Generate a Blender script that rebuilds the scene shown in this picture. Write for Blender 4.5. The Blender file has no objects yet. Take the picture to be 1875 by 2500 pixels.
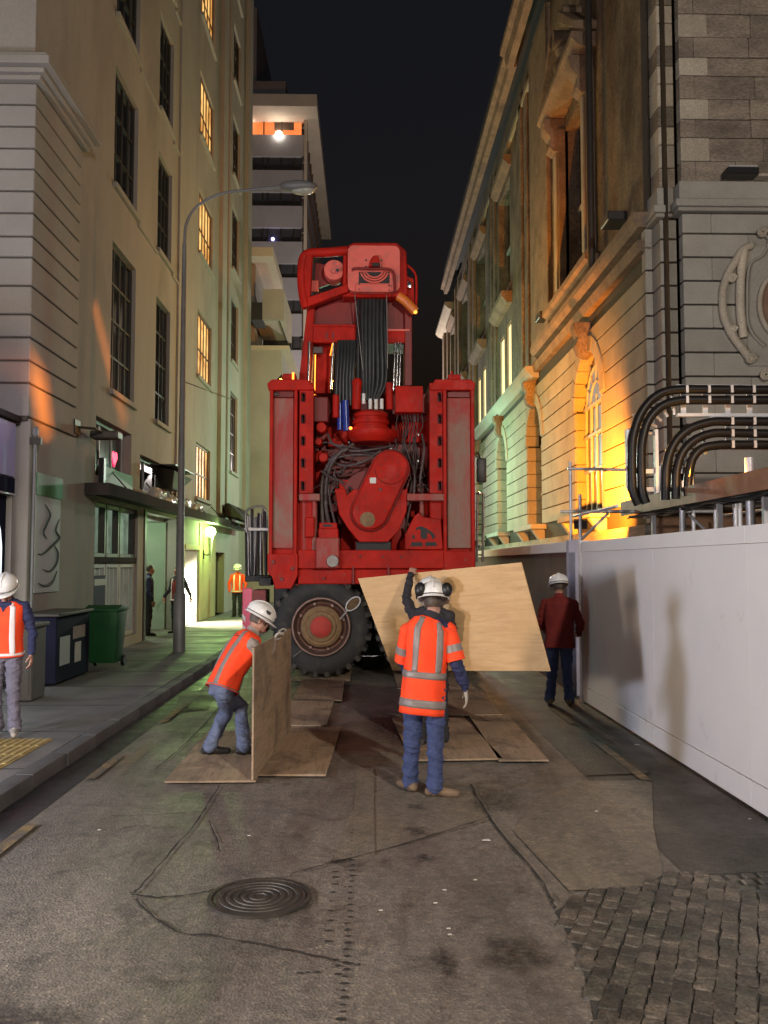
import bpy, bmesh, math, random
import numpy as np
from mathutils import Vector, Matrix, noise

random.seed(7)
SC = bpy.context.scene
COL = SC.collection
V = Vector
R = math.radians

# ------------------------------------------------------------------ camera
F_PX, CX, CY = 2150.0, 937.5, 1250.0            # photograph is 1875 x 2500
CAM = V((0, 0, 2.0))
PITCH, YAW = math.atan(125 / F_PX), math.atan(42.5 / F_PX)
cam_data = bpy.data.cameras.new('camera')
cam_data.sensor_fit = 'HORIZONTAL'
cam_data.sensor_width = 36.0
cam_data.lens = 36.0 * F_PX / 1875.0
cam_data.clip_start, cam_data.clip_end = 0.05, 3000
cam = bpy.data.objects.new('camera', cam_data)
COL.objects.link(cam)
cam.location = CAM
cam.rotation_euler = (math.pi / 2 + PITCH, 0, -YAW)
SC.camera = cam
CROT = cam.rotation_euler.to_matrix()

# ------------------------------------------------------------------ sky (night)
world = bpy.data.worlds.new('World')
SC.world = world
world.use_nodes = True
wn = world.node_tree.nodes
wl = world.node_tree.links
bg = wn['Background']
sky = wn.new('ShaderNodeTexSky')
sky.sky_type = 'NISHITA'
sky.sun_disc = False
sky.sun_elevation = R(-3.0)
sky.sun_rotation = R(200)
wl.new(sky.outputs[0], bg.inputs[0])
bg.inputs[1].default_value = 0.15

# ------------------------------------------------------------------ lights
def lamp(name, kind, loc, power, color, size=0.1, target=None, angle=None, blend=0.3):
    d = bpy.data.lights.new(name, kind)
    d.energy = power
    d.color = color
    if kind == 'AREA':
        d.shape = 'DISK'
        d.size = size
    elif kind == 'SUN':
        d.angle = size
    else:
        d.shadow_soft_size = size
    if kind == 'SPOT':
        d.spot_size = R(angle)
        d.spot_blend = blend
    o = bpy.data.objects.new(name, d)
    COL.objects.link(o)
    o.location = loc
    if target is not None:
        o.rotation_euler = (V(target) - V(loc)).to_track_quat('-Z', 'Y').to_euler()
    return o

# very weak broad sun added as ambient fill
lamp('fill_sun', 'SUN', (0, -20, 30), 0.035, (0.80, 0.86, 1.0), R(25), target=(0.5, 0, 0))
# street lamps and shop light behind the camera
lamp('street_lamp_light', 'POINT', (5.0, -5.2, 8.0), 5900, (1.0, 0.88, 0.77), 0.22)
lamp('shop_light_warm', 'POINT', (-5.6, 1.3, 2.25), 1600, (1.0, 0.82, 0.66), 0.42)
lamp('shop_light_cool', 'POINT', (-7.4, 4.2, 2.35), 1650, (0.70, 0.77, 1.0), 0.45)
# lamps further down the street
lamp('sodium_street_light', 'POINT', (0.9, 26.0, 10.2), 380, (1.0, 0.56, 0.17), 0.25)
lamp('facade_fill_light', 'POINT', (2.35, 25.4, 7.0), 520, (1.0, 0.42, 0.09), 0.22)  # added unseen lamp that gives the stone facade a golden glow
lamp('mercury_street_light', 'POINT', (1.4, 35.0, 5.8), 1600, (0.50, 1.0, 0.66), 0.25)
lamp('avenue_light', 'POINT', (2.0, 66.0, 9.0), 11500, (1.0, 0.88, 0.82), 0.4)
SC.view_settings.view_transform = 'Standard'
SC.view_settings.look = 'None'
SC.view_settings.exposure = 0.0
SC.view_settings.gamma = 1.0
SC.view_settings.use_curve_mapping = False
SC.render.engine = 'CYCLES'
SC.cycles.use_denoising = True
SC.cycles.max_bounces = 6
SC.cycles.diffuse_bounces = 3
SC.cycles.glossy_bounces = 3
SC.cycles.sample_clamp_indirect = 4.0

# ------------------------------------------------------------------ photo pixel -> direction -> point on a known plane
def ray(px, py):
    return (CROT @ V(((px - CX) / F_PX, (CY - py) / F_PX, -1.0)))
def on_z(px, py, z=0.0):
    d = ray(px, py); return CAM + d * ((z - CAM.z) / d.z)
def on_y(px, py, y):
    d = ray(px, py); return CAM + d * ((y - CAM.y) / d.y)
def on_x(px, py, x):
    d = ray(px, py); return CAM + d * ((x - CAM.x) / d.x)

# ------------------------------------------------------------------ mesh helpers
def nbm():
    return bmesh.new()

def bm_box(bm, x0, x1, y0, y1, z0, z1, M=None):
    if x0 > x1: x0, x1 = x1, x0
    if y0 > y1: y0, y1 = y1, y0
    if z0 > z1: z0, z1 = z1, z0
    c = [(x0, y0, z0), (x1, y0, z0), (x1, y1, z0), (x0, y1, z0), (x0, y0, z1), (x1, y0, z1), (x1, y1, z1), (x0, y1, z1)]
    vs = [bm.verts.new(M @ V(p) if M else p) for p in c]
    for f in ((0, 3, 2, 1), (4, 5, 6, 7), (0, 1, 5, 4), (1, 2, 6, 5), (2, 3, 7, 6), (3, 0, 4, 7)):
        bm.faces.new([vs[i] for i in f])
    return vs

def bm_poly_extrude(bm, pts, off):
    """pts: planar 3D polygon, off: extrusion vector"""
    off = V(off)
    a = [bm.verts.new(V(p)) for p in pts]
    b = [bm.verts.new(V(p) + off) for p in pts]
    n = len(a)
    bm.faces.new(a)
    bm.faces.new(list(reversed(b)))
    for i in range(n):
        bm.faces.new((a[i], b[i], b[(i + 1) % n], a[(i + 1) % n]))

def frames(path):
    """parallel-transport frames along a polyline"""
    path = [V(p) for p in path]
    n = len(path)
    tans = []
    for i in range(n):
        t = path[min(i + 1, n - 1)] - path[max(i - 1, 0)]
        tans.append(t.normalized() if t.length > 1e-9 else V((0, 0, 1)))
    t0 = tans[0]
    ref = V((0, 0, 1)) if abs(t0.z) < 0.9 else V((1, 0, 0))
    u = t0.cross(ref).normalized()
    out = []
    for i in range(n):
        t = tans[i]
        u = (u - t * u.dot(t))
        u = u.normalized() if u.length > 1e-6 else t.orthogonal().normalized()
        out.append((path[i], t, u, t.cross(u)))
    return out

def bm_tube(bm, path, r, n=8, cap=True):
    fr = frames(path)
    rs = r if isinstance(r, (list, tuple)) else [r] * len(fr)
    rings = []
    for (p, t, u, w), rr in zip(fr, rs):
        rings.append([bm.verts.new(p + (u * math.cos(2 * math.pi * k / n) + w * math.sin(2 * math.pi * k / n)) * rr) for k in range(n)])
    for a, b in zip(rings, rings[1:]):
        for k in range(n):
            bm.faces.new((a[k], a[(k + 1) % n], b[(k + 1) % n], b[k]))
    if cap:
        bm.faces.new(list(reversed(rings[0])))
        bm.faces.new(rings[-1])

def bm_cyl(bm, p0, p1, r0, r1=None, n=16):
    bm_tube(bm, [p0, p1], [r0, r0 if r1 is None else r1], n)

def bm_lathe(bm, prof, org, axis=(0, 1, 0), n=32):
    """prof: list of (radius, height along axis)"""
    ax = V(axis).normalized()
    u = ax.orthogonal().normalized()
    w = ax.cross(u)
    org = V(org)
    rings = []
    for r, h in prof:
        if r < 1e-5:
            rings.append([bm.verts.new(org + ax * h)])
        else:
            rings.append([bm.verts.new(org + ax * h + (u * math.cos(2 * math.pi * k / n) + w * math.sin(2 * math.pi * k / n)) * r) for k in range(n)])
    for a, b in zip(rings, rings[1:]):
        for k in range(n):
            k2 = (k + 1) % n
            if len(a) == 1 and len(b) == 1:
                continue
            if len(a) == 1:
                bm.faces.new((a[0], b[k2], b[k]))
            elif len(b) == 1:
                bm.faces.new((a[k], a[k2], b[0]))
            else:
                bm.faces.new((a[k], a[k2], b[k2], b[k]))

def bm_ball(bm, c, r, sx=1, sy=1, sz=1, n=12, m=8):
    c = V(c)
    prof = []
    rings = []
    for i in range(m + 1):
        th = math.pi * i / m
        if i in (0, m):
            rings.append([bm.verts.new(c + V((0, 0, r * sz * math.cos(th))))])
        else:
            rings.append([bm.verts.new(c + V((r * sx * math.sin(th) * math.cos(2 * math.pi * k / n), r * sy * math.sin(th) * math.sin(2 * math.pi * k / n), r * sz * math.cos(th)))) for k in range(n)])
    for a, b in zip(rings, rings[1:]):
        for k in range(n):
            k2 = (k + 1) % n
            if len(a) == 1: bm.faces.new((a[0], b[k], b[k2]))
            elif len(b) == 1: bm.faces.new((a[k], b[0], a[k2]))
            else: bm.faces.new((a[k], b[k], b[k2], a[k2]))

def smooth_path(pts, k=6):
    """Catmull-Rom through the points"""
    P = [V(p) for p in pts]
    P = [P[0] * 2 - P[1]] + P + [P[-1] * 2 - P[-2]]
    out = []
    for i in range(1, len(P) - 2):
        for j in range(k):
            t = j / k
            a, b, c, d = P[i - 1], P[i], P[i + 1], P[i + 2]
            out.append(0.5 * ((2 * b) + (c - a) * t + (2 * a - 5 * b + 4 * c - d) * t * t + (3 * b - a - 3 * c + d) * t ** 3))
    out.append(P[-2])
    return out

WM = {}
def wm(o):
    return WM.get(o.name, Matrix.Identity(4)) if o is not None else Matrix.Identity(4)

def set_tags(o, label=None, cat=None, group=None, kind=None):
    if label: o['label'] = label
    if cat: o['category'] = cat
    if group: o['group'] = group
    if kind: o['kind'] = kind
    return o

def mesh_from(bm, name, bevel=0.0, segs=1, smooth=None):
    bmesh.ops.recalc_face_normals(bm, faces=bm.faces)
    if bevel > 0:
        es = [e for e in bm.edges if len(e.link_faces) == 2 and e.calc_face_angle(0) > R(35)]
        bmesh.ops.bevel(bm, geom=es, offset=bevel, segments=segs, affect='EDGES', clamp_overlap=True, profile=0.6)
    me = bpy.data.meshes.new(name)
    bm.to_mesh(me)
    bm.free()
    if smooth is not None:
        me.polygons.foreach_set('use_smooth', [True] * len(me.polygons))
        me.set_sharp_from_angle(angle=R(smooth))
    return me

def place(name, me, m, parent=None, M=None):
    o = bpy.data.objects.new(name, me)
    if m is not None and len(me.materials) == 0:
        me.materials.append(m)
    COL.objects.link(o)
    if M is not None:
        o.matrix_basis = M
    if parent is not None:
        o.parent = parent
        o.matrix_parent_inverse = wm(parent).inverted()
    WM[o.name] = M.copy() if M is not None else Matrix.Identity(4)
    return o

def obj(name, bm, m, parent=None, bevel=0.0, segs=1, smooth=None, M=None):
    return place(name, mesh_from(bm, name, bevel, segs, smooth), m, parent, M)

def thing(name, label, cat, loc=(0, 0, 0), group=None):
    o = bpy.data.objects.new(name, None)
    o.empty_display_size = 0.3
    COL.objects.link(o)
    o.location = loc
    WM[o.name] = Matrix.Translation(V(loc))
    return set_tags(o, label, cat, group)

def boxobj(name, b, m, parent=None, bevel=0.0, segs=1, smooth=None):
    bm = nbm(); bm_box(bm, *b)
    return obj(name, bm, m, parent, bevel, segs, smooth)

def wall_grid(bm, u0, u1, v0, v1, holes, to3, depth):
    """wall sheet with rectangular openings; to3(u, v, d) -> point, d = depth behind the face"""
    us = sorted({u0, u1, *[h[0] for h in holes], *[h[1] for h in holes]})
    vs = sorted({v0, v1, *[h[2] for h in holes], *[h[3] for h in holes]})
    us = [u for u in us if u0 <= u <= u1]
    vs = [v for v in vs if v0 <= v <= v1]
    cache = {}
    def vt(u, v):
        if (u, v) not in cache:
            cache[(u, v)] = bm.verts.new(to3(u, v, 0))
        return cache[(u, v)]
    for a, b in zip(us, us[1:]):
        for c, d in zip(vs, vs[1:]):
            mu, mv = (a + b) / 2, (c + d) / 2
            if any(h[0] < mu < h[1] and h[2] < mv < h[3] for h in holes):
                continue
            bm.faces.new((vt(a, c), vt(b, c), vt(b, d), vt(a, d)))
    for h in holes:
        q = [(h[0], h[2]), (h[1], h[2]), (h[1], h[3]), (h[0], h[3])]
        dd = h[4] if len(h) > 4 else depth
        for i in range(4):
            p, r = q[i], q[(i + 1) % 4]
            bm.faces.new([bm.verts.new(to3(p[0], p[1], 0)), bm.verts.new(to3(r[0], r[1], 0)), bm.verts.new(to3(r[0], r[1], dd)), bm.verts.new(to3(p[0], p[1], dd))])

# ------------------------------------------------------------------ materials
def _nodes(name):
    m = bpy.data.materials.new(name)
    m.use_nodes = True
    nt = m.node_tree
    return m, nt.nodes, nt.links, nt.nodes['Principled BSDF']

def _coord(N, L, coord, scale):
    if coord == 'world':
        src = N.new('ShaderNodeNewGeometry').outputs['Position']
    else:
        src = N.new('ShaderNodeTexCoord').outputs['Object']
    mp = N.new('ShaderNodeMapping')
    mp.inputs['Scale'].default_value = scale
    L.new(src, mp.inputs['Vector'])
    return mp.outputs[0]

def _noise(N, L, vec, scale, detail=5, rough=0.6, dist=0.0):
    n = N.new('ShaderNodeTexNoise')
    n.inputs['Scale'].default_value = scale
    n.inputs['Detail'].default_value = detail
    n.inputs['Roughness'].default_value = rough
    n.inputs['Distortion'].default_value = dist
    L.new(vec, n.inputs['Vector'])
    return n.outputs[0]

def _ramp(N, L, fac, stops):
    r = N.new('ShaderNodeValToRGB')
    e = r.color_ramp.elements
    while len(e) < len(stops):
        e.new(0.5)
    for el, (p, c) in zip(e, stops):
        el.position = p
        el.color = (*c, 1) if len(c) == 3 else c
    L.new(fac, r.inputs[0])
    return r.outputs[0]

def _mix(N, L, fac, a, b, mode='MIX'):
    m = N.new('ShaderNodeMix')
    m.data_type = 'RGBA'
    m.blend_type = mode
    for k, s in ((0, fac), (6, a), (7, b)):
        if isinstance(s, (float, int)):
            m.inputs[k].default_value = s
        elif isinstance(s, tuple):
            m.inputs[k].default_value = (*s, 1)
        else:
            L.new(s, m.inputs[k])
    return m.outputs[2]

def mk(name, c, c2=None, sc=2.0, rough=0.7, metal=0.0, bump=0.0, bsc=30.0, spec=0.5, rnd=0.0, stretch=(1, 1, 1), dirt=None,
       dirt_sc=1.2, dirt_at=(0.5, 0.65), coord='world', speck=0.0, coat=0.0, rough_var=0.0):
    m, N, L, P = _nodes(name)
    vec = _coord(N, L, coord, stretch)
    if c2 is None:
        c2 = tuple(x * 0.72 for x in c)
    col = _ramp(N, L, _noise(N, L, vec, sc, 6, 0.62, 0.2), [(0.32, c2), (0.68, c)])
    if dirt:
        f = _ramp(N, L, _noise(N, L, vec, dirt_sc, 8, 0.7, 0.5), [(dirt_at[0], (0, 0, 0)), (dirt_at[1], (1, 1, 1))])
        col = _mix(N, L, f, col, dirt)
    if speck:
        f = _ramp(N, L, _noise(N, L, vec, bsc * 2.2, 2, 0.5), [(0.3, (1 - speck,) * 3), (0.7, (1 + speck,) * 3)])
        col = _mix(N, L, 1.0, col, f, 'MULTIPLY')
    if rnd:
        oi = N.new('ShaderNodeObjectInfo')
        f = _ramp(N, L, oi.outputs['Random'], [(0.0, (1 - rnd,) * 3), (1.0, (1 + rnd * 0.6,) * 3)])
        col = _mix(N, L, 1.0, col, f, 'MULTIPLY')
    L.new(col, P.inputs['Base Color'])
    P.inputs['Roughness'].default_value = rough
    if rough_var:
        rr = _ramp(N, L, _noise(N, L, vec, sc * 1.7, 5, 0.6), [(0.3, (max(0.05, rough - rough_var),) * 3), (0.7, (min(1, rough + rough_var),) * 3)])
        L.new(rr, P.inputs['Roughness'])
    P.inputs['Metallic'].default_value = metal
    P.inputs['Specular IOR Level'].default_value = spec
    P.inputs['Coat Weight'].default_value = coat
    if bump:
        b = N.new('ShaderNodeBump')
        b.inputs['Strength'].default_value = bump
        b.inputs['Distance'].default_value = 0.02
        L.new(_noise(N, L, vec, bsc, 6, 0.6), b.inputs['Height'])
        L.new(b.outputs[0], P.inputs['Normal'])
    return m

def mk_emit(name, c, strength, c2=None, sc=3.0):
    m, N, L, P = _nodes(name)
    P.inputs['Base Color'].default_value = (0.02, 0.02, 0.02, 1)
    P.inputs['Emission Strength'].default_value = strength
    if c2:
        vec = _coord(N, L, 'world', (1, 1, 1))
        L.new(_ramp(N, L, _noise(N, L, vec, sc, 4, 0.6, 0.3), [(0.35, c2), (0.65, c)]), P.inputs['Emission Color'])
    else:
        P.inputs['Emission Color'].default_value = (*c, 1)
    return m

M = {}
# ground
def mk_asphalt(name, c, c2, dark, rough=.62):
    m, N, L, P = _nodes(name)
    vec = _coord(N, L, 'world', (1, 1, 1))
    streak = _coord(N, L, 'world', (1.6, 0.35, 1))
    col = _ramp(N, L, _noise(N, L, streak, 0.9, 8, 0.68, 0.5), [(0.30, c2), (0.66, c)])
    col = _mix(N, L, _ramp(N, L, _noise(N, L, vec, 2.6, 9, 0.75, 0.6), [(0.52, (0, 0, 0)), (0.70, (.85, .85, .85))]), col, dark)
    col = _mix(N, L, 1.0, col, _ramp(N, L, _noise(N, L, vec, 13, 6, 0.75), [(0.28, (.62, .62, .64)), (0.72, (1.32, 1.30, 1.26))]), 'MULTIPLY')
    v = N.new('ShaderNodeTexVoronoi'); v.inputs['Scale'].default_value = 62; L.new(vec, v.inputs['Vector'])
    sp = N.new('ShaderNodeSeparateColor'); L.new(v.outputs['Color'], sp.inputs[0])
    col = _mix(N, L, 1.0, col, _ramp(N, L, sp.outputs[0], [(0.0, (.78, .78, .78)), (0.85, (1.05, 1.05, 1.05)), (1.0, (1.45, 1.4, 1.3))]), 'MULTIPLY')
    L.new(col, P.inputs['Base Color'])
    L.new(_ramp(N, L, _noise(N, L, vec, 1.7, 6, 0.65), [(0.3, (rough - .2,) * 3), (0.7, (rough + .15,) * 3)]), P.inputs['Roughness'])
    b = N.new('ShaderNodeBump'); b.inputs['Strength'].default_value = .45; b.inputs['Distance'].default_value = .010
    add = N.new('ShaderNodeMath'); add.operation = 'ADD'
    L.new(v.outputs['Distance'], add.inputs[0]); L.new(_noise(N, L, vec, 22, 6, .7), add.inputs[1])
    L.new(add.outputs[0], b.inputs['Height']); L.new(b.outputs[0], P.inputs['Normal'])
    return m
M['asphalt'] = mk_asphalt('asphalt', (0.220, 0.195, 0.162), (0.088, 0.078, 0.066), (0.040, 0.036, 0.031), .54)
M['asphalt_dark'] = mk_asphalt('asphalt_dark', (0.078, 0.066, 0.050), (0.040, 0.036, 0.030), (0.028, 0.026, 0.023), .58)
M['asphalt_pale'] = mk_asphalt('asphalt_pale', (0.205, 0.172, 0.128), (0.125, 0.106, 0.08), (0.08, 0.068, 0.05), .62)
M['gutter'] = mk('gutter', (0.03, 0.03, 0.032), (0.016, 0.016, 0.018), 1.5, 0.42, bump=0.4, bsc=40, rough_var=0.2)
M['concrete'] = mk('concrete', (0.20, 0.18, 0.15), (0.13, 0.12, 0.10), 1.4, 0.75, bump=0.3, bsc=45, speck=0.25, dirt=(0.07, 0.06, 0.05), dirt_at=(0.56, 0.72))
M['footpath'] = mk('footpath', (0.17, 0.16, 0.145), (0.10, 0.095, 0.088), 0.8, 0.6, bump=0.3, bsc=45, speck=0.3, dirt=(0.05, 0.05, 0.05), dirt_sc=0.7, dirt_at=(0.52, 0.72), rough_var=0.2)
M['kerb'] = mk('kerb', (0.12, 0.115, 0.11), (0.07, 0.068, 0.066), 2, 0.7, bump=0.4, bsc=35, rnd=0.25)
M['cobble'] = mk('cobble', (0.135, 0.110, 0.080), (0.034, 0.031, 0.026), 9.0, 0.55, bump=0.8, bsc=28, rnd=0.45, speck=0.5, rough_var=0.2, dirt=(0.04, 0.042, 0.03), dirt_sc=3, dirt_at=(.48, .66))
M['mortar'] = mk('mortar', (0.050, 0.046, 0.036), (0.022, 0.022, 0.017), 3, 0.9, bump=0.6, bsc=50)
M['crack'] = mk('crack', (0.026, 0.023, 0.019), None, 3, 0.8)
M['crack_moss'] = mk('crack_moss', (0.022, 0.026, 0.02), None, 3, 0.9)
M['stain'] = mk('stain', (0.04, 0.035, 0.03), (0.022, 0.02, 0.018), 4, 0.55, bump=0.4, bsc=50)
def mk_stain(name, c):
    m, N, L, P = _nodes(name)
    P.inputs['Base Color'].default_value = (*c, 1); P.inputs['Roughness'].default_value = .5
    at = N.new('ShaderNodeAttribute'); at.attribute_name = 'fade'
    vec = _coord(N, L, 'world', (1, 1, 1))
    mu = N.new('ShaderNodeMath'); mu.operation = 'MULTIPLY'
    L.new(at.outputs['Fac'], mu.inputs[0])
    L.new(_ramp(N, L, _noise(N, L, vec, 22, 7, .75), [(.36, (0, 0, 0)), (.68, (.95, .95, .95))]), mu.inputs[1])
    L.new(mu.outputs[0], P.inputs['Alpha'])
    return m
M['stain'] = mk_stain('stain', (0.026, 0.023, 0.020))
M['dust'] = mk_stain('dust', (0.30, 0.22, 0.13))
M['tower_glass'] = mk('tower_glass', (0.075, 0.075, 0.085), (0.04, 0.04, 0.045), 0.5, 0.25)
M['yellow_line'] = mk('yellow_line', (0.34, 0.22, 0.07), (0.10, 0.08, 0.055), 6, 0.7, bump=0.4, bsc=60, speck=0.3, dirt=(0.09, 0.078, 0.062), dirt_sc=5, dirt_at=(0.42, 0.58))
M['tactile'] = mk('tactile', (0.50, 0.37, 0.12), (0.30, 0.22, 0.08), 3, 0.7, bump=0.2, dirt=(0.12, 0.1, 0.07), dirt_sc=3, dirt_at=(0.5, 0.75))
M['iron'] = mk('iron', (0.075, 0.066, 0.054), (0.036, 0.033, 0.028), 8, 0.5, 0.3, bump=0.3, bsc=80, rough_var=0.15)
M['litter'] = mk('litter', (0.6, 0.58, 0.52), None, 8, 0.8)
# buildings
M['cream'] = mk('cream_render', (0.35, 0.318, 0.275), (0.275, 0.25, 0.22), 0.45, 0.85, bump=0.2, bsc=35, speck=0.10, stretch=(1, 1, 0.4), dirt=(0.19, 0.172, 0.15), dirt_sc=0.35, dirt_at=(0.5, 0.8))
M['cream_block'] = mk('cream_block', (0.335, 0.308, 0.27), (0.275, 0.255, 0.225), 0.8, 0.85, bump=0.15, bsc=35, speck=0.08, rnd=0.05)
M['joint'] = mk('joint', (0.10, 0.085, 0.065), None, 2, 0.9)
M['stone'] = mk('stone', (0.37, 0.315, 0.235), (0.27, 0.23, 0.175), 1.1, 0.85, bump=0.3, bsc=22, speck=0.12, rnd=0.10)
M['stone_joint'] = mk('stone_joint', (0.05, 0.04, 0.028), None, 2, 0.9)
M['stone_grey'] = mk('stone_grey', (0.36, 0.34, 0.29), (0.28, 0.265, 0.23), 1.3, 0.85, bump=0.3, bsc=22, speck=0.12, rnd=0.09)
M['stone_rough'] = mk('stone_rough', (0.26, 0.19, 0.125), (0.10, 0.07, 0.05), 0.9, 0.9, bump=0.9, bsc=9, speck=0.35, dirt=(0.05, 0.036, 0.028), dirt_sc=0.8, dirt_at=(0.45, 0.7), stretch=(1, 1, 0.6))
M['stone_brown'] = mk('stone_brown', (0.25, 0.175, 0.11), (0.15, 0.105, 0.07), 1.3, 0.88, bump=0.5, bsc=14, speck=0.25, dirt=(0.08, 0.055, 0.038), dirt_sc=1.5, dirt_at=(.5, .75))
M['stone_dark'] = mk('stone_dark', (0.30, 0.25, 0.19), (0.15, 0.122, 0.095), 1.3, 0.9, bump=0.9, bsc=10, speck=0.3, rnd=0.3, stretch=(0.8, 0.8, 2.2))
M['stone_light'] = mk('stone_light', (0.52, 0.46, 0.36), (0.40, 0.35, 0.27), 1.4, 0.88, bump=0.5, bsc=18, speck=0.2, rnd=0.2)
M['mid_wall'] = mk('mid_wall', (0.42, 0.40, 0.36), (0.33, 0.32, 0.29), 0.5, 0.85, bump=0.1, bsc=25)
M['tower_wall'] = mk('tower_wall', (0.40, 0.39, 0.41), (0.33, 0.32, 0.34), 0.5, 0.85, bump=0.1, bsc=10)
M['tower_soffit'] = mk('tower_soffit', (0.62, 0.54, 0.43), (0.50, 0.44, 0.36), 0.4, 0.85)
M['roof_dark'] = mk('roof_dark', (0.04, 0.04, 0.042), None, 1, 0.9)
M['window_dark'] = mk('window_dark', (0.016, 0.018, 0.020), (0.008, 0.009, 0.010), 0.7, 0.10, spec=0.6)
M['frame_dark'] = mk('frame_dark', (0.045, 0.040, 0.032), None, 5, 0.5)
M['frame_pale'] = mk('frame_pale', (0.42, 0.42, 0.40), (0.34, 0.34, 0.32), 3, 0.5)
M['canopy_dark'] = mk('canopy_dark', (0.058, 0.050, 0.046), (0.040, 0.035, 0.033), 2, 0.95, bump=0.1, spec=0.04)
M['interior_wall'] = mk('interior_wall', (0.30, 0.36, 0.27), (0.22, 0.27, 0.2), 0.8, 0.8)  # greenish lamp light put into the wall colour
M['door_brown'] = mk('door_brown', (0.13, 0.075, 0.045), (0.08, 0.045, 0.03), 2, 0.6)
M['pipe_dark'] = mk('pipe_dark', (0.03, 0.027, 0.024), None, 3, 0.5)
M['mustard'] = mk('mustard', (0.42, 0.37, 0.16), (0.32, 0.28, 0.12), 1, 0.8, bump=0.1)
# things
def mk_red(name, c, c2, grime, rust, spec=.15):
    m, N, L, P = _nodes(name)
    vec = _coord(N, L, 'world', (1, 1, 1))
    col = _ramp(N, L, _noise(N, L, vec, 2.2, 7, .65, .3), [(.30, c2), (.68, c)])
    st = _coord(N, L, 'world', (9, 9, 0.8))
    col = _mix(N, L, _ramp(N, L, _noise(N, L, st, 1.0, 6, .7), [(.54, (0, 0, 0)), (.74, (.8, .8, .8))]), col, grime)
    col = _mix(N, L, _ramp(N, L, _noise(N, L, vec, 7.5, 8, .75, .4), [(.60, (0, 0, 0)), (.68, (.9, .9, .9))]), col, rust)
    L.new(col, P.inputs['Base Color'])
    L.new(_ramp(N, L, _noise(N, L, vec, 5, 6, .65), [(.3, (.36,) * 3), (.7, (.68,) * 3)]), P.inputs['Roughness'])
    P.inputs['Specular IOR Level'].default_value = spec
    b = N.new('ShaderNodeBump'); b.inputs['Strength'].default_value = .12; b.inputs['Distance'].default_value = .02
    L.new(_noise(N, L, vec, 9, 6, .6), b.inputs['Height']); L.new(b.outputs[0], P.inputs['Normal'])
    return m
M['red'] = mk_red('machine_red', (0.52, 0.0165, 0.008), (0.31, 0.011, 0.006), (0.17, 0.011, 0.008), (0.20, 0.08, 0.05))
M['red_dirty'] = mk('red_dirty', (0.40, 0.018, 0.015), (0.31, 0.03, 0.023), 2.0, 0.62, bump=0.15, bsc=25, dirt=(0.25, 0.15, 0.105), dirt_sc=1.5, dirt_at=(0.42, 0.62), stretch=(1, 1, 0.35))
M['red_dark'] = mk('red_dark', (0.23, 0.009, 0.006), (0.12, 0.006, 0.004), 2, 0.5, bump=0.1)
M['red_lit'] = mk('red_lit', (0.78, 0.15, 0.11), (0.64, 0.095, 0.07), 2.5, 0.5, bump=0.08, bsc=25, dirt=(0.42, 0.11, 0.09), dirt_sc=3)  # lighter copy of the machine red, lit look put into the colour
M['pink'] = mk('pink_plate', (0.72, 0.09, 0.17), (0.60, 0.06, 0.12), 1.4, 0.4)
M['machine_black'] = mk('machine_black', (0.016, 0.014, 0.014), (0.010, 0.009, 0.009), 3, 0.6)
M['hose'] = mk('hose_rubber', (0.030, 0.034, 0.034), (0.018, 0.02, 0.02), 6, 0.38)
M['hose_grey'] = mk('hose_grey', (0.11, 0.085, 0.08), (0.06, 0.045, 0.042), 6, 0.5)
M['blue'] = mk('blue_paint', (0.02, 0.05, 0.30), (0.015, 0.03, 0.2), 3, 0.25)
M['chrome'] = mk('chrome', (0.75, 0.75, 0.76), (0.6, 0.6, 0.62), 4, 0.16, 1.0)
M['galv'] = mk('galvanised', (0.60, 0.60, 0.61), (0.46, 0.46, 0.48), 5, 0.42, 0.35, bump=0.05)
M['pipe_black'] = mk('pipe_black', (0.010, 0.009, 0.009), None, 5, 0.42, spec=0.35)
M['steel'] = mk('steel', (0.30, 0.29, 0.28), (0.20, 0.19, 0.18), 5, 0.4, 0.8)
M['white_fit'] = mk('white_fitting', (0.75, 0.74, 0.68), None, 5, 0.45)
M['rubber'] = mk('tyre_rubber', (0.030, 0.030, 0.029), (0.018, 0.018, 0.018), 6, 0.75, bump=0.3, bsc=40, dirt=(0.075, 0.062, 0.046), dirt_sc=4, dirt_at=(0.5, 0.75))
M['lug'] = mk('tyre_lug', (0.085, 0.075, 0.06), (0.03, 0.03, 0.028), 8, 0.8, bump=0.3, bsc=40)
M['rim'] = mk('rusty_rim', (0.15, 0.070, 0.042), (0.075, 0.035, 0.026), 9, 0.6, 0.2, bump=0.2, bsc=50)
M['rim_lip'] = mk('rim_lip', (0.26, 0.17, 0.14), (0.17, 0.11, 0.09), 7, 0.45, 0.5)
M['hub'] = mk('dusty_hub', (0.27, 0.17, 0.075), (0.17, 0.10, 0.05), 10, 0.75, bump=0.2, bsc=60)
M['hub_red'] = mk('hub_red', (0.50, 0.045, 0.03), (0.36, 0.04, 0.03), 9, 0.7)
M['orange_lens'] = mk('orange_lens', (0.75, 0.20, 0.02), (0.6, 0.14, 0.02), 5, 0.4)
M['black_plastic'] = mk('black_plastic', (0.012, 0.012, 0.012), None, 3, 0.45)
M['white_hoard'] = mk('white_hoarding', (0.80, 0.78, 0.74), (0.73, 0.715, 0.69), 0.7, 0.55, bump=0.08, bsc=9, dirt=(0.50, 0.46, 0.40), dirt_sc=1.6, dirt_at=(0.60, 0.85))
M['brown_hoard'] = mk('brown_hoarding', (0.14, 0.075, 0.055), (0.085, 0.048, 0.038), 1, 0.7, bump=0.15)
M['green_bin'] = mk('green_bin', (0.012, 0.085, 0.024), (0.008, 0.055, 0.016), 2, 0.6, spec=0.25)
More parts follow.
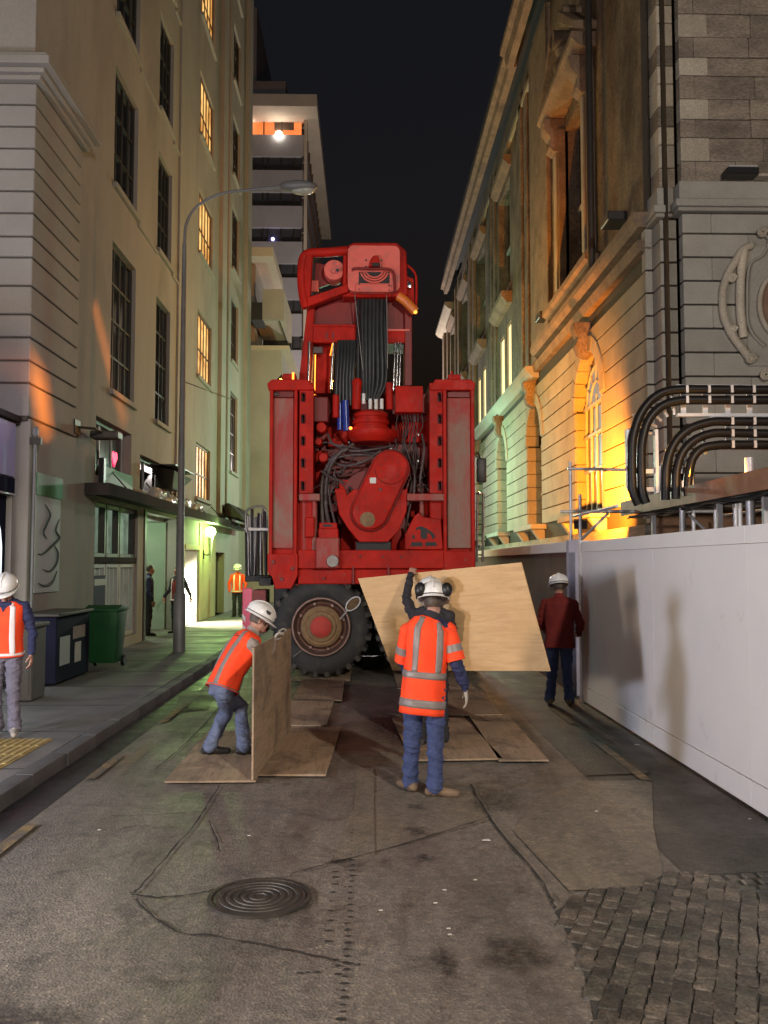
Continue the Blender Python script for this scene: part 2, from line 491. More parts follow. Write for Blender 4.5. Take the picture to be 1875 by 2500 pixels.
M['navy_box'] = mk('navy_box', (0.013, 0.015, 0.034), (0.009, 0.010, 0.022), 2, 0.85, spec=0.12)
M['grey_box'] = mk('grey_box', (0.085, 0.08, 0.075), (0.06, 0.056, 0.055), 2, 0.6)
M['poster'] = mk('poster', (0.42, 0.47, 0.45), (0.36, 0.40, 0.40), 1.5, 0.7)
M['poster_green'] = mk('poster_green', (0.03, 0.14, 0.045), (0.022, 0.10, 0.035), 6, 0.6)
M['ink'] = mk('ink', (0.05, 0.085, 0.075), None, 6, 0.7)
M['lamp_grey'] = mk('lamp_grey', (0.19, 0.195, 0.195), (0.14, 0.144, 0.145), 2, 0.5, 0.1)
M['lamp_glass'] = mk('lamp_glass', (0.45, 0.47, 0.40), None, 3, 0.2)
M['plastic_sheet'] = mk('plastic_sheet', (0.50, 0.52, 0.50), (0.30, 0.32, 0.31), 9, 0.25, bump=0.8, bsc=14)
# clothes
M['hivis'] = mk('hivis_orange', (0.98, 0.075, 0.010), (0.90, 0.055, 0.008), 9, 0.8, bump=0.25, bsc=22)
M['hivis_bright'] = M['hivis']
M['tape'] = mk('reflective_tape', (0.25, 0.21, 0.19), (0.19, 0.16, 0.145), 12, 0.45)
M['tape_white'] = mk('reflective_tape_white', (0.85, 0.72, 0.68), (0.72, 0.60, 0.58), 12, 0.4)
M['helmet'] = mk('helmet_white', (0.78, 0.77, 0.73), (0.66, 0.65, 0.61), 12, 0.35, dirt=(0.45, 0.42, 0.36), dirt_sc=9, dirt_at=(0.58, 0.75))
M['jeans'] = mk('jeans_blue', (0.045, 0.065, 0.155), (0.03, 0.043, 0.105), 9, 0.9, bump=0.7, bsc=14)
M['jeans_pale'] = mk('jeans_pale', (0.13, 0.16, 0.24), (0.085, 0.105, 0.17), 8, 0.9, bump=0.7, bsc=14)
M['jeans_grey'] = mk('jeans_grey', (0.16, 0.15, 0.19), (0.11, 0.10, 0.13), 8, 0.9, bump=0.6, bsc=14)
M['trousers_dark'] = mk('trousers_dark', (0.022, 0.022, 0.026), None, 8, 0.9, bump=0.5, bsc=14)
M['jacket_dark'] = mk('jacket_dark', (0.030, 0.028, 0.034), (0.018, 0.017, 0.022), 8, 0.85, bump=0.6, bsc=16)
M['jacket_navy'] = mk('jacket_navy', (0.022, 0.028, 0.085), (0.016, 0.02, 0.06), 8, 0.85, bump=0.6, bsc=16)
M['jacket_red'] = mk('jacket_red', (0.20, 0.016, 0.012), (0.13, 0.011, 0.009), 7, 0.85, bump=0.6, bsc=13)
M['shirt_grey'] = mk('shirt_grey', (0.34, 0.29, 0.25), (0.25, 0.21, 0.18), 9, 0.9, bump=0.5, bsc=16)
M['skin'] = mk('skin', (0.46, 0.26, 0.19), (0.40, 0.21, 0.15), 12, 0.6)
M['glove'] = mk('glove', (0.42, 0.38, 0.32), (0.32, 0.29, 0.24), 12, 0.85)
M['boot_tan'] = mk('boot_tan', (0.20, 0.13, 0.075), (0.13, 0.085, 0.05), 10, 0.75, bump=0.3)
M['boot_dark'] = mk('boot_dark', (0.022, 0.02, 0.018), None, 10, 0.6)
M['boot_pale'] = mk('boot_pale', (0.38, 0.34, 0.29), (0.28, 0.25, 0.21), 10, 0.8)
M['hair'] = mk('hair', (0.085, 0.06, 0.042), None, 10, 0.6)

def mk_ply(name, c, c2, dirt):
    m, N, L, P = _nodes(name)
    vec = _coord(N, L, 'obj', (0.9, 9.0, 9.0))
    g = _noise(N, L, vec, 1.6, 7, 0.65, 1.2)
    col = _ramp(N, L, g, [(0.30, c2), (0.52, c), (0.74, tuple(x * 1.12 for x in c))])
    v2 = _coord(N, L, 'obj', (1, 1, 1))
    wd = _ramp(N, L, _noise(N, L, v2, 1.6, 7, 0.7, 0.4), [(0.48, (0, 0, 0)), (0.72, (1, 1, 1))])
    col = _mix(N, L, wd, col, dirt)
    oi = N.new('ShaderNodeObjectInfo')
    f = _ramp(N, L, oi.outputs['Random'], [(0.0, (0.85,) * 3), (1.0, (1.12,) * 3)])
    col = _mix(N, L, 1.0, col, f, 'MULTIPLY')
    L.new(col, P.inputs['Base Color'])
    P.inputs['Roughness'].default_value = 0.72
    b = N.new('ShaderNodeBump')
    b.inputs['Strength'].default_value = 0.2
    b.inputs['Distance'].default_value = 0.01
    L.new(g, b.inputs['Height'])
    L.new(b.outputs[0], P.inputs['Normal'])
    return m
M['ply_new'] = mk_ply('plywood_new', (0.62, 0.40, 0.19), (0.50, 0.30, 0.13), (0.54, 0.34, 0.15))
M['ply_used'] = mk_ply('plywood_used', (0.34, 0.245, 0.155), (0.22, 0.155, 0.10), (0.085, 0.06, 0.042))
M['ply_edge'] = mk('ply_edge', (0.50, 0.36, 0.20), (0.34, 0.23, 0.13), 40, 0.8)
# light-giving surfaces
M['lit_warm'] = mk_emit('lit_window_warm', (1.0, 0.60, 0.19), 1.35, (0.42, 0.15, 0.02), 1.3)
M['lit_cream'] = mk_emit('lit_window_cream', (1.0, 0.78, 0.36), 1.9, (1.0, 0.70, 0.28), 1.2)
M['lit_white'] = mk_emit('lit_doorway', (1.0, 0.93, 0.60), 3.2)
M['lit_green'] = mk_emit('green_lamp_glow', (0.62, 1.0, 0.40), 22.0)
M['lit_cool'] = mk_emit('lit_display', (0.86, 0.95, 1.0), 1.6)
M['lit_shop'] = mk_emit('lit_shop', (0.45, 0.60, 0.44), 0.42, (0.20, 0.28, 0.20), 2.2)
M['lit_orange'] = mk_emit('lit_orange', (1.0, 0.26, 0.07), 1.3, (0.9, 0.16, 0.03), 0.5)
M['lit_bulb'] = mk_emit('lit_bulb', (1.0, 0.90, 0.75), 30.0)
M['lit_blue'] = mk_emit('lit_blue', (0.45, 0.40, 1.0), 12.0)
M['lit_neon'] = mk_emit('neon_red', (1.0, 0.02, 0.10), 2.6)
M['lit_led'] = mk_emit('led_orange', (1.0, 0.22, 0.02), 5.0)
M['lit_sodium'] = mk_emit('sodium_bulb', (1.0, 0.55, 0.12), 45.0)
M['blue_reflect_glow'] = mk_emit('blue_reflect_glow', (0.45, 0.72, 0.80), 0.34, (0.20, 0.36, 0.42), 1.3)  # sky-blue reflection put in as a faint glow
# ================================================================== THE SETTING: ground, road, footpath
def sheet(name, pts, z, m, parent=None):
    bm = nbm()
    bm.faces.new([bm.verts.new((p[0], p[1], z)) for p in pts])
    return obj(name, bm, m, parent)

def gpts(pix, z=0.0):
    return [on_z(p[0], p[1], z) for p in pix]

o = sheet('ground', [(-600, -600), (600, -600), (600, 900), (-600, 900)], -0.012, M['asphalt_dark']); o['kind'] = 'structure'
road = sheet('road', [(-2.95, -25), (3.6, -25), (3.6, 150), (-2.95, 150)], 0.0, M['asphalt']); road['kind'] = 'structure'
# worn strips and repairs
sheet('dark_repair', [(2.05, 5.75), (3.12, 5.75), (3.12, 40), (2.05, 40)], 0.004, M['asphalt_dark'], road)
sheet('gutter_channel', [(-2.95, -25), (-2.62, -25), (-2.62, 150), (-2.95, 150)], 0.004, M['gutter'], road)
sheet('pale_repair', gpts([(1420, 1909), (1592, 1906), (1595, 2019), (1618, 2138), (1570, 2167), (1390, 2178), (1326, 2110), (1252, 2030), (1300, 1960)]), 0.008, M['asphalt_pale'], road)
sheet('pale_repair', gpts([(880, 1936), (1140, 1936), (1196, 2004), (940, 2074), (810, 2108), (840, 2020)]), 0.004, M['asphalt_pale'], road)
sheet('dark_repair', gpts([(1440, 1845), (1560, 1850), (1590, 1890), (1430, 1896)]), 0.012, M['asphalt_dark'], road)
sheet('dark_repair', gpts([(440, 1692), (535, 1682), (508, 1734), (425, 1740)]), 0.008, M['asphalt_dark'], road)
bm = nbm()
q = gpts([(868, 1885), (912, 1880), (915, 2085), (858, 2100)])
bm_poly_extrude(bm, [V((p.x, p.y, -0.01)) for p in q], (0, 0, 0.019))
obj('concrete_strip', bm, M['asphalt_pale'], road)


def strip(bm, pts, w, z, wob=0.4):
    pts = smooth_path([V((p.x, p.y, z)) for p in pts], 7)
    pv = None
    for i, p in enumerate(pts):
        t = (pts[min(i + 1, len(pts) - 1)] - pts[max(i - 1, 0)]).normalized()
        nrm = V((-t.y, t.x, 0))
        jit = nrm * random.uniform(-w, w) * 0.7
        ww = w * (1 + random.uniform(-wob, wob))
        a, b = bm.verts.new(p + jit + nrm * ww / 2), bm.verts.new(p + jit - nrm * ww / 2)
        if pv:
            bm.faces.new((pv[0], pv[1], b, a))
        pv = (a, b)

for pix, w in (([(538, 1917), (493, 1991), (419, 2082), (340, 2172), (320, 2186)], 0.022),
               ([(320, 2189), (397, 2195), (499, 2181), (540, 2172)], 0.026),
               ([(712, 2136), (810, 2110), (940, 2076), (1075, 2036), (1200, 1995)], 0.018),
               ([(330, 2200), (419, 2274), (527, 2291), (708, 2325), (833, 2353), (880, 2362)], 0.020),
               ([(510, 2008), (528, 2048), (538, 2084)], 0.014),
               ([(1150, 1917), (1201, 2008), (1326, 2161), (1354, 2223)], 0.022),
               ([(270, 1995), (380, 1992), (490, 1984)], 0.012),
               ([(380, 1880), (470, 1800), (560, 1700)], 0.016)):
    bm = nbm()
    strip(bm, gpts(pix), w * .62, 0.0125, 0.6)
    obj('road_crack', bm, M['crack'], road)

def blotch(name, px, py, rx, ry, z, m, n=26, amp=0.35, seed=0, parent=road):
    c = on_z(px, py)
    pts = []
    for k in range(n):
        a = 2 * math.pi * k / n
        f = 1 + amp * noise.noise(V((math.cos(a) * 1.6 + seed * 7.1, math.sin(a) * 1.6, seed * 3.3)))
        pts.append((c.x + math.cos(a) * rx * f, c.y + math.sin(a) * ry * f))
    bm = nbm()
    ly = bm.verts.layers.float.new('fade')
    cv = bm.verts.new((c.x, c.y, z)); cv[ly] = 1.0
    r1 = [bm.verts.new((c.x + (p[0] - c.x) * .5, c.y + (p[1] - c.y) * .5, z)) for p in pts]
    r2 = [bm.verts.new((p[0], p[1], z)) for p in pts]
    for v in r1: v[ly] = .85
    for v in r2: v[ly] = 0.0
    for k in range(n):
        bm.faces.new((cv, r1[k], r1[(k + 1) % n])); bm.faces.new((r1[k], r2[k], r2[(k + 1) % n], r1[(k + 1) % n]))
    return obj(name, bm, m, parent)
blotch('oil_stain', 1085, 2345, 0.075, 0.20, 0.0045, M['stain'], amp=0.9, seed=1)
blotch('oil_stain', 1008, 1972, 0.11, 0.09, 0.0125, M['stain'], amp=0.9, seed=2)
blotch('oil_stain', 1018, 2030, 0.09, 0.14, 0.0125, M['stain'], amp=0.9, seed=3)
blotch('oil_stain', 1030, 2095, 0.10, 0.08, 0.0045, M['stain'], amp=0.9, seed=4)
blotch('oil_stain', 825, 2105, 0.08, 0.06, 0.0125, M['stain'], amp=0.8, seed=5)
blotch('dust_patch', 325, 1855, 0.13, 0.6, 0.0125, M['dust'], amp=0.9, seed=6)
blotch('oil_stain', 760, 1800, 0.45, 0.9, 0.0045, M['stain'], amp=.8, seed=8)
blotch('oil_stain', 960, 1780, 0.35, 1.2, 0.0045, M['stain'], amp=.8, seed=9)
blotch('oil_stain', 1210, 1960, 0.30, 0.5, 0.0165, M['stain'], amp=.8, seed=10)
blotch('moss_patch', 30, 2500, 0.42, 0.16, 0.0045, M['stain'], amp=.6, seed=14)
blotch('oil_stain', 1250, 2330, 0.20, 0.30, 0.0045, M['stain'], amp=.8, seed=13)
# rows of anchor holes down the middle of the lane
bm = nbm()
for (xa, ya, xb, yb, n) in ((866, 2020, 836, 2490, 34), (818, 2130, 800, 2300, 9), (772, 2375, 730, 2378, 3), (822, 2345, 828, 2380, 3)):
    for i in range(n):
        t = i / max(1, n - 1)
        t = t ** 1.25
        c = on_z(xa + (xb - xa) * t + random.uniform(-3, 3), ya + (yb - ya) * t)
        w, h = random.uniform(0.014, 0.028), random.uniform(0.009, 0.016)
        bm.faces.new([bm.verts.new((c.x + w * math.cos(a) * random.uniform(.7, 1.2), c.y + h * math.sin(a) * random.uniform(.7, 1.2), 0.0055)) for a in [k * math.pi / 4 for k in range(8)]])
o = obj('anchor_holes', bm, M['crack'], road); o['kind'] = 'stuff'
# faded yellow lines
for (x0, x1, y0, y1) in ((-2.60, -2.50, 6.0, 6.9), (-2.60, -2.50, 8.3, 9.3), (-2.60, -2.50, 11.2, 12.8), (-2.60, -2.50, 14.5, 17.0), (2.52, 2.62, 8.15, 9.9), (2.52, 2.62, 11.0, 12.2)):
    sheet('yellow_line', [(x0, y0), (x1, y0), (x1, y1), (x0, y1)], 0.016, M['yellow_line'], road)
# litter
for i, (px, py) in enumerate(((1187, 2057), (1455, 1986), (1555, 1822), (1095, 2275), (1063, 2212), (1160, 2155), (242, 2032), (608, 2046), (930, 2230), (1830, 2005), (1098, 2290), (1085, 2180))):
    c = on_z(px, py)
    bm = nbm()
    s = 0.012 if i not in (2, 0) else 0.03
    bm_poly_extrude(bm, [(c.x - s, c.y - s * .5, 0.017), (c.x + s, c.y - s * .4, 0.017), (c.x + s * .8, c.y + s * .6, 0.017), (c.x - s * .7, c.y + s * .3, 0.017)], (0, 0, 0.004))
    lt = obj('paper_scrap', bm, M['litter'])
    set_tags(lt, 'tiny pale scrap of paper lying on the road', 'litter', 'paper scraps on the road')

# manhole cover
c = on_z(634, 2194)
mh = thing('manhole_cover', 'round iron manhole cover with concentric raised rings set in the road', 'manhole cover', (c.x, c.y, 0))
bm = nbm()
bm_lathe(bm, [(0.0, 0.013), (0.275, 0.013), (0.275, -0.005)], (c.x, c.y, 0), (0, 0, 1), 48)
obj('cover_plate', bm, M['iron'], mh)
bm = nbm()
bm_lathe(bm, [(0.283, -0.005), (0.283, 0.017), (0.310, 0.017), (0.310, -0.005)], (c.x, c.y, 0), (0, 0, 1), 48)
obj('cover_frame', bm, M['iron'], mh, smooth=30)
for r_ in (0.05, 0.095, 0.14, 0.185, 0.23):
    bm = nbm()
    bm_lathe(bm, [(r_ - 0.013, 0.012), (r_ - 0.010, 0.019), (r_ + 0.010, 0.019), (r_ + 0.013, 0.012)], (c.x, c.y, 0), (0, 0, 1), 48)
    obj('raised_ring', bm, M['iron'], mh, smooth=40)

# cobbles
cob_poly = gpts([(1355, 2226), (1425, 2190), (1440, 2172), (1585, 2160), (1620, 2140), (1990, 2124), (2300, 2300), (2300, 2700), (1520, 2700), (1450, 2490), (1420, 2345)])
cob = sheet('cobble_paving', cob_poly, 0.005, M['mortar']); cob['kind'] = 'structure'
def inside(p, poly):
    r_, j = False, len(poly) - 1
    for i in range(len(poly)):
        a, b = poly[i], poly[j]
        if (a.y > p[1]) != (b.y > p[1]) and p[0] < (b.x - a.x) * (p[1] - a.y) / (b.y - a.y) + a.x:
            r_ = not r_
        j = i
    return r_
cob_me = []
for k in range(7):
    bm = nbm()
    bm_box(bm, -0.5, 0.5, -0.5, 0.5, -0.5, 0.5)
    for v in bm.verts:
        v.co += V((random.uniform(-.07, .07), random.uniform(-.07, .07), random.uniform(-.07, .07)))
    me = mesh_from(bm, 'cobble', 0.13, 2, 60)
    me.materials.append(M['cobble'])
    cob_me.append(me)
cands = []
rot = R(-24)
for i in range(-40, 41):
    for j in range(-40, 41):
        u, w = i * 0.094 + random.uniform(-.003, .003), j * 0.118 + (0.059 if i % 2 else 0) + random.uniform(-.003, .003)
        x = 1.9 + u * math.cos(rot) - w * math.sin(rot)
        y = 4.7 + u * math.sin(rot) + w * math.cos(rot)
        if y > 3.3 and x < 2.75 and inside((x, y), cob_poly):
            cands.append((x, y))
cands.sort(key=lambda p: abs(p[1] - 4.6) + abs(p[0] - 1.7) * .6)
if len(cands) > 290:
    bm = nbm()
    for (x, y) in cands[290:]:
        bm_box(bm, x - .042, x + .042, y - .053, y + .053, -.02, .012 + random.uniform(-.003, .004))
    o = obj('outer_cobbles', bm, M['cobble'], cob, .012, 1); o['kind'] = 'stuff'
for (x, y) in cands[:290]:
    s = V((0.092 * random.uniform(.90, 1.0), 0.116 * random.uniform(.90, 1.0), 0.030 * random.uniform(.92, 1.08)))
    Mx = Matrix.Translation((x + random.uniform(-.006, .006), y + random.uniform(-.006, .006), 0.002 + random.uniform(-.003, .002))) @ Matrix.Rotation(rot + random.uniform(-.07, .07), 4, 'Z') @ Matrix.Rotation(random.uniform(-.05, .05), 4, 'X') @ Matrix.Rotation(random.uniform(-.05, .05), 4, 'Y') @ Matrix.Diagonal((*s, 1))
    place('cobble', random.choice(cob_me), None, cob, Mx)

# footpath with kerb stones
bm = nbm()
bm_box(bm, -30, -3.12, -25, 75, -0.05, 0.13)
fp = obj('footpath', bm, M['footpath']); fp['kind'] = 'structure'
bm = nbm(); bm_box(bm, -0.085, 0.085, -0.445, 0.445, -0.11, 0.095)
kme = mesh_from(bm, 'kerb_stone', 0.02, 2, 40); kme.materials.append(M['kerb'])
y = 3.0
while y < 48:
    place('kerb_stone', kme, None, fp, Matrix.Translation((-3.03 + random.uniform(-.006, .006), y, 0.04 + random.uniform(-.004, .004))))
    y += 0.905
# paving joints of the footpath
bm = nbm()
for k in range(26):
    yy = 6.4 + k * 1.8
    bm_box(bm, -5.4, -3.125, yy, yy + 0.014, 0.129, 0.1335)
obj('paving_joint', bm, M['crack_moss'], fp)
# tactile paving
tp = thing('tactile_paving', 'ribbed yellow tactile paving at the footpath edge', 'tactile paving', (-4.1, 8.8, 0.13))
for i in range(4):
    for j in range(4):
        x0, y0 = -4.93 + i * 0.402, 7.95 + j * 0.402
        bm = nbm()
        bm_box(bm, x0, x0 + 0.396, y0, y0 + 0.396, 0.125, 0.138)
        tl = obj('tactile_tile', bm, M['tactile'], tp)
        bm = nbm()
        for k in range(5):
            bm_box(bm, x0 + 0.022 + k * 0.08, x0 + 0.055 + k * 0.08, y0 + 0.01, y0 + 0.386, 0.136, 0.147)
        obj('tactile_ribs', bm, M['tactile'], tl, 0.004)
# ================================================================== LEFT: cream corner building
LX = -5.4
LB = thing('cream_building', 'cream rendered corner building with tall dark windows and a lit stair window', 'building', (LX - 3, 25, 0.13))
rowA = [(5.65, 8.85), (10.1, 12.7), (13.85, 16.45), (17.7, 20.2), (21.6, 24.0), (25.5, 27.9)]
rowS = [(4.1, 5.85), (8.0, 10.15), (12.0, 14.1), (15.9, 18.0), (19.9, 22.0), (23.8, 25.9)]
cols = [(18.45, 20.35, rowA, 'd'), (22.35, 23.95, rowA, 'd'), (27.8, 30.35, rowS, 'w'), (34.7, 36.6, rowA, 'd')]
holes = []
for (a, b, rows, k) in cols:
    for (z0, z1) in rows:
        holes.append((a, b, z0, z1, 0.2))
shop_holes = [(17.6, 20.9, 0.35, 3.25, 0.25), (21.65, 25.2, 0.13, 3.25, 3.6), (26.3, 28.35, 0.13, 2.42, 1.2), (17.55, 20.2, 3.75, 4.95, 0.3), (21.0, 24.4, 3.75, 4.6, 0.3), (31.6, 33.6, 0.13, 2.4, 0.4)]
bm = nbm()
wall_grid(bm, 13.98, 39.4, 0.13, 30.0, holes + shop_holes, lambda u, v, d: (LX - d, u, v), 0.34)
# near gable, roof and far gable
wall_grid(bm, -22, LX, 0.13, 30.0, [], lambda u, v, d: (u, 13.98, v), 0.3)
wall_grid(bm, -22, LX, 0.13, 30.0, [], lambda u, v, d: (u, 39.4, v), 0.3)
wall_grid(bm, -22, LX, 13.98, 39.4, [], lambda u, v, d: (u, v, 30.0), 0.3)
obj('wall', bm, M['cream'], LB)

def window(parent, y0, y1, z0, z1, nv, hz, xface, depth, pane_m, frame_m, sill=True, mat_sill=None, sgn=1, bar=0.035):
    """window set in a wall facing sgn*x; nv uprights, hz heights (fractions) of cross bars"""
    xp = xface - sgn * depth
    bm = nbm()
    fw = 0.07
    xa, xb = xp, xp + sgn * 0.06
    bm_box(bm, xa, xb, y0, y0 + fw, z0, z1)
    bm_box(bm, xa, xb, y1 - fw, y1, z0, z1)
    bm_box(bm, xa, xb, y0 + fw, y1 - fw, z0, z0 + fw)
    bm_box(bm, xa, xb, y0 + fw, y1 - fw, z1 - fw, z1)
    w = obj('window', bm, frame_m, parent)
    bm = nbm()
    bm_box(bm, xp + sgn * 0.012, xp + sgn * 0.02, y0 + fw - .01, y1 - fw + .01, z0 + fw - .01, z1 - fw + .01)
    obj('pane', bm, pane_m, w)
    bm = nbm()
    for k in range(nv):
        yc = y0 + (y1 - y0) * (k + 1) / (nv + 1)
        bm_box(bm, xp + sgn * 0.015, xp + sgn * 0.052, yc - bar / 2, yc + bar / 2, z0 + fw, z1 - fw)
    for f in hz:
        zc = z0 + (z1 - z0) * f
        bm_box(bm, xp + sgn * 0.010, xp + sgn * 0.048, y0 + fw, y1 - fw, zc - bar * .7, zc + bar * .7)
    obj('glazing_bar', bm, frame_m, w)
    if sill:
        bm = nbm()
        bm_box(bm, xface - sgn * depth + sgn * .06, xface + sgn * 0.09, y0 - 0.06, y1 + 0.06, z0 - 0.11, z0 + 0.012)
        obj('sill', bm, mat_sill, w, 0.012)
    return w

for (a, b, rows, k) in cols:
    for i, (z0, z1) in enumerate(rows):
        if k == 'd':
            window(LB, a, b, z0, z1, 3, (0.25, 0.5, 0.75) if z1 - z0 > 3 else (0.33, 0.66), LX, 0.15, M['window_dark'], M['frame_dark'], True, M['cream_block'])
        else:
            window(LB, a, b, z0, z1, 4, (0.45,), LX, 0.13, M['lit_warm'], M['door_brown'], True, M['cream_block'])
# sill bands linking the first windows, slim pilasters, far quoin
for z in (10.0, 13.75, 17.6):
    boxobj('sill_band', (LX - .05, LX + 0.05, 20.42, 22.28, z - 0.09, z - 0.01), M['cream_block'], LB, 0.008)
    boxobj('sill_band', (LX - .05, LX + 0.05, 24.02, 27.0, z - 0.09, z - 0.01), M['cream_block'], LB, 0.008)
boxobj('pilaster', (LX - .05, LX + 0.14, 31.7, 32.7, 3.8, 29.9), M['cream_block'], LB, 0.01)
boxobj('pilaster', (LX - .05, LX + 0.16, 38.2, 39.39, 3.8, 29.9), M['cream_block'], LB, 0.01)
boxobj('pilaster', (LX - .05, LX + 0.06, 24.75, 26.95, 3.8, 29.9), M['cream_block'], LB, 0.01)
bm = nbm(); bm_cyl(bm, (LX + 0.12, 33.1, 3.7), (LX + 0.12, 33.1, 29.5), 0.055, n=10)
obj('downpipe', bm, M['cream'], LB, smooth=40)
# rusticated corner pier: one block per course, on the street side and on the gable
zc = [4.30, 4.84, 5.20, 5.57, 5.94, 6.40, 6.86, 7.20, 7.58, 7.94, 8.30, 8.64, 9.0, 9.36, 9.72]
bm = nbm(); bm_box(bm, LX - 3, LX + 0.035, 13.90, 16.12, 4.25, 9.75)
obj('pier_core', bm, M['joint'], LB)
for a, b in zip(zc, zc[1:]):
    g = 0.016
    bm = nbm()
    bm_box(bm, LX - 3.0, LX + 0.075, 13.86, 16.16, a + g, b - g)
    obj('rusticated_block', bm, M['cream_block'], LB, 0.012)
boxobj('rusticated_block', (LX - 3.0, LX + 0.07, 13.95, 16.16, 0.13, 4.285), M['cream_block'], LB, 0.012)
# cornice of the pier
for (d, z0, z1) in ((0.12, 9.72, 9.80), (0.20, 9.802, 9.88), (0.32, 9.882, 10.02), (0.26, 10.022, 10.09)):
    boxobj('pier_cornice', (LX - 3.0, LX + 0.06 + d, 13.87 - d, 16.17 + d * .6, z0, z1), M['cream_block'], LB, 0.012)

# small wall light boxes / ledge over the banner
wl_ = thing('wall_lantern', 'slim dark wall lantern on an arm above the white banner', 'lamp', (LX + .2, 16.4, 4.5))
p0, p1 = on_x(122, 1052, LX + 0.05), on_x(190, 1070, LX + 0.5)
bm = nbm(); bm_box(bm, LX + .08, LX + .62, 16.9, 17.25, 4.40, 4.55)
obj('lantern_housing', bm, M['frame_dark'], wl_, 0.03, 2)
bm = nbm(); bm_tube(bm, [(LX + .1, 16.2, 4.50), (LX + .3, 16.5, 4.52), (LX + .3, 16.95, 4.50)], 0.025, 8)
bm_box(bm, LX + .0751, LX + .1, 16.0, 16.3, 4.36, 4.62)
obj('lantern_arm', bm, M['frame_dark'], wl_)

# awning slab over the shop fronts
cp = thing('shop_canopy', 'long dark flat canopy over the cream building shop fronts', 'canopy', (LX, 24, 3.3))
boxobj('canopy_slab', (LX + .17, LX + .44, 17.0, 36.2, 3.34, 3.50), M['canopy_dark'], cp, 0.015)
boxobj('canopy_slab', (LX + .004, LX + .1699, 17.0, 31.69, 3.345, 3.495), M['canopy_dark'], cp)
boxobj('fascia', (LX + .4401, LX + .48, 16.98, 36.22, 3.30, 3.54), M['canopy_dark'], cp, 0.008)
boxobj('canopy_soffit', (LX + .18, LX + .43, 25.3, 36.1, 3.305, 3.338), M['frame_pale'], cp)
boxobj('canopy_end', (LX + .004, LX + .48, 16.90, 16.978, 3.30, 3.54), M['canopy_dark'], cp, 0.008)
for yy in (18.5, 21.5, 24.5, 27.5, 30.5):
    bm = nbm(); bm_cyl(bm, (LX + .02, yy, 3.95), (LX + .42, yy, 3.51), 0.014, n=8)
    obj('tie_rod', bm, M['frame_dark'], cp)
# crumpled clear plastic lying on the canopy
for i, (yy, sc_) in enumerate(((21.4, 1.0), (22.9, 1.1), (24.6, 1.0), (26.4, 0.9))):
    bm = nbm()
    bm_ball(bm, (LX + .29, yy, 3.60), 0.19 * sc_, 1.0, 3.4, 0.85, 18, 10)
    for v in bm.verts:
        v.co += V((0, 0, 1)) * 0.16 * noise.noise(v.co * 4.3) + V((1, 0, 0)) * .08 * noise.noise(v.co * 6 + V((5, 0, 0)))
        v.co.z = max(v.co.z, 3.503)
    s_ = obj('plastic_wrap', bm, M['plastic_sheet'])
    set_tags(s_, 'crumpled heap of clear plastic sheet on the dark canopy', 'plastic sheet', 'plastic heaps on the canopy')

# shop front below the canopy
sf = thing('shop_window', 'pale framed shop window beside the open lobby under the dark canopy', 'shop front', (LX, 19.2, 0.13))
def frame_rect(bm, x0, x1, y0, y1, z0, z1, w):
    bm_box(bm, x0, x1, y0, y0 + w, z0, z1); bm_box(bm, x0, x1, y1 - w, y1, z0, z1)
    bm_box(bm, x0, x1, y0 + w, y1 - w, z0, z0 + w); bm_box(bm, x0, x1, y0 + w, y1 - w, z1 - w, z1)
bm = nbm(); bm_box(bm, LX - .24, LX - .22, 17.6, 20.9, 0.35, 3.25)
obj('pane', bm, M['lit_shop'], sf)
for k, (a, b) in enumerate(((17.62, 18.55), (18.6, 19.55), (19.6, 20.88))):
    bm = nbm(); frame_rect(bm, LX - .20, LX - .06, a, b, 2.12, 3.24, 0.09)
    obj('transom_frame', bm, M['frame_dark'], sf, 0.01)
    bm = nbm(); frame_rect(bm, LX - .20, LX - .06, a, b, 0.36, 2.0, 0.10)
    obj('window_frame', bm, M['frame_pale'], sf, 0.01)
    for q_ in (0.33, 0.66):
        boxobj('mullion', (LX - .19, LX - .08, a + (b - a) * q_ - .035, a + (b - a) * q_ + .035, 0.46, 1.9), M['frame_pale'], sf, 0.008)
boxobj('transom_rail', (LX - .21, LX - .02, 17.6, 20.9, 2.0, 2.12), M['canopy_dark'], sf, 0.01)
boxobj('blue_notice', (LX - .052, LX - .04, 17.75, 18.5, 0.9, 1.75), M['jacket_navy'], sf)
boxobj('notice_strip', (LX - .039, LX - .03, 17.75, 18.5, 1.55, 1.68), M['frame_pale'], sf)
# first floor strip windows above the canopy
w1 = window(LB, 17.55, 20.2, 3.75, 4.95, 2, (), LX, 0.24, M['window_dark'], M['frame_pale'], False, None)
w2 = window(LB, 21.0, 24.4, 3.75, 4.6, 2, (), LX, 0.24, M['window_dark'], M['frame_pale'], False, None)
gs = thing('green_sign_board', 'green sign board below the window with the red neon heart', 'sign', (LX, 18.6, 3.7))
boxobj('board', (LX + .02, LX + .07, 17.9, 20.1, 3.62, 3.98), mk('sign_green', (0.10, 0.20, 0.09), None, 3, 0.6), gs, 0.006)
boxobj('dark_post', (LX + .02, LX + .12, 17.72, 17.88, 3.54, 4.12), M['black_plastic'], gs, 0.006)
# neon heart
bm = nbm()
hp = []
for k in range(40):
    t = 2 * math.pi * k / 40
    hx = 16 * math.sin(t) ** 3 / 17
    hz_ = (13 * math.cos(t) - 5 * math.cos(2 * t) - 2 * math.cos(3 * t) - math.cos(4 * t)) / 17
    hp.append((LX - .215, 19.55 + hx * 0.22, 4.33 + hz_ * 0.20))
bm_poly_extrude(bm, hp, (0.03, 0, 0))
nh = obj('neon_heart', bm, M['lit_neon'])
set_tags(nh, 'glowing red neon heart hanging in the window above the canopy', 'neon sign')

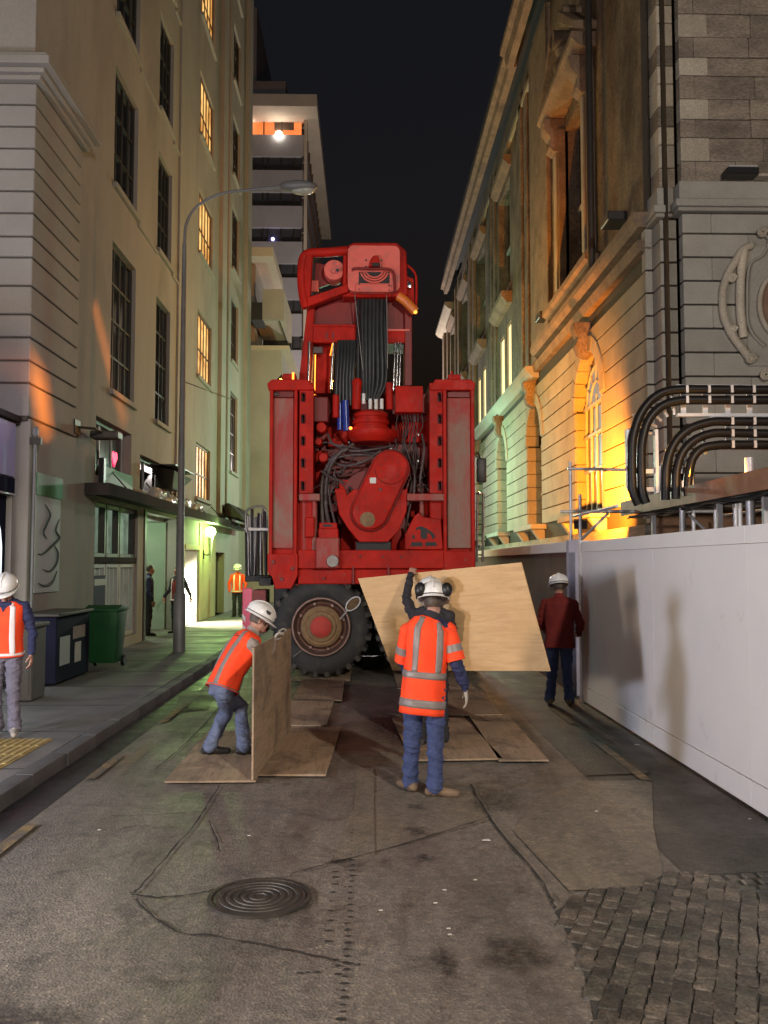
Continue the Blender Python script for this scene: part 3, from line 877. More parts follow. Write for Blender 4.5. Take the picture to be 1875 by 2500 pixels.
# dark extractor hood over the canopy
eh = thing('extractor_hood', 'dark pyramid shaped hood hanging by the wall above the canopy', 'hood', (LX + .4, 22.9, 3.9))
bm = nbm()
tp_ = [(LX + .02, 21.9, 4.42), (LX + .62, 21.9, 4.30), (LX + .62, 24.2, 4.30), (LX + .02, 24.2, 4.42)]
bt_ = [(LX + .12, 22.7, 3.92), (LX + .40, 22.7, 3.90), (LX + .40, 23.5, 3.90), (LX + .12, 23.5, 3.92)]
va, vb_2 = [bm.verts.new(p) for p in tp_], [bm.verts.new(p) for p in bt_]
bm.faces.new(va); bm.faces.new(list(reversed(vb_2)))
for k in range(4):
    bm.faces.new((va[k], vb_2[k], vb_2[(k + 1) % 4], va[(k + 1) % 4]))
obj('hood_shell', bm, M['frame_dark'], eh, .012)
boxobj('hood_flange', (LX + .004, LX + .66, 21.86, 24.24, 4.425, 4.46), M['frame_dark'], eh, .006)

# open lobby
lob = thing('lobby', 'open lobby with walls tinted by greenish light and small ceiling lights', 'lobby', (LX - 1.8, 23.4, 0.13))
boxobj('back_wall', (LX - 3.7, LX - 3.62, 21.6, 25.25, 0.13, 3.25), M['interior_wall'], lob)
boxobj('ceiling_panel', (LX - 3.6, LX - .36, 21.66, 25.19, 3.16, 3.24), M['frame_pale'], lob)
boxobj('lobby_floor', (LX - 3.6, LX - .01, 21.66, 25.19, 0.131, 0.137), M['footpath'], lob)
boxobj('far_side_wall', (LX - 3.6, LX - .30, 25.12, 25.19, 0.14, 3.15), M['interior_wall'], lob)
for (xx, yy) in ((-0.9, 22.6), (-1.1, 24.0), (-2.4, 23.0)):
    bm = nbm(); bm_lathe(bm, [(0.0, -0.02), (0.15, -0.02), (0.17, 0.0)], (LX + xx, yy, 3.155), (0, 0, 1), 20)
    obj('ceiling_light', bm, mk_emit('lobby_light', (0.95, 1.0, 0.8), 5.0) if xx == -0.9 else bpy.data.materials['lobby_light'], lob)
lamp('lobby_ceiling_light', 'POINT', (LX - 1.0, 23.3, 2.85), 95, (0.75, 1.0, 0.70), 0.15)
boxobj('door_jamb', (LX - .02, LX + .03, 21.45, 21.66, 0.13, 3.3), M['frame_dark'], lob, 0.01)
boxobj('door_jamb', (LX - .02, LX + .03, 25.18, 25.4, 0.13, 3.3), M['frame_dark'], lob, 0.01)

# brightly lit doorway
dw = thing('lit_doorway', 'open doorway full of bright white light beside the green wall lamp', 'doorway', (LX, 27.3, 0.13))
boxobj('bright_room', (LX - 1.17, LX - 1.13, 26.32, 28.33, 0.15, 2.40), M['lit_white'], dw)
boxobj('door_leaf', (LX - .9, LX - .02, 28.29, 28.34, 0.14, 2.38), M['frame_pale'], dw, 0.006)
boxobj('door_head', (LX - .02, LX + .05, 26.2, 28.45, 2.42, 2.56), M['mustard'], dw, 0.008)
boxobj('threshold', (LX - .3, LX + .03, 26.32, 28.33, 0.131, 0.15), M['steel'], dw)
bm = nbm(); bm_box(bm, LX - .01, LX + .03, 28.46, 31.5, 0.14, 3.3)
obj('mustard_wall_panel', bm, M['mustard'], dw, 0.006)
boxobj('mustard_wall_panel', (LX - .01, LX + .03, 25.42, 26.19, 0.14, 3.3), M['mustard'], dw, 0.006)
bm = nbm(); frame_rect(bm, LX - .35, LX - .25, 31.62, 33.58, 0.14, 2.38, .08)
obj('far_door_frame', bm, M['frame_dark'], dw)
boxobj('far_door', (LX - .33, LX - .28, 31.7, 33.5, 0.16, 2.3), M['door_brown'], dw)
d_ = lamp('doorway_light', 'AREA', (LX - 0.95, 27.3, 1.5), 900, (1.0, 0.90, 0.62), 1.3, target=(LX + 1.6, 27.9, 0.1))
d_.data.spread = R(110)

# green wall lamp
gl = thing('wall_torch_lamp', 'glowing green globe wall lamp on a long tapered stem', 'lamp', (LX + .2, 29.1, 2.6))
bm = nbm(); bm_lathe(bm, [(0.0, -0.16), (0.10, -0.14), (0.155, -0.06), (0.17, 0.02), (0.145, 0.11), (0.08, 0.16), (0.0, 0.175)], (LX + .26, 29.1, 3.02), (0, 0, 1), 24)
obj('globe', bm, M['lit_green'], gl, smooth=60)
bm = nbm(); bm_lathe(bm, [(0.0, -0.98), (0.03, -0.97), (0.035, -0.8), (0.075, -0.25), (0.11, -0.15), (0.0, -0.145)], (LX + .26, 29.1, 3.02), (0, 0, 1), 20)
obj('tapered_stem', bm, M['frame_pale'], gl, smooth=50)
bm = nbm(); bm_tube(bm, [(LX + .031, 29.1, 2.30), (LX + .15, 29.1, 2.26), (LX + .26, 29.1, 2.30)], 0.02, 8); bm_box(bm, LX + .031, LX + .06, 29.03, 29.17, 2.14, 2.42)
obj('wall_bracket', bm, M['frame_dark'], gl)
lamp('wall_torch_light', 'POINT', (LX + .52, 29.1, 3.02), 330, (0.55, 1.0, 0.28), 0.16)

# dark folded awnings at the end of the canopy
for i, (yy, w_) in enumerate(((32.2, 1.6), (34.4, 1.9))):
    bm = nbm()
    pr = [(0.0, 0.75), (0.25, 0.80), (0.9, 0.30), (1.15, 0.05), (1.12, -0.02), (0.85, 0.12), (0.0, 0.18)]
    bm_poly_extrude(bm, [(LX + .20 + a * .62, yy, 3.56 + b * .8) for a, b in pr], (0, w_, 0))
    s_ = obj('folded_awning', bm, M['canopy_dark'], None, 0.02)
    set_tags(s_, ('dark folded awning next to the end of the flat canopy', 'dark folded awning on the wall beyond the first one')[i], 'awning')

# low shop at the street corner (only its end shows)
sh = thing('corner_shop', 'low shop end with a violet lit fascia and a dark doorway', 'shop', (-8, 11.5, 0.13))
bm = nbm()
wall_grid(bm, 8.8, 13.82, 0.13, 4.2, [(10.0, 13.79, 0.13, 3.32, 0.10)], lambda u, v, d: (-5.52 - d, u, v), 0.10)
wall_grid(bm, -14, -5.52, 0.13, 4.2, [], lambda u, v, d: (u, 8.8, v), .5)
obj('wall', bm, M['cream_block'], sh)
boxobj('fascia_panel', (-5.518, -5.49, 9.0, 13.80, 3.34, 4.18), mk('violet_lit_panel', (0.40, 0.39, 0.56), (0.33, 0.32, 0.48), 1, 0.7), sh, .006)  # violet light put into the panel colour
bm = nbm(); bm_box(bm, -14, -5.42, 8.7, 13.85, 4.2, 4.30)
obj('roof_edge', bm, M['canopy_dark'], sh, 0.01)
boxobj('door_lintel', (-5.58, -5.48, 10.0, 13.79, 3.05, 3.32), M['navy_box'], sh, 0.006)
boxobj('metal_strip', (-5.479, -5.47, 10.0, 13.79, 3.05, 3.08), M['galv'], sh)
boxobj('dark_door', (-5.66, -5.61, 10.0, 13.79, 0.14, 3.04), M['navy_box'], sh)
bm = nbm()
pr = [(10.6, 0.5), (13.62, 0.5), (13.62, 2.25), (13.56, 2.5), (13.45, 2.68), (13.3, 2.74), (10.6, 2.74)]
bm_poly_extrude(bm, [(-5.607, a, b) for a, b in pr], (0.02, 0, 0))
obj('lit_display_window', bm, M['lit_cool'], sh)
lamp('shop_violet_light', 'POINT', (-4.75, 12.2, 4.6), 26, (0.55, 0.52, 1.0), 0.15)

# white banner with an ink swirl
bn = thing('wall_banner', 'tall white banner with a green header and ink swirl on the wall', 'banner', (LX + .1, 14.9, 2))
xa = LX + 0.08
tl, tr = on_x(87, 1190, xa), on_x(147, 1205, xa)
bm = nbm(); bm_box(bm, xa, xa + .012, tl.y, tr.y, 1.52, 3.40)
obj('banner_sheet', bm, M['poster'], bn)
bm = nbm(); bm_box(bm, xa + .013, xa + .03, tl.y - .02, tr.y + .05, 3.10, 3.46)
obj('green_header', bm, M['poster_green'], bn)
def bpt(u, v): return V((xa + 0.016, tl.y + (tr.y - tl.y) * u, 1.52 + 1.58 * v))
for pts in (([(0.35, 0.92), (0.55, 0.82), (0.40, 0.70), (0.30, 0.62), (0.45, 0.56)]), ([(0.95, 0.78), (0.8, 0.66), (0.95, 0.58), (0.7, 0.5), (0.3, 0.40), (0.1, 0.40)]),
            ([(0.75, 0.50), (0.9, 0.42), (0.85, 0.30), (0.6, 0.22), (0.3, 0.24)]), ([(0.9, 0.22), (0.7, 0.10), (0.4, 0.07), (0.15, 0.10)])):
    bm = nbm(); bm_tube(bm, smooth_path([bpt(*p) for p in pts], 6), [0.006 + 0.02 * math.sin(math.pi * i / (6 * (len(pts) - 1))) for i in range(6 * (len(pts) - 1) + 1)], 6)
    obj('ink_swirl', bm, M['ink'], bn)

# thin sign pole
c = on_z(72, 1668, 0.13)
pl = thing('sign_pole', 'thin grey steel pole with a cap bracket beside the white banner', 'pole', (c.x, c.y, 0.13))
bm = nbm(); bm_cyl(bm, (c.x, c.y, 0.13), (c.x, c.y, 4.0), 0.028, n=12)
obj('shaft', bm, M['lamp_grey'], pl, smooth=40)
bm = nbm(); bm_box(bm, c.x - .045, c.x + .045, c.y - .04, c.y + .04, 4.0, 4.16)
obj('cap', bm, M['lamp_grey'], pl, 0.02)
bm = nbm(); bm_box(bm, c.x - .16, c.x + .10, c.y - .03, c.y + .03, 3.88, 3.99)
obj('bracket', bm, M['frame_dark'], pl)

# dark notice cabinet by the wall and grey control cabinet
nc = thing('notice_cabinet', 'low dark navy cabinet with pasted notices beside the green bin', 'cabinet', (-4.95, 14.4, 0.13))
boxobj('cabinet_body', (-5.32, -4.72, 13.6, 15.2, 0.16, 1.18), M['navy_box'], nc, 0.015)
boxobj('cabinet_top', (-5.32, -4.66, 13.55, 15.25, 1.182, 1.23), M['frame_dark'], nc, 0.01)
for (y0, y1, z0, z1, m_) in ((13.75, 14.2, 0.42, 0.86, 'poster'), (14.35, 14.95, 0.78, 0.98, 'shirt_grey'), (14.45, 14.75, 0.40, 0.72, 'litter')):
    boxobj('pasted_notice', (-4.719, -4.714, y0, y1, z0, z1), M[m_], nc)
gc = thing('control_cabinet', 'narrow grey metal control cabinet standing on the footpath', 'cabinet', (-4.6, 12.4, 0.13))
boxobj('cabinet_body', (-4.78, -4.52, 12.1, 12.6, 0.14, 1.12), M['grey_box'], gc, 0.012)
boxobj('cabinet_lid', (-4.82, -4.48, 12.06, 12.64, 1.122, 1.18), M['grey_box'], gc, 0.015)
boxobj('door_panel', (-4.74, -4.56, 12.09, 12.099, 0.22, 1.05), M['grey_box'], gc)

# green wheelie bin
c = on_z(248, 1632, 0.13)
bx_, by_ = c.x, c.y + 0.25
wb = thing('wheelie_bin', 'green plastic wheelie bin with closed lid beside the notice cabinet', 'bin', (bx_, by_, 0.13))
bm = nbm()
vb = bm_box(bm, bx_ - .29, bx_ + .29, by_ - .33, by_ + .33, 0.22, 1.14)
for v in bm.verts:
    if v.co.z < 0.5:
        v.co.x = bx_ + (v.co.x - bx_) * 0.80; v.co.y = by_ + (v.co.y - by_) * 0.74
obj('bin_body', bm, M['green_bin'], wb, 0.03, 2, 40)
bm = nbm()
bm_poly_extrude(bm, [(bx_ - .31, by_ - .38, 1.143), (bx_ - .31, by_ + .36, 1.143), (bx_ - .31, by_ + .33, 1.22), (bx_ - .31, by_ - .1, 1.25), (bx_ - .31, by_ - .36, 1.19)], (0.62, 0, 0))
obj('lid', bm, M['green_bin'], wb, 0.02, 2, 40)
bm = nbm(); bm_cyl(bm, (bx_ - .26, by_ + .40, 1.16), (bx_ + .26, by_ + .40, 1.16), 0.018, n=10)
obj('handle', bm, M['black_plastic'], wb)
for s in (-1, 1):
    bm = nbm(); bm_cyl(bm, (bx_ + s * .22, by_ + .24, 0.23), (bx_ + s * .28, by_ + .24, 0.23), 0.10, n=20)
    obj('wheel', bm, M['black_plastic'], wb)

# street lamp
c = on_z(437, 1592, 0.13)
sl = thing('street_lamp', 'tall grey street lamp with a curved arm reaching over the road', 'street lamp', (c.x, c.y, 0.13))
bm = nbm()
bm_tube(bm, [(c.x, c.y, 0.13), (c.x, c.y, 1.35), (c.x, c.y, 1.40), (c.x, c.y, 8.9)], [0.13, 0.125, 0.085, 0.045], 16)
obj('pole', bm, M['lamp_grey'], sl, smooth=40)
bm = nbm()
arm = smooth_path([(c.x, c.y, 8.85), (c.x + .04, c.y, 9.35), (c.x + .28, c.y, 9.75), (c.x + .8, c.y, 10.02), (c.x + 1.5, c.y, 10.12), (c.x + 2.1, c.y, 10.18)], 5)
bm_tube(bm, arm, 0.032, 10)
obj('arm', bm, M['lamp_grey'], sl, smooth=60)
bm = nbm(); bm_ball(bm, (c.x + 2.45, c.y, 10.20), 0.42, 1.0, 0.38, 0.30, 16, 8)
hd = obj('lamp_head', bm, M['lamp_grey'], sl, smooth=60)
bm = nbm(); bm_ball(bm, (c.x + 2.55, c.y, 10.11), 0.27, 1.0, 0.42, 0.38, 14, 8)
obj('lens', bm, M['lamp_glass'], hd, smooth=60)
bm = nbm(); bm_cyl(bm, (c.x, c.y, 5.9), (c.x + .75, c.y + 2, 5.88), 0.012, n=6)
obj('stay_wire', bm, M['lamp_grey'], sl)

# ------------------------------------------------------------------ building beyond, with a wide eaves soffit
MB_ = thing('soffit_building', 'pale flat roofed building with wide eaves beyond the cream building', 'building', (-8, 48, 0.13))
bm = nbm()
wall_grid(bm, 43.7, 53.0, 0.13, 17.0, [(44.6, 46.2, 11.0, 15.4)], lambda u, v, d: (-5.6 - d, u, v), .4)
wall_grid(bm, -20, -5.6, 0.13, 17.0, [(-6.28, -5.85, 13.2, 15.9), (-7.4, -6.6, 13.2, 15.9)], lambda u, v, d: (u, 43.7 + d, v), .4)
obj('wall', bm, M['mid_wall'], MB_)
for (a, b) in ((-6.28, -5.85), (-7.4, -6.6)):
    boxobj('window', (a, b, 43.98, 44.05, 13.2, 15.9), M['window_dark'], MB_)
    boxobj('window_mullion', ((a + b) / 2 - .04, (a + b) / 2 + .04, 43.9, 43.979, 13.2, 15.9), M['frame_dark'], MB_)
boxobj('window', (-5.95, -5.88, 44.6, 46.2, 11.0, 15.4), M['window_dark'], MB_)
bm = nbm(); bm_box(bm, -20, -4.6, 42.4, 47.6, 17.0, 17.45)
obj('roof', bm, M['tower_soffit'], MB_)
bm = nbm(); bm_box(bm, -5.598, -4.35, 42.6, 47.6, 0.13, 5.2)
bm.free()
ba = thing('oriel_box', 'boxy pale oriel with an open underside on the flat roofed building', 'oriel', (-4.8, 44.5, 13.8))
boxobj('oriel_front', (-5.05, -4.02, 42.05, 42.25, 13.75, 15.25), M['mid_wall'], ba)
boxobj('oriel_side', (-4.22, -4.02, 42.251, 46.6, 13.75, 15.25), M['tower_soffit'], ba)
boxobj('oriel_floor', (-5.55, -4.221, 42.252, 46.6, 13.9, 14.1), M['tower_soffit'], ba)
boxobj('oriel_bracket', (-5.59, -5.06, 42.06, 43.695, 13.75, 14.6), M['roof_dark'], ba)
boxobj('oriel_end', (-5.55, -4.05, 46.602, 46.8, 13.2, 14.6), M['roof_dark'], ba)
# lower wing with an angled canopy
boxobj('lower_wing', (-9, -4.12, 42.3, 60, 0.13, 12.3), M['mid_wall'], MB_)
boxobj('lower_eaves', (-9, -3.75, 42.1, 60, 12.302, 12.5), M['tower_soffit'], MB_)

# ------------------------------------------------------------------ tower
TW = thing('office_tower', 'grey tower with banded floors and a broad pale roof soffit', 'tower', (-14, 92, 0))
TX, TY0, TY1, TZ = -5.73, 78.5, 108.0, 42.4
bm = nbm(); bm_box(bm, -30, TX - .5, TY0 + .5, TY1, 0, TZ - .01)
obj('core', bm, M['roof_dark'], TW)
bm = nbm(); bm_box(bm, -30, -4.45, 75.9, TY1, TZ, TZ + 1.1)
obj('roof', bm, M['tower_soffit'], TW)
bm = nbm(); bm_box(bm, -30, -7.5, 79, TY1 - 4, TZ + 1.1, TZ + 4.0)
obj('plant_room', bm, M['tower_wall'], TW)
bm = nbm(); bm_box(bm, -30, -10.6, 82, TY1 - 8, TZ + 4.0, TZ + 13)
obj('lift_tower', bm, M['tower_wall'], TW)
fz = 3.32
for k in range(11):
    zt = TZ - 1.3 - k * fz
    boxobj('window_strip', (-30, TX - .3, TY0 + .3, TY0 + .5, zt - .01, zt + 1.31 if k else TZ - .02), M['lit_orange'] if k == 0 else M['tower_glass'], TW)
    boxobj('window_strip', (TX - .5, TX - .3, TY0 + .51, TY1, zt, zt + 1.3), M['window_dark'], TW)
    boxobj('spandrel', (-30, TX, TY0, TY1 - .01, zt - 2.02, zt - .012), M['tower_wall'], TW)
    for j in range(9):
        xx = -6.6 - j * 0.95 - 0.25 * ((j * 7 + k * 3) % 3)
        if k == 0 and j not in (1, 3, 6):
            continue
        boxobj('mullion', (xx - .06, xx + .06, TY0 + .2, TY0 + .299, zt, zt + 1.29), M['frame_dark'], TW)
    for j in range(12):
        yy = TY0 + 1.5 + j * 2.4
        boxobj('fin', (TX - .28, TX + .12, yy - .07, yy + .07, zt, zt + 1.29), M['door_brown'], TW)
boxobj('corner_fin', (TX + .01, TX + .28, TY0 - .25, TY0 + .4, 4, TZ - .01), M['tower_soffit'], TW)
boxobj('blind', (-8.5, -6.7, TY0 + .21, TY0 + .28, TZ - .75, TZ - .05), M['door_brown'], TW)
bm = nbm(); bm_ball(bm, (-8.05, TY0 - .05, TZ - 1.35), 0.33); obj('flood_lamp', bm, M['lit_bulb'], TW)
bm = nbm(); bm_ball(bm, (-10.75, TY0 + .1, TZ - .3), 0.12); obj('flood_lamp', bm, M['lit_bulb'], TW)
bm = nbm(); bm_ball(bm, (-8.55, TY0 + .1, TZ - 11.0), 0.14); obj('blue_lamp', bm, M['lit_blue'], TW)
# ================================================================== RIGHT: old stone building
RX = 5.5
SB = thing('stone_building', 'old rusticated stone building with arched ground floor windows', 'building', (10, 38, 0))
Y0F, Y1F = 16.97, 62.0
arches = [(20.4, 23.0), (27.5, 30.0), (34.4, 36.9), (41.4, 43.9), (48.4, 50.9), (55.4, 57.9)]
ZS, ZSP, ZTOP = 3.22, 6.0, 7.25                     # sill, springing, crown
JX = RX + 0.06                                      # joint plane behind the block faces
bm = nbm()
holes = [(a, b, ZS, ZTOP, 0.62) for a, b in arches]
wall_grid(bm, Y0F, Y1F, 0.0, 8.9, holes, lambda u, v, d: (JX + d, u, v), 0.62)
# spandrels: rectangle minus half circle
for (a, b) in arches:
    yc, r_ = (a + b) / 2, (b - a) / 2
    n = 16
    for s in (-1, 1):
        arc = [(yc + s * r_ * math.sin(math.pi / 2 * k / n), ZSP + r_ * math.cos(math.pi / 2 * k / n)) for k in range(n + 1)]
        for p, q in zip(arc, arc[1:]):
            bm.faces.new([bm.verts.new((JX, p[0], p[1])), bm.verts.new((JX, q[0], q[1])), bm.verts.new((JX, q[0], ZTOP)), bm.verts.new((JX, p[0], ZTOP))])
            bm.faces.new([bm.verts.new((JX, p[0], p[1])), bm.verts.new((JX, q[0], q[1])), bm.verts.new((JX + .6, q[0], q[1])), bm.verts.new((JX + .6, p[0], p[1]))])
obj('joint_wall', bm, M['stone_joint'], SB)
# dark core so that nothing shows through
boxobj('core', (RX + 1.2, 24, 17.4, 61.9, 0, 19.0), M['roof_dark'], SB)
# blocks: unit block, chamfered, scaled per course
def block_mesh(name, m, ch=0.02):
    bm = nbm()
    bm_box(bm, -.5, .5, -.5, .5, -.5, .5)
    me = mesh_from(bm, name, ch, 1)
    me.materials.append(m)
    return me
def blk(me, name, x0, x1, y0, y1, z0, z1, parent=SB):
    place(name, me, None, parent, Matrix.Translation(((x0 + x1) / 2, (y0 + y1) / 2, (z0 + z1) / 2)) @ Matrix.Diagonal((x1 - x0, y1 - y0, z1 - z0, 1)))
b_st, b_gr, b_dk, b_lt = block_mesh('stone_block', M['stone']), block_mesh('stone_block', M['stone_grey']), block_mesh('stone_block', M['stone_dark'], .03), block_mesh('stone_block', M['stone_light'], .03)
ch = 0.455
z = ZS
row = 0
g = 0.019
while z + ch <= 8.05:
    z1 = z + ch
    # free intervals along the facade at this course
    segs = []
    y = Y0F
    for (a, b) in arches:
        yc, r_ = (a + b) / 2, (b - a) / 2
        half = r_ + 0.02 if z < ZSP else (math.sqrt(max(0, r_ * r_ - (z - ZSP) ** 2)) + 0.02 if z < ZTOP else 0)
        if half > 0.05:
            segs.append((y, yc - half)); y = yc + half
    segs.append((y, Y1F))
    for (a, b) in segs:
        if a > 45: break
        L_ = b - a
        n = max(1, round(L_ / (1.55 if a < 31 else 2.3)))
        off = (0.5 if row % 2 else 0.0)
        cuts = [a] + [a + L_ * (k + off * .6) / n for k in range(1, n)] + [b]
        for p, q in zip(cuts, cuts[1:]):
            if p > 46: break
            blk(b_st, 'stone_block', RX, RX + 0.10, p + g * .25, q - g * .25, z + g, z1 - g)
    z = z1
    row += 1
Z8 = z
# plain far end of the facade
boxobj('far_facade', (RX + .01, RX + .055, 46.1, 61.9, ZS, Z8), M['stone'], SB)
# plinth below the sills
boxobj('plinth', (RX - .12, RX + .3, 16.9, 62, 0.0, 2.75), M['stone_dark'], SB, 0.02)
# voussoir rings, jamb liners, keystones, sills and tracery for every arch
for ai, (a, b) in enumerate(arches):
    yc, r_ = (a + b) / 2, (b - a) / 2
    n = 11
    for k in range(n):
        t0, t1 = math.pi * (k + .02) / n, math.pi * (k + .98) / n
        bm = nbm()
        pts = []
        for t in (t0, (t0 + t1) / 2, t1):
            pts.append((RX - .035, yc - math.cos(t) * (r_ - .03), ZSP + math.sin(t) * (r_ - .03)))
        for t in (t1, (t0 + t1) / 2, t0):
            pts.append((RX - .035, yc - math.cos(t) * (r_ + .36), ZSP + math.sin(t) * (r_ + .36)))
        bm_poly_extrude(bm, pts, (0.45, 0, 0))
        obj('voussoir', bm, M['stone'], SB, 0.012)
    for (yy0, yy1) in ((a + .004, a + 0.05), (b - 0.05, b - .004)):
        zz = ZS
        while zz < ZSP - .1:
            boxobj('jamb_stone', (RX + .02, RX + .62, yy0, yy1, zz + .008, min(ZSP, zz + ch) - .008), M['stone'], SB, 0.008)
            zz += ch
    # scrolled keystone
    bm = nbm()
    prof = [(-.05, 0.0), (-.22, .10), (-.30, .30), (-.24, .50), (-.34, .66), (-.36, .86), (.1, .86), (.1, 0.0)]
    bm_poly_extrude(bm, [(RX + x_, yc - .22, ZTOP - .12 + z_) for x_, z_ in prof], (0, .44, 0))
    obj('keystone', bm, M['stone_rough'], SB, 0.03, 2, 40)
    # sill and brackets
    bm = nbm(); bm_box(bm, RX - .42, RX + .55, a - .38, b + .38, ZS - .16, ZS - .004)
    si = obj('sill', bm, M['stone_grey'], SB, 0.025, 2)
    for yy in (a - .1, b + .1):
        bm = nbm(); bm_poly_extrude(bm, [(RX - .36, yy - .14, ZS - .17), (RX + .05, yy - .14, ZS - .17), (RX + .05, yy - .14, ZS - .62), (RX - .10, yy - .14, ZS - .55)], (0, .28, 0))
        obj('sill_bracket', bm, M['stone_grey'], si, 0.02)
    # window
    xw = RX + (.22 if ai == 0 else .48)
    bm = nbm()
    bm_poly_extrude(bm, [(xw + .06, a + .02, ZS)] + [(xw + .06, yc - math.cos(math.pi * k / 20) * (r_ - .02), ZSP + math.sin(math.pi * k / 20) * (r_ - .02)) for k in range(21)] + [(xw + .06, b - .02, ZS)], (.03, 0, 0))
    wi = obj('window', bm, M['window_dark'] if ai else mk('sodium_lit_glass', (0.05, 0.04, 0.03), None, 1, 0.15), SB)  # first arch: warmer copy of the dark glass, sodium glow in its colour
    bm = nbm()
    for k in range(5):
        yy = a + (b - a) * (k + .5) / 5
        top = ZSP + math.sqrt(max(.02, (r_ * .5) ** 2 - (yy - yc) ** 2 * .25)) * .35
        bm_box(bm, xw, xw + .055, yy - .035, yy + .035, ZS, top)
    obj('window_upright', bm, M['frame_pale'], wi)
    bm = nbm()
    for zz in (4.35, 5.25, 6.0):
        bm_box(bm, xw - .01, xw + .05, a + .05, b - .05, zz - .04, zz + .04)
    obj('transom_bar', bm, M['frame_pale'], wi)
    bm = nbm()
    for rr in (.42, .72):
        bm_tube(bm, [(xw + .02, yc - math.cos(math.pi * k / 14) * r_ * rr, ZSP + math.sin(math.pi * k / 14) * r_ * rr) for k in range(15)], 0.035, 6)
    for k in (1, 2, 3, 4, 5):
        t = math.pi * k / 6
        bm_tube(bm, [(xw + .02, yc - math.cos(t) * r_ * .42, ZSP + math.sin(t) * r_ * .42), (xw + .02, yc - math.cos(t) * r_ * .97, ZSP + math.sin(t) * r_ * .97)], 0.03, 6)
    obj('fan_tracery', bm, M['frame_pale'], wi)
    if ai == 0:
        for k, (q0, q1, z0, z1) in enumerate(((1.02, 1.48, 4.42, 5.18), (1.52, 1.98, 4.42, 5.18), (1.02, 1.48, 5.32, 5.9), (1.52, 1.98, 5.32, 5.9))):
            boxobj('blue_pane', (xw + .035, xw + .055, a + q0 - .9 + .55, a + q1 - .9 + .55, z0, z1), M['blue_reflect_glow'], wi)
        bm = nbm()
        bm_poly_extrude(bm, [(xw + .035, yc - math.cos(math.pi * k / 10) * r_ * .68, ZSP + .05 + math.sin(math.pi * k / 10) * r_ * .66) for k in range(11)], (.02, 0, 0))
        obj('blue_fanlight', bm, M['blue_reflect_glow'], wi)

# string courses
def mould(name, prof, y0, y1, m, parent=SB):
    bm = nbm()
    bm_poly_extrude(bm, [(x_, y0, z_) for x_, z_ in prof], (0, y1 - y0, 0))
    return obj(name, bm, m, parent)
mould('string_course', [(RX - .38, 8.36), (RX - .38, 8.22), (RX - .26, 8.14), (RX - .14, 8.0), (RX + .3, 7.98), (RX + .3, 8.38)], 28.05, 62, M['stone_grey'])
mould('string_course', [(RX - .22, 8.95), (RX - .22, 8.80), (RX - .12, 8.66), (RX + .3, 8.64), (RX + .3, 8.97)], 16.99, 28.04, M['stone_brown'])
mould('string_course', [(RX - .16, 8.38), (RX - .10, 8.16), (RX + .3, 8.14), (RX + .3, 8.40)], 16.99, 28.04, M['stone_brown'])
mould('window_sill_course', [(RX - .25, 9.50), (RX - .25, 9.36), (RX - .10, 9.25), (RX + .3, 9.25), (RX + .3, 9.52)], 20.75, 25.9, M['stone_brown'])
# upper wall
UX = RX + 0.10
uw = [(21.55, 24.15, 9.55, 14.2), (33.6, 34.8, 8.8, 11.45), (35.3, 36.6, 8.8, 11.3), (40.9, 42.1, 8.8, 11.3), (42.8, 44.0, 8.8, 11.2), (33.6, 36.6, 13, 17.2), (40.9, 44, 13, 17.2), (48, 51, 13, 17.2), (48, 51, 9.0, 11.5), (55, 58, 13, 17.2), (55, 58, 9, 11.5)]
bm = nbm()
wall_grid(bm, Y0F, Y1F, 8.3, 19.6, [(a, b, c_, d_, .14 if 1 <= i_ <= 4 else .45) for i_, (a, b, c_, d_) in enumerate(uw)], lambda u, v, d: (UX + d, u, v), .45)
wall_grid(bm, UX, 24, 0.0, 19.6, [], lambda u, v, d: (u, Y1F, v), .4)
obj('upper_wall', bm, M['stone_rough'], SB)
for i, (a, b, z0, z1) in enumerate(uw):
    lit = i in (1, 2, 3, 4)
    dp = .04 if lit else .33
    w = boxobj('window', (UX + dp + .07, UX + dp + .11, a, b, z0, z1), M['lit_cream'] if lit else M['window_dark'], SB)
    bm = nbm()
    if lit:
        bm_box(bm, UX + dp, UX + dp + .065, a, a + .05, z0, z1); bm_box(bm, UX + dp, UX + dp + .065, b - .05, b, z0, z1)
    else:
        for k in range(1, 3):
            bm_box(bm, UX + .33, UX + .395, a + (b - a) * k / 3 - .05, a + (b - a) * k / 3 + .05, z0, z1)
        bm_box(bm, UX + .33, UX + .39, a, b, (z0 + z1) / 2 - .06, (z0 + z1) / 2 + .06)
    obj('mullion', bm, M['frame_pale'], w)
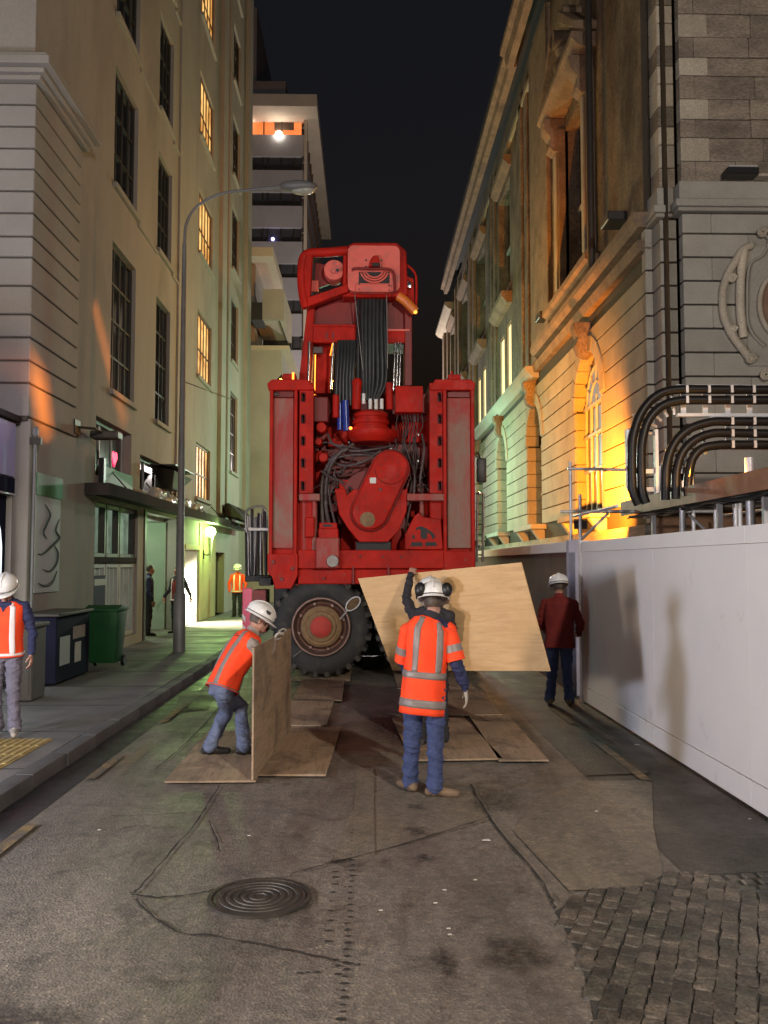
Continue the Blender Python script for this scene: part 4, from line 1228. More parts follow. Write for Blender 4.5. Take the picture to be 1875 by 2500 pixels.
# broad plain pilaster and slimmer shafts between the windows
boxobj('pilaster', (RX - .06, UX + .1, 25.95, 28.0, 8.98, 19.2), M['stone_brown'], SB, 0.02)
boxobj('pilaster', (RX - .02, UX + .1, 28.05, 28.9, 8.4, 19.2), M['stone_brown'], SB, 0.02)
for (a, b, d) in ((29.6, 30.2, .08), (30.6, 31.1, .10), (31.4, 31.8, .05), (37.3, 37.9, .07), (38.2, 38.7, .10), (39.2, 39.9, .05), (44.5, 45.2, .12), (45.6, 46.2, .18), (46.6, 47.4, .1), (51.6, 52.4, .14), (53.0, 53.5, .2), (58.7, 59.5, .14), (60.6, 61.9, .22)):
    boxobj('pilaster', (UX - d, UX + .05, a, b, 8.4, 18.9), M['stone_rough'] if d < .12 else M['stone_brown'], SB, 0.02)
for (a, b) in ((33.3, 36.9), (40.6, 44.3), (47.7, 51.3), (54.7, 58.3)):
    mould('window_hood', [(UX - .42, 12.5), (UX - .42, 12.3), (UX - .2, 12.05), (UX + .05, 12.05), (UX + .05, 12.5)], a, b, M['stone_brown'])
    mould('window_hood', [(UX - .30, 17.9), (UX - .30, 17.7), (UX - .12, 17.5), (UX + .05, 17.5), (UX + .05, 17.9)], a, b, M['stone_brown'])
# aedicule round the big first-floor window: jambs, consoles and broken pediment
for (a, b) in ((21.0, 21.55), (24.15, 24.75)):
    boxobj('window_jamb', (UX - .20, UX + .1, a, b, 9.53, 14.3), M['stone_brown'], SB, 0.02)
    boxobj('jamb_strip', (UX - .25, UX - .202, a + .14, b - .14, 9.7, 13.6), M['stone'], SB, 0.01)
    bm = nbm()
    prof = [(-.30, 0), (-.44, .12), (-.38, .4), (-.56, .62), (-.60, .95), (.02, .95), (.02, 0)]
    bm_poly_extrude(bm, [(UX + x_, a + .06, 13.65 + z_) for x_, z_ in prof], (0, b - a - .12, 0))
    obj('console', bm, M['stone_brown'], SB, 0.02, 2, 40)
mould('entablature', [(UX - .62, 14.98), (UX - .62, 14.82), (UX - .40, 14.62), (UX + .05, 14.62), (UX + .05, 14.98)], 20.7, 25.05, M['stone_brown'])
for s in (-1, 1):
    bm = nbm()
    yc = 22.87
    pts = [(UX + .04, yc + s * 2.25, 15.0), (UX + .04, yc + s * 2.25, 15.22), (UX + .04, yc + s * .55, 16.55), (UX + .04, yc + s * .55, 16.2)]
    bm_poly_extrude(bm, pts, (-.62, 0, 0))
    obj('raking_cornice', bm, M['stone_brown'], SB, 0.02)
    bm = nbm()
    bm_cyl(bm, (UX - .5, yc + s * .55, 16.40), (UX + .04, yc + s * .55, 16.40), 0.26, n=18)
    obj('pediment_scroll', bm, M['stone_brown'], SB, smooth=40)
bm = nbm(); bm_lathe(bm, [(0, 0), (.22, .02), (.30, .35), (.16, .6), (.24, .78), (.10, 1.0), (0, 1.1)], (UX - .3, 22.87, 15.0), (0, 0, 1), 16)
obj('pediment_urn', bm, M['stone_brown'], SB, smooth=50)
# downpipe and small lamp brackets
bm = nbm(); bm_cyl(bm, (RX - .16, 20.45, 8.98), (RX - .16, 20.45, 19.3), 0.085, n=12)
obj('downpipe', bm, M['pipe_dark'], SB, smooth=40)
for (px_, py_) in ((1505, 530), (1332, 770)):
    p = on_x(px_, py_, UX - .2)
    boxobj('iron_bracket', (UX - .42, UX + .02, p.y - .12, p.y + .5, p.z - .10, p.z + .10), M['pipe_dark'], SB, 0.02)
# eaves cornice with an open dark slot behind it
for (xo, y0, y1, z0, z1) in ((4.57, 16.0, 29.3, 19.0, 19.66), (4.70, 29.32, 55.0, 19.08, 19.6)):
    mould('eaves_cornice', [(xo, z1), (xo, z1 - .2), (xo + .16, z1 - .28), (xo + .22, z0), (xo + .45, z0), (xo + .45, z1)], y0, y1, M['stone_brown'])
mould('eaves_cornice', [(4.95, 18.6), (4.95, 18.4), (5.15, 18.2), (5.6, 18.0), (5.6, 18.6)], 55.02, 62.4, M['stone'])
boxobj('roof', (4.9, 24, 16.2, 54.9, 20.3, 20.6), M['roof_dark'], SB)
boxobj('roof_slot', (5.2, 5.59, 16.9, 54.9, 20.0, 20.29), M['roof_dark'], SB)
mould('frieze_band', [(UX - .10, 18.55), (UX - .10, 18.35), (UX + .05, 18.3), (UX + .05, 18.6)], 28.95, 61.8, M['stone'])

# ------------------------------------------------------------------ end wall with stepped corner
EY = 16.2
bm = nbm()
wall_grid(bm, 5.66, 5.98, 0, 19.5, [], lambda u, v, d: (u, 16.56, v), .1)
wall_grid(bm, 5.98, 24, 0, 19.5, [], lambda u, v, d: (u, EY + .06, v), .1)
wall_grid(bm, 16.2, 16.98, 0, 19.5, [], lambda u, v, d: (5.70, u, v), .1)
wall_grid(bm, 16.26, 16.6, 0, 19.5, [], lambda u, v, d: (6.02, u, v), .1)
wall_grid(bm, 5.5, 5.70, 0, 19.5, [], lambda u, v, d: (u, 17.03, v), .1)
obj('joint_wall', bm, M['stone_joint'], SB)
z = 2.75 - ch
row = 0
zl = []
zz = ZS - ch
while zz < 8.5:
    z0, z1 = zz + g, min(zz + ch, 8.62) - g
    if z1 - z0 > .1:
        blk(b_gr, 'stone_block', 5.5, 5.635, 16.97, 17.2, z0, z1)
        blk(b_gr, 'stone_block', 5.64, 5.955, 16.5, 17.0, z0, z1)
        x = 5.965
        k = 0
        while x < 9.5:
            L_ = (1.25 if (k + row) % 2 else 0.78) if k or row % 2 else 0.55
            blk(b_gr, 'stone_block', x + .003, x + L_ - .003, EY, EY + .2, z0, z1)
            x += L_; k += 1
    zz += ch; row += 1
# moulded band across the end wall and its corner
for (d, z0, z1) in ((0.10, 8.63, 8.70), (0.16, 8.702, 8.84), (0.06, 8.842, 9.22)):
    bm = nbm()
    bm_box(bm, 5.96 - d, 14, EY - d, EY + .3, z0, z1)
    bm_box(bm, 5.64 - d, 5.955 - d, 16.5 - d, 17.1, z0 - .005, z1 - .005)
    obj('end_band', bm, M['stone_grey'], SB, 0.01)
# upper end wall: rough dark courses with pale quoins
zz, row = 9.23, 0
while zz < 14.5:
    h_ = (0.40, 0.46, 0.36)[row % 3]
    z0, z1 = zz + .008, zz + h_ - .008
    qw = 0.55 if row % 2 else 0.28
    blk(b_lt if row % 2 else b_dk, 'stone_block', 5.965, 5.965 + qw, EY + .0, EY + .2, z0, z1)
    blk(b_lt if row % 3 else b_dk, 'stone_block', 5.64, 5.95, 16.5, 17.0, z0, z1)
    x, k = 5.965 + qw + .006, 0
    while x < 8.6:
        L_ = random.uniform(.5, 1.2)
        d = random.uniform(-.015, .02)
        blk(b_dk, 'stone_block', x, x + L_ - .008, EY + d, EY + .2, z0, z1)
        x += L_; k += 1
    zz += h_; row += 1
boxobj('upper_end_wall', (5.645, 14, EY + .03, 17, 14.55, 19.4), M['stone_dark'], SB)
# flood bar on the band
fb = thing('wall_flood_bar', 'slim pale flood light bar on the stone band', 'lamp', (6.9, 16.0, 9.3))
p = on_y(1806, 400, 16.0)
boxobj('light_housing', (p.x - .30, p.x + .30, 15.85, 16.12, 9.235, 9.36), M['black_plastic'], fb, 0.01)
boxobj('light_cover', (p.x - .27, p.x + .27, 15.83, 16.05, 9.362, 9.40), M['frame_pale'], fb, 0.01)
boxobj('cable_box', (p.x + .33, p.x + .75, 15.95, 16.15, 9.235, 9.29), M['stone_light'], fb)

# cartouche
ct = thing('stone_cartouche', 'carved stone cartouche with scrolls round an oval medallion', 'cartouche', (7.45, 16.1, 6.6))
axis_px = 1905
def cpt(px_, py_, dy=0.0):
    p = on_y(px_, py_, 16.14); p.y -= dy; return p
ctr = cpt(axis_px, 745)
for mir in (1, -1):
    def mp_(p):
        return p if mir == 1 else V((2 * ctr.x - p.x, p.y, p.z))
    def cr(x_, y_): return (1580 + x_ / 3.687, 380 + y_ / 3.687)
    pts = [cr(*t) for t in ((940, 810), (860, 850), (790, 960), (730, 1060), (690, 1180), (678, 1300), (690, 1440), (740, 1570), (810, 1680), (880, 1770), (930, 1840))]
    bm = nbm(); bm_tube(bm, smooth_path([mp_(cpt(*p)) for p in pts], 4), 0.075, 8)
    obj('outer_scroll', bm, M['stone_light'], ct, smooth=60)
    pts = [cr(*t) for t in ((870, 850), (850, 1000), (838, 1200), (842, 1420), (868, 1640))]
    bm = nbm(); bm_tube(bm, smooth_path([mp_(cpt(*p)) for p in pts], 4), 0.085, 8)
    obj('inner_strap', bm, M['stone_light'], ct, smooth=60)
    for (x_, y_, r_) in ((760, 1110, .085), (925, 1835, .10), (775, 1565, .06), (1030, 700, .10), (1060, 1980, .11)):
        bm = nbm()
        sp = []
        for k in range(26):
            a = k * .5
            rr = r_ * (1 - k / 30)
            p = cpt(*cr(x_, y_), .05)
            sp.append(mp_(p + V((math.cos(a) * rr, 0, math.sin(a) * rr))))
        bm_tube(bm, sp, 0.028, 6)
        obj('volute', bm, M['stone_light'], ct, smooth=60)
    pts = [cr(*t) for t in ((1030, 700), (1100, 760), (1040, 900), (940, 960), (905, 1100), (900, 1300), (905, 1500), (960, 1620), (1060, 1720))]
    bm = nbm(); bm_tube(bm, smooth_path([mp_(cpt(*p)) for p in pts], 4), 0.035, 6)
    obj('inner_border', bm, M['stone_grey'], ct, smooth=60)
bm = nbm(); bm_tube(bm, [V((ctr.x + math.cos(a) * .40, 16.12, ctr.z + math.sin(a) * .60)) for a in [2 * math.pi * k / 40 for k in range(41)]], 0.05, 8)
obj('oval_ring', bm, M['stone_light'], ct, smooth=60)
bm = nbm(); bm_ball(bm, (ctr.x, 16.17, ctr.z), 0.38, 1, .18, 1.5, 24, 14)
obj('oval_medallion', bm, mk('medallion', (0.22, 0.13, 0.08), (0.16, 0.09, 0.06), 4, .7), ct, smooth=60)
bm = nbm(); bm_box(bm, ctr.x - .62, ctr.x + .62, 16.165, 16.195, ctr.z - 1.15, ctr.z + 1.15)
obj('backing_slab', bm, M['stone_grey'], ct, 0.01)

# ------------------------------------------------------------------ hoardings
HX = 3.13
wh = thing('white_hoarding', 'long white construction hoarding beside the road', 'hoarding', (HX + .05, 9, 0))
cuts = [2.4, 4.8, 7.2, 9.6, 12.0, 12.72]
for a, b in zip(cuts, cuts[1:]):
    boxobj('hoarding_panel', (HX, HX + .03, a + .002, b - .002, 0.245, 2.16), M['white_hoard'], wh, 0.002)
    boxobj('kick_board', (HX - .012, HX + .04, a + .0006, b - .0006, 0.03, 0.24), M['white_hoard'], wh, 0.003)
    boxobj('top_rail', (HX - .015, HX + .06, a + .0006, b - .0006, 2.162, 2.31), M['white_hoard'], wh, 0.003)
    boxobj('hoarding_post', (HX + .031, HX + .12, a + .05, a + .14, 0.02, 2.16), M['ply_edge'], wh)
boxobj('end_post', (HX - .03, HX + .10, 12.74, 12.86, 0.0, 2.33), M['white_hoard'], wh, 0.004)
for yy in (4.8, 7.2, 9.6, 12.0):
    boxobj('ballast_foot', (HX + .1, HX + 1.0, yy - .2, yy + .2, 0.0, 0.25), M['concrete'], wh, 0.02)
bh = thing('brown_hoarding', 'dark brown plywood hoarding with a pale top rail behind the worker in red', 'hoarding', (HX + .05, 19, 0))
y = 13.75
while y < 24.5:
    boxobj('hoarding_panel', (HX + .02, HX + .05, y + .004, y + 1.216, 0.02, 2.17), M['brown_hoard'], bh)
    y += 1.22
boxobj('top_rail', (HX - .02, HX + .10, 13.55, 24.7, 2.172, 2.34), M['white_hoard'], bh, 0.004)
boxobj('gate_post', (HX - .05, HX + .12, 13.38, 13.54, 0.0, 2.36), mk('gate_post', (0.42, 0.41, 0.50), None, 2, .6), bh, 0.006)
boxobj('gate_leaf', (HX + .35, HX + .40, 12.95, 13.37, 0.02, 2.1), M['jacket_navy'], bh)

# ------------------------------------------------------------------ scaffold behind the hoarding
def c9(x_, y_): return (1380 + x_ / 3.3515, 880 + y_ / 3.3515)
SY = 12.9
sf2 = thing('scaffold', 'galvanised tube scaffold standing behind the white hoarding', 'scaffold', (4.5, SY, 0))
def s_pt(x_, y_, Y=SY):
    return on_y(*c9(x_, y_), Y)
for (x_, y_, r_, yy) in ((40, 828, .025, 14.25), (120, 1096, .028, 14.2), (955, 985, .045, SY - .5), (1505, 795, .055, 10.6), (1390, 1105, .035, 12.2), (1425, 1105, .035, 12.2), (1228, 1220, .028, SY - .5), (1040, 860, .03, 13.4)):
    p = s_pt(x_, y_, yy)
    bm = nbm(); bm_cyl(bm, (p.x, p.y, 0), p, r_, n=12)
    obj('standard_tube', bm, M['galv'], sf2, smooth=40)
for (a, b, r_, yy) in (((20, 885), (760, 900), .024, 14.2), ((100, 1236), (1240, 1236), .028, 14.1), ((40, 1236), (120, 1236), .02, 14.2), ((130, 1466), (352, 1250), .024, 14.05), ((1005, 1255), (1135, 1375), .022, SY - .45), ((-40, 1236), (60, 1236), .02, SY + 1)):
    bm = nbm(); bm_cyl(bm, s_pt(*a, yy), s_pt(*b, yy), r_, n=10)
    obj('ledger_tube', bm, M['galv'], sf2, smooth=40)
for k in range(3):
    p = s_pt(120, 1236, 14.1)
    bm = nbm(); bm_cyl(bm, (p.x + k * 1.2, SY - .9, p.z - .05), (p.x + k * 1.2, SY + 1.6, p.z - .05), 0.024, n=10)
    obj('transom_tube', bm, M['galv'], sf2, smooth=40)

# bent black cable pipes on ladder trays
PYY = 11.9
def p_pt(x_, y_, dy=0.0):
    p = on_y(*c9(x_, y_), PYY); p.y += dy; return p
pipes = [([(2300, 240), (1659, 240), (1200, 238), (900, 240), (740, 295), (620, 430), (555, 620), (545, 800), (545, 1000), (560, 1090), (600, 1180)], 'outer cable ladder, outside pipe'),
         ([(2300, 325), (1659, 325), (1200, 325), (950, 328), (790, 375), (680, 490), (630, 660), (622, 820), (625, 1000), (635, 1090), (660, 1170)], 'outer cable ladder, inside pipe'),
         ([(2300, 500), (1659, 500), (1350, 500), (1180, 506), (1000, 570), (885, 690), (830, 850), (820, 1000), (818, 1140)], 'inner cable ladder, outside pipe'),
         ([(2300, 595), (1659, 598), (1350, 594), (1200, 598), (1060, 650), (960, 750), (915, 880), (905, 1000), (902, 1130)], 'inner cable ladder, middle pipe'),
         ([(2300, 690), (1659, 690), (1350, 690), (1240, 694), (1120, 720), (1045, 795), (1015, 900), (1005, 1000), (1000, 1110)], 'inner cable ladder, inside pipe')]
for pts, lab in pipes:
    bm = nbm(); bm_tube(bm, smooth_path([p_pt(*p) for p in pts], 5), 0.062, 14)
    o = obj('cable_pipe', bm, M['pipe_black'], None, smooth=60)
    set_tags(o, 'thick black bent cable pipe on the ' + lab, 'pipe', 'bent cable pipes above the hoarding')
for ti, (rails, rungs, vert, lab) in enumerate((([((920, 205), (2300, 205)), ((930, 440), (2300, 440)), ((520, 560), (520, 1040)), ((755, 560), (760, 1085))], [985, 1165, 1350, 1530, 1715, 1900], (205, 440), 'outer galvanised cable ladder carrying two black pipes'),
                          ([((1200, 470), (2300, 470)), ((1200, 708), (2300, 708)), ((790, 860), (790, 1060)), ((1042, 860), (1042, 1060))], [1355, 1535, 1715, 1900], (470, 708), 'inner galvanised cable ladder carrying three black pipes'))):
    tr_ = thing('cable_ladder', lab, 'cable ladder', tuple(p_pt(1000, 700, .1)))
    for (a, b) in rails:
        bm = nbm()
        A, B = p_pt(*a, .07), p_pt(*b, .07)
        if abs(A.z - B.z) < .2: bm_box(bm, A.x, B.x, A.y - .03, A.y + .05, A.z - .022, A.z + .022)
        else: bm_box(bm, A.x - .022, A.x + .022, A.y - .03, A.y + .05, A.z, B.z)
        obj('side_rail', bm, M['galv'], tr_)
    for x_ in rungs:
        A, B = p_pt(x_, vert[0], .11), p_pt(x_, vert[1], .11)
        bm = nbm(); bm_box(bm, A.x - .035, A.x + .035, A.y - .015, A.y + .015, B.z, A.z)
        obj('rung', bm, M['galv'], tr_)
        for (pt, lb) in pipes[:2] if ti == 0 else pipes[2:]:
            zc_ = p_pt(x_, pt[1][1]).z
            bm = nbm(); bm_box(bm, A.x - .018, A.x + .018, PYY - .068, PYY - .05, zc_ - .05, zc_ + .05)
            obj('pipe_clamp', bm, M['galv'], tr_)
    for k in range(5):
        ang = math.pi / 2 + (k + .5) * math.pi / 10
        cpx, cpy = ((950, 620) if ti == 0 else (1200, 900))
        r0, r1 = ((200, 425) if ti == 0 else (150, 400))
        A, B = p_pt(cpx + math.cos(ang) * r0, cpy - math.sin(ang) * r0 * .95, .11), p_pt(cpx + math.cos(ang) * r1, cpy - math.sin(ang) * r1 * .95, .11)
        bm = nbm(); bm_cyl(bm, A, B, 0.022, n=6)
        obj('bend_rung', bm, M['galv'], tr_)
    for (y_) in (900, 1050):
        A, B = p_pt(525 if ti == 0 else 792, y_, .11), p_pt(758 if ti == 0 else 1040, y_, .11)
        bm = nbm(); bm_box(bm, A.x, B.x, A.y - .015, A.y + .015, A.z - .03, A.z + .03)
        obj('rung', bm, M['galv'], tr_)

# trough carrying cables, lit by a sodium work lamp
tg = thing('cable_trough', 'rusty steel cable trough on the scaffold glowing orange under a lamp', 'trough', (4.5, 12, 2.9))
boxobj('trough_floor', (4.35, 4.80, 9.2, 14.9, 2.84, 2.86), M['steel'], tg)
boxobj('trough_side', (4.33, 4.348, 9.2, 14.9, 2.80, 3.04), mk('rusty_trough', (0.42, 0.26, 0.16), (0.30, 0.17, 0.10), 3, .55, .3), tg)
boxobj('trough_side', (4.802, 4.82, 9.2, 14.9, 2.80, 3.10), bpy.data.materials['rusty_trough'], tg)
for k in range(7):
    bm = nbm()
    pts = [(4.42 + .05 * k + .03 * math.sin(i * 1.3 + k), 9.4 + i * .45, 2.80 - .04 * abs(math.sin(i * .9 + k * 2))) for i in range(13)]
    bm_tube(bm, smooth_path(pts, 3), 0.016, 6)
    obj('hanging_cable', bm, M['hose'], tg)
for yy in (9.9, 11.2, 12.5, 13.8):
    boxobj('trough_leg', (4.5, 4.56, yy - .03, yy + .03, 0.0, 2.80), M['galv'], tg)
ml = thing('work_lamp', 'small glowing sodium work lamp on the cable trough', 'lamp', (4.62, 10.75, 3.0))
bm = nbm(); bm_ball(bm, (4.58, 10.75, 2.98), 0.05, 1, 1.6, 1); obj('bulb', bm, M['lit_sodium'], ml, smooth=60)
boxobj('lamp_guard', (4.62, 4.74, 10.6, 10.9, 2.87, 3.08), M['steel'], ml, 0.01)
lamp('work_lamp_light', 'POINT', (4.50, 10.72, 3.03), 70, (1.0, 0.45, 0.10), 0.05)

# sodium floodlight that paints the arch wall orange
FLP = V((4.30, 17.6, 2.80))
fl = thing('flood_light', 'sodium flood light on a stand aimed at the arched stone wall', 'flood light', (FLP.x, FLP.y, 0))
Mf = Matrix.Translation(FLP) @ (V((5.5, 22.6, 4.3)) - FLP).to_track_quat('Y', 'Z').to_matrix().to_4x4()
bm = nbm()
for b_ in ((-.13, .13, -.12, -.10, -.09, .09), (-.13, -.115, -.099, .01, -.09, .09), (.115, .13, -.099, .01, -.09, .09), (-.114, .114, -.099, .01, .075, .09), (-.114, .114, -.099, .01, -.09, -.075)):
    bm_box(bm, *b_)
obj('lamp_housing', bm, M['black_plastic'], fl, M=Mf)
bm = nbm(); bm_cyl(bm, (FLP.x, FLP.y, 0), (FLP.x, FLP.y, FLP.z - .10), 0.02, n=10)
obj('stand', bm, M['galv'], fl)
lamp('flood_light_light', 'SPOT', tuple(Mf @ V((0, .02, 0))), 8200, (1.0, 0.31, 0.022), 0.06, target=tuple(Mf @ V((0, 5, 0))), angle=128, blend=1.0)
# extra spot for the work lamp; an added cut-out plate shapes its orange patch
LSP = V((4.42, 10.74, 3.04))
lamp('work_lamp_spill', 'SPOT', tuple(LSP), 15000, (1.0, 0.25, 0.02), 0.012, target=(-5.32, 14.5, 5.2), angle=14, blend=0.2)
def light_mask(src, aim, pix, dist, rad, parent):
    """thin plate with a four-sided opening that shapes the light of a lamp"""
    dv = (V(aim) - src).normalized()
    pc_ = src + dv * dist
    inner = []
    for x_, y_ in pix:
        d_ = on_x(x_, y_, LX + .03) - src
        inner.append(src + d_ * (dist / d_.dot(dv)))
    ci = sum(inner, V()) / 4
    bm = nbm()
    e1 = ((inner[2] + inner[3]) - (inner[0] + inner[1])).normalized()
    e2 = dv.cross(e1).normalized()
    vi, vo = [bm.verts.new(p) for p in inner], []
    s_ = 1 if (inner[1] - inner[0]).dot(e2) > 0 else -1
    for a_, b_ in ((-1, -s_), (-1, s_), (1, s_), (1, -s_)):
        vo.append(bm.verts.new(ci + e1 * a_ * rad + e2 * b_ * rad))
    for k in range(4):
        bm.faces.new((vi[k], vi[(k + 1) % 4], vo[(k + 1) % 4], vo[k]))
    o_ = obj('light_mask', bm, M['black_plastic'], parent)
    o_.modifiers.new('t', 'SOLIDIFY').thickness = .003
light_mask(LSP, (-5.32, 14.5, 5.2), ((61, 862), (106, 925), (121, 1062), (93, 1058)), .42, .17, ml)
# brick shed roof behind the hoarding
bs = thing('brick_shed', 'low brown brick shed wall behind the hoarding under the cable trough', 'shed', (6, 15, 0))
boxobj('wall', (4.9, 9, 14.9, 15.1, 0, 2.95), mk('brown_brick', (0.16, 0.085, 0.045), (0.10, 0.055, 0.03), 6, .9, bump=.4, bsc=18), bs)
boxobj('coping', (4.85, 9, 14.86, 15.14, 2.952, 3.05), M['stone_dark'], bs)
# ================================================================== THE RED DRILLING MACHINE
MY = 15.2
c = on_y(905, 1430, 18); 
RM = thing('drilling_machine', 'huge red wheeled drilling machine filling the narrow street', 'drilling machine', (c.x, 18, 0))
def mp(px_, py_, Y=MY):
    return on_y(px_, py_, Y)
def mbox(name, px0, py0, px1, py1, Y0, dep, m, bevel=0.012, segs=1, parent=None):
    a, b = mp(px0, py1, Y0), mp(px1, py0, Y0)
    bm = nbm(); bm_box(bm, a.x, b.x, Y0, Y0 + dep, a.z, b.z)
    return obj(name, bm, m, parent or RM, bevel, segs, 30)
def mpoly(name, pix, Y0, dep, m, bevel=0.01, parent=None):
    bm = nbm(); bm_poly_extrude(bm, [mp(x_, y_, Y0) for x_, y_ in pix], (0, dep, 0))
    return obj(name, bm, m, parent or RM, bevel, 1, 30)
def mtube(name, pix, Y0, r_, m, n=10, k=5, parent=None, smooth=60):
    bm = nbm()
    pts = [mp(p[0], p[1], p[2] if len(p) > 2 else Y0) for p in pix]
    bm_tube(bm, smooth_path(pts, k) if k > 1 else pts, r_, n)
    return obj(name, bm, m, parent or RM, smooth=smooth)
def mlathe(name, px_, py_, Y0, prof, m, axis=(0, 1, 0), n=36, parent=None):
    bm = nbm(); bm_lathe(bm, prof, mp(px_, py_, Y0), axis, n)
    return obj(name, bm, m, parent or RM, smooth=35)
def c2(x_, y_): return (600 + x_ / 2.676, 900 + y_ / 2.676)
def c1(x_, y_): return (600 + x_ / 2.676, 560 + y_ / 2.676)

# --- chassis, deck and main housing
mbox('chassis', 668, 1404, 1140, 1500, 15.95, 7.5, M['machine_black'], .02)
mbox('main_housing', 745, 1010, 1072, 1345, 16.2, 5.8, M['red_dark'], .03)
for (x0, y0, x1, y1, dd) in ((1000, 1100, 1048, 1160, .75), (770, 1100, 800, 1200, .8), (1002, 1225, 1046, 1262, .6), (832, 1285, 870, 1343, .6), (955, 1290, 988, 1343, .6), (800, 1040, 850, 1090, .8), (955, 1030, 1046, 1080, .85)):
    mbox('hydraulic_housing', x0, y0, x1, y1, MY + dd, .5, M['red'], .025, 2)
mbox('axle_beam', 690, 1490, 1110, 1560, 16.2, .5, M['machine_black'], .02)
mbox('dark_gap_filler', 700, 1430, 1150, 1602, 17.2, 3.0, M['machine_black'], .02)  # added black box that keeps the gap under the machine dark
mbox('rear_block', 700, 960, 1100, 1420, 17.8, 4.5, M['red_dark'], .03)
mbox('deck_beam', 727, 1343, 1084, 1388, MY + .02, .9, M['red'], .012)
mbox('lower_apron', 727, 1390, 1150, 1426, MY + .07, .8, M['red'], .012)
for px_ in (862, 948, 1085):
    mbox('apron_rib', px_ - 2, 1382, px_ + 3, 1427, MY + .005, .06, M['red_dark'], .004)
for (px_, py_) in ((880, 1358), (934, 1359), (790, 1412), (1090, 1385), (980, 1360)):
    mlathe('bolt', px_, py_, MY + .02, [(0, -.02), (.022, -.02), (.026, 0)], M['red_dark'], n=8)

# --- side columns
def column(xo0, xo1, xi0, xi1, slots_x, mirror):
    lo, hi = min(xo0, xi0), max(xo1, xi1)
    col = mbox('side_column', lo, 934, hi, 1404, MY + .16, 1.5, M['red'], .02)
    # outer frame rim
    bm = nbm()
    a, b = mp(xo0, 1404), mp(xo1, 932)
    t = 0.065
    bm_box(bm, a.x, a.x + t, MY, MY + .158, a.z, b.z)
    bm_box(bm, b.x - t, b.x, MY, MY + .158, a.z, b.z)
    bm_box(bm, a.x + t, b.x - t, MY, MY + .158, b.z - .12, b.z)
    bm_box(bm, a.x + t, b.x - t, MY, MY + .158, a.z, a.z + .36)
    obj('column_frame', bm, M['red'], col, .012)
    p0, p1 = (xo0 + 10, xo1 - 10)
    mbox('dirty_panel', p0, 972, p1, 1338, MY + .07, .08, M['red_dirty'], .006, parent=col)
    mbox('panel_window', p0, 952, p1, 970, MY + .10, .05, M['red_dark'], .004, parent=col)
    # slotted inner flange
    bm = nbm()
    a, b = mp(xi0, 1203), mp(xi1, 935)
    sx = mp(slots_x, 1000).x
    hs = []
    for py_ in (969, 1022, 1076, 1130, 1186):
        zc_ = mp(slots_x, py_).z
        hs.append((sx - .042, sx + .042, zc_ - .085, zc_ + .085, .10))
    wall_grid(bm, a.x, b.x, a.z, b.z, hs, lambda u, v, d: (u, MY + .03 + d, v), .12)
    wall_grid(bm, MY + .03, MY + .15, a.z, b.z, [], lambda u, v, d: (a.x, u, v), .1)
    wall_grid(bm, MY + .03, MY + .15, a.z, b.z, [], lambda u, v, d: (b.x, u, v), .1)
    obj('slotted_flange', bm, M['red'], col)
    for h in hs:
        bm = nbm()
        zc_ = (h[2] + h[3]) / 2
        bm_tube(bm, [V((sx + math.cos(a_) * .036, MY + .032, zc_ + math.sin(a_) * .036 + (.045 if math.sin(a_) > 0 else -.045))) for a_ in [2 * math.pi * k / 20 + .001 for k in range(21)]], .012, 6)
        obj('slot_rim', bm, M['red_dark'], col)
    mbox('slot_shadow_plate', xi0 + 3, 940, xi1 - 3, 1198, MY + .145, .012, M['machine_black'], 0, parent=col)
    return col
cl_ = column(655, 727, 730, 765, 740, 1)
cr_ = column(1083, 1158, 1050, 1080, 1074, -1)
mpoly('column_cap', [(652, 936), (664, 926), (752, 926), (768, 948), (762, 952), (655, 952)], MY - .02, .6, M['red'], parent=cl_)
mpoly('column_cap', [(1050, 948), (1062, 926), (1150, 926), (1161, 936), (1159, 952), (1052, 952)], MY - .02, .6, M['red'], parent=cr_)
mbox('cap_lug', 690, 912, 722, 927, MY + .1, .3, M['red'], .01, parent=cl_)
mbox('cap_lug', 1095, 914, 1125, 927, MY + .1, .3, M['red'], .01, parent=cr_)
mbox('led_strip', 713, 909, 718, 926, MY + .09, .03, M['lit_led'], .003, parent=cl_)
mtube('lifting_pin', [(1103, 927), (1103, 906)], MY + .2, .02, M['red'], k=1, parent=cr_)
mbox('lamp_lens', 668, 958, 682, 966, MY + .05, .03, M['chrome'], .01, parent=cl_)
# foot plates under the columns
mpoly('column_foot', [(653, 1352), (727, 1352), (727, 1405), (712, 1436), (672, 1438), (664, 1408), (653, 1398)], MY - .03, .5, M['red'], parent=cl_)
for (px_, py_) in ((714, 1388), (688, 1414), (667, 1372)):
    mlathe('bolt', px_, py_, MY - .03, [(0, -.025), (.03, -.025), (.035, 0)], M['red_dark'], n=10, parent=cl_)
mbox('column_foot', 1084, 1345, 1160, 1404, MY - .03, .5, M['red'], .012, parent=cr_)

# --- cross brackets
mbox('cross_bracket', 730, 1205, 781, 1222, MY + .0, .35, M['red_dirty'], .01)
mbox('cross_bracket', 994, 1205, 1084, 1222, MY + .0, .35, M['red_dirty'], .01)
for px_ in (743, 768):
    mtube('strut', [(px_, 1222), (px_, 1348)], MY + .2, .05, M['red_dirty'], k=1)
mbox('small_motor', 744, 1262, 768, 1312, MY + .08, .3, M['red'], .02)
mtube('motor_neck', [(750, 1312), (750, 1342)], MY + .2, .03, M['chrome'], k=1)
mtube('motor_neck', [(762, 1312), (762, 1342)], MY + .2, .03, M['steel'], k=1)
for px_ in (1030, 1060, 1076):
    mtube('strut', [(px_, 1222), (px_, 1275)], MY + .25, .04, M['red_dirty'], k=1)

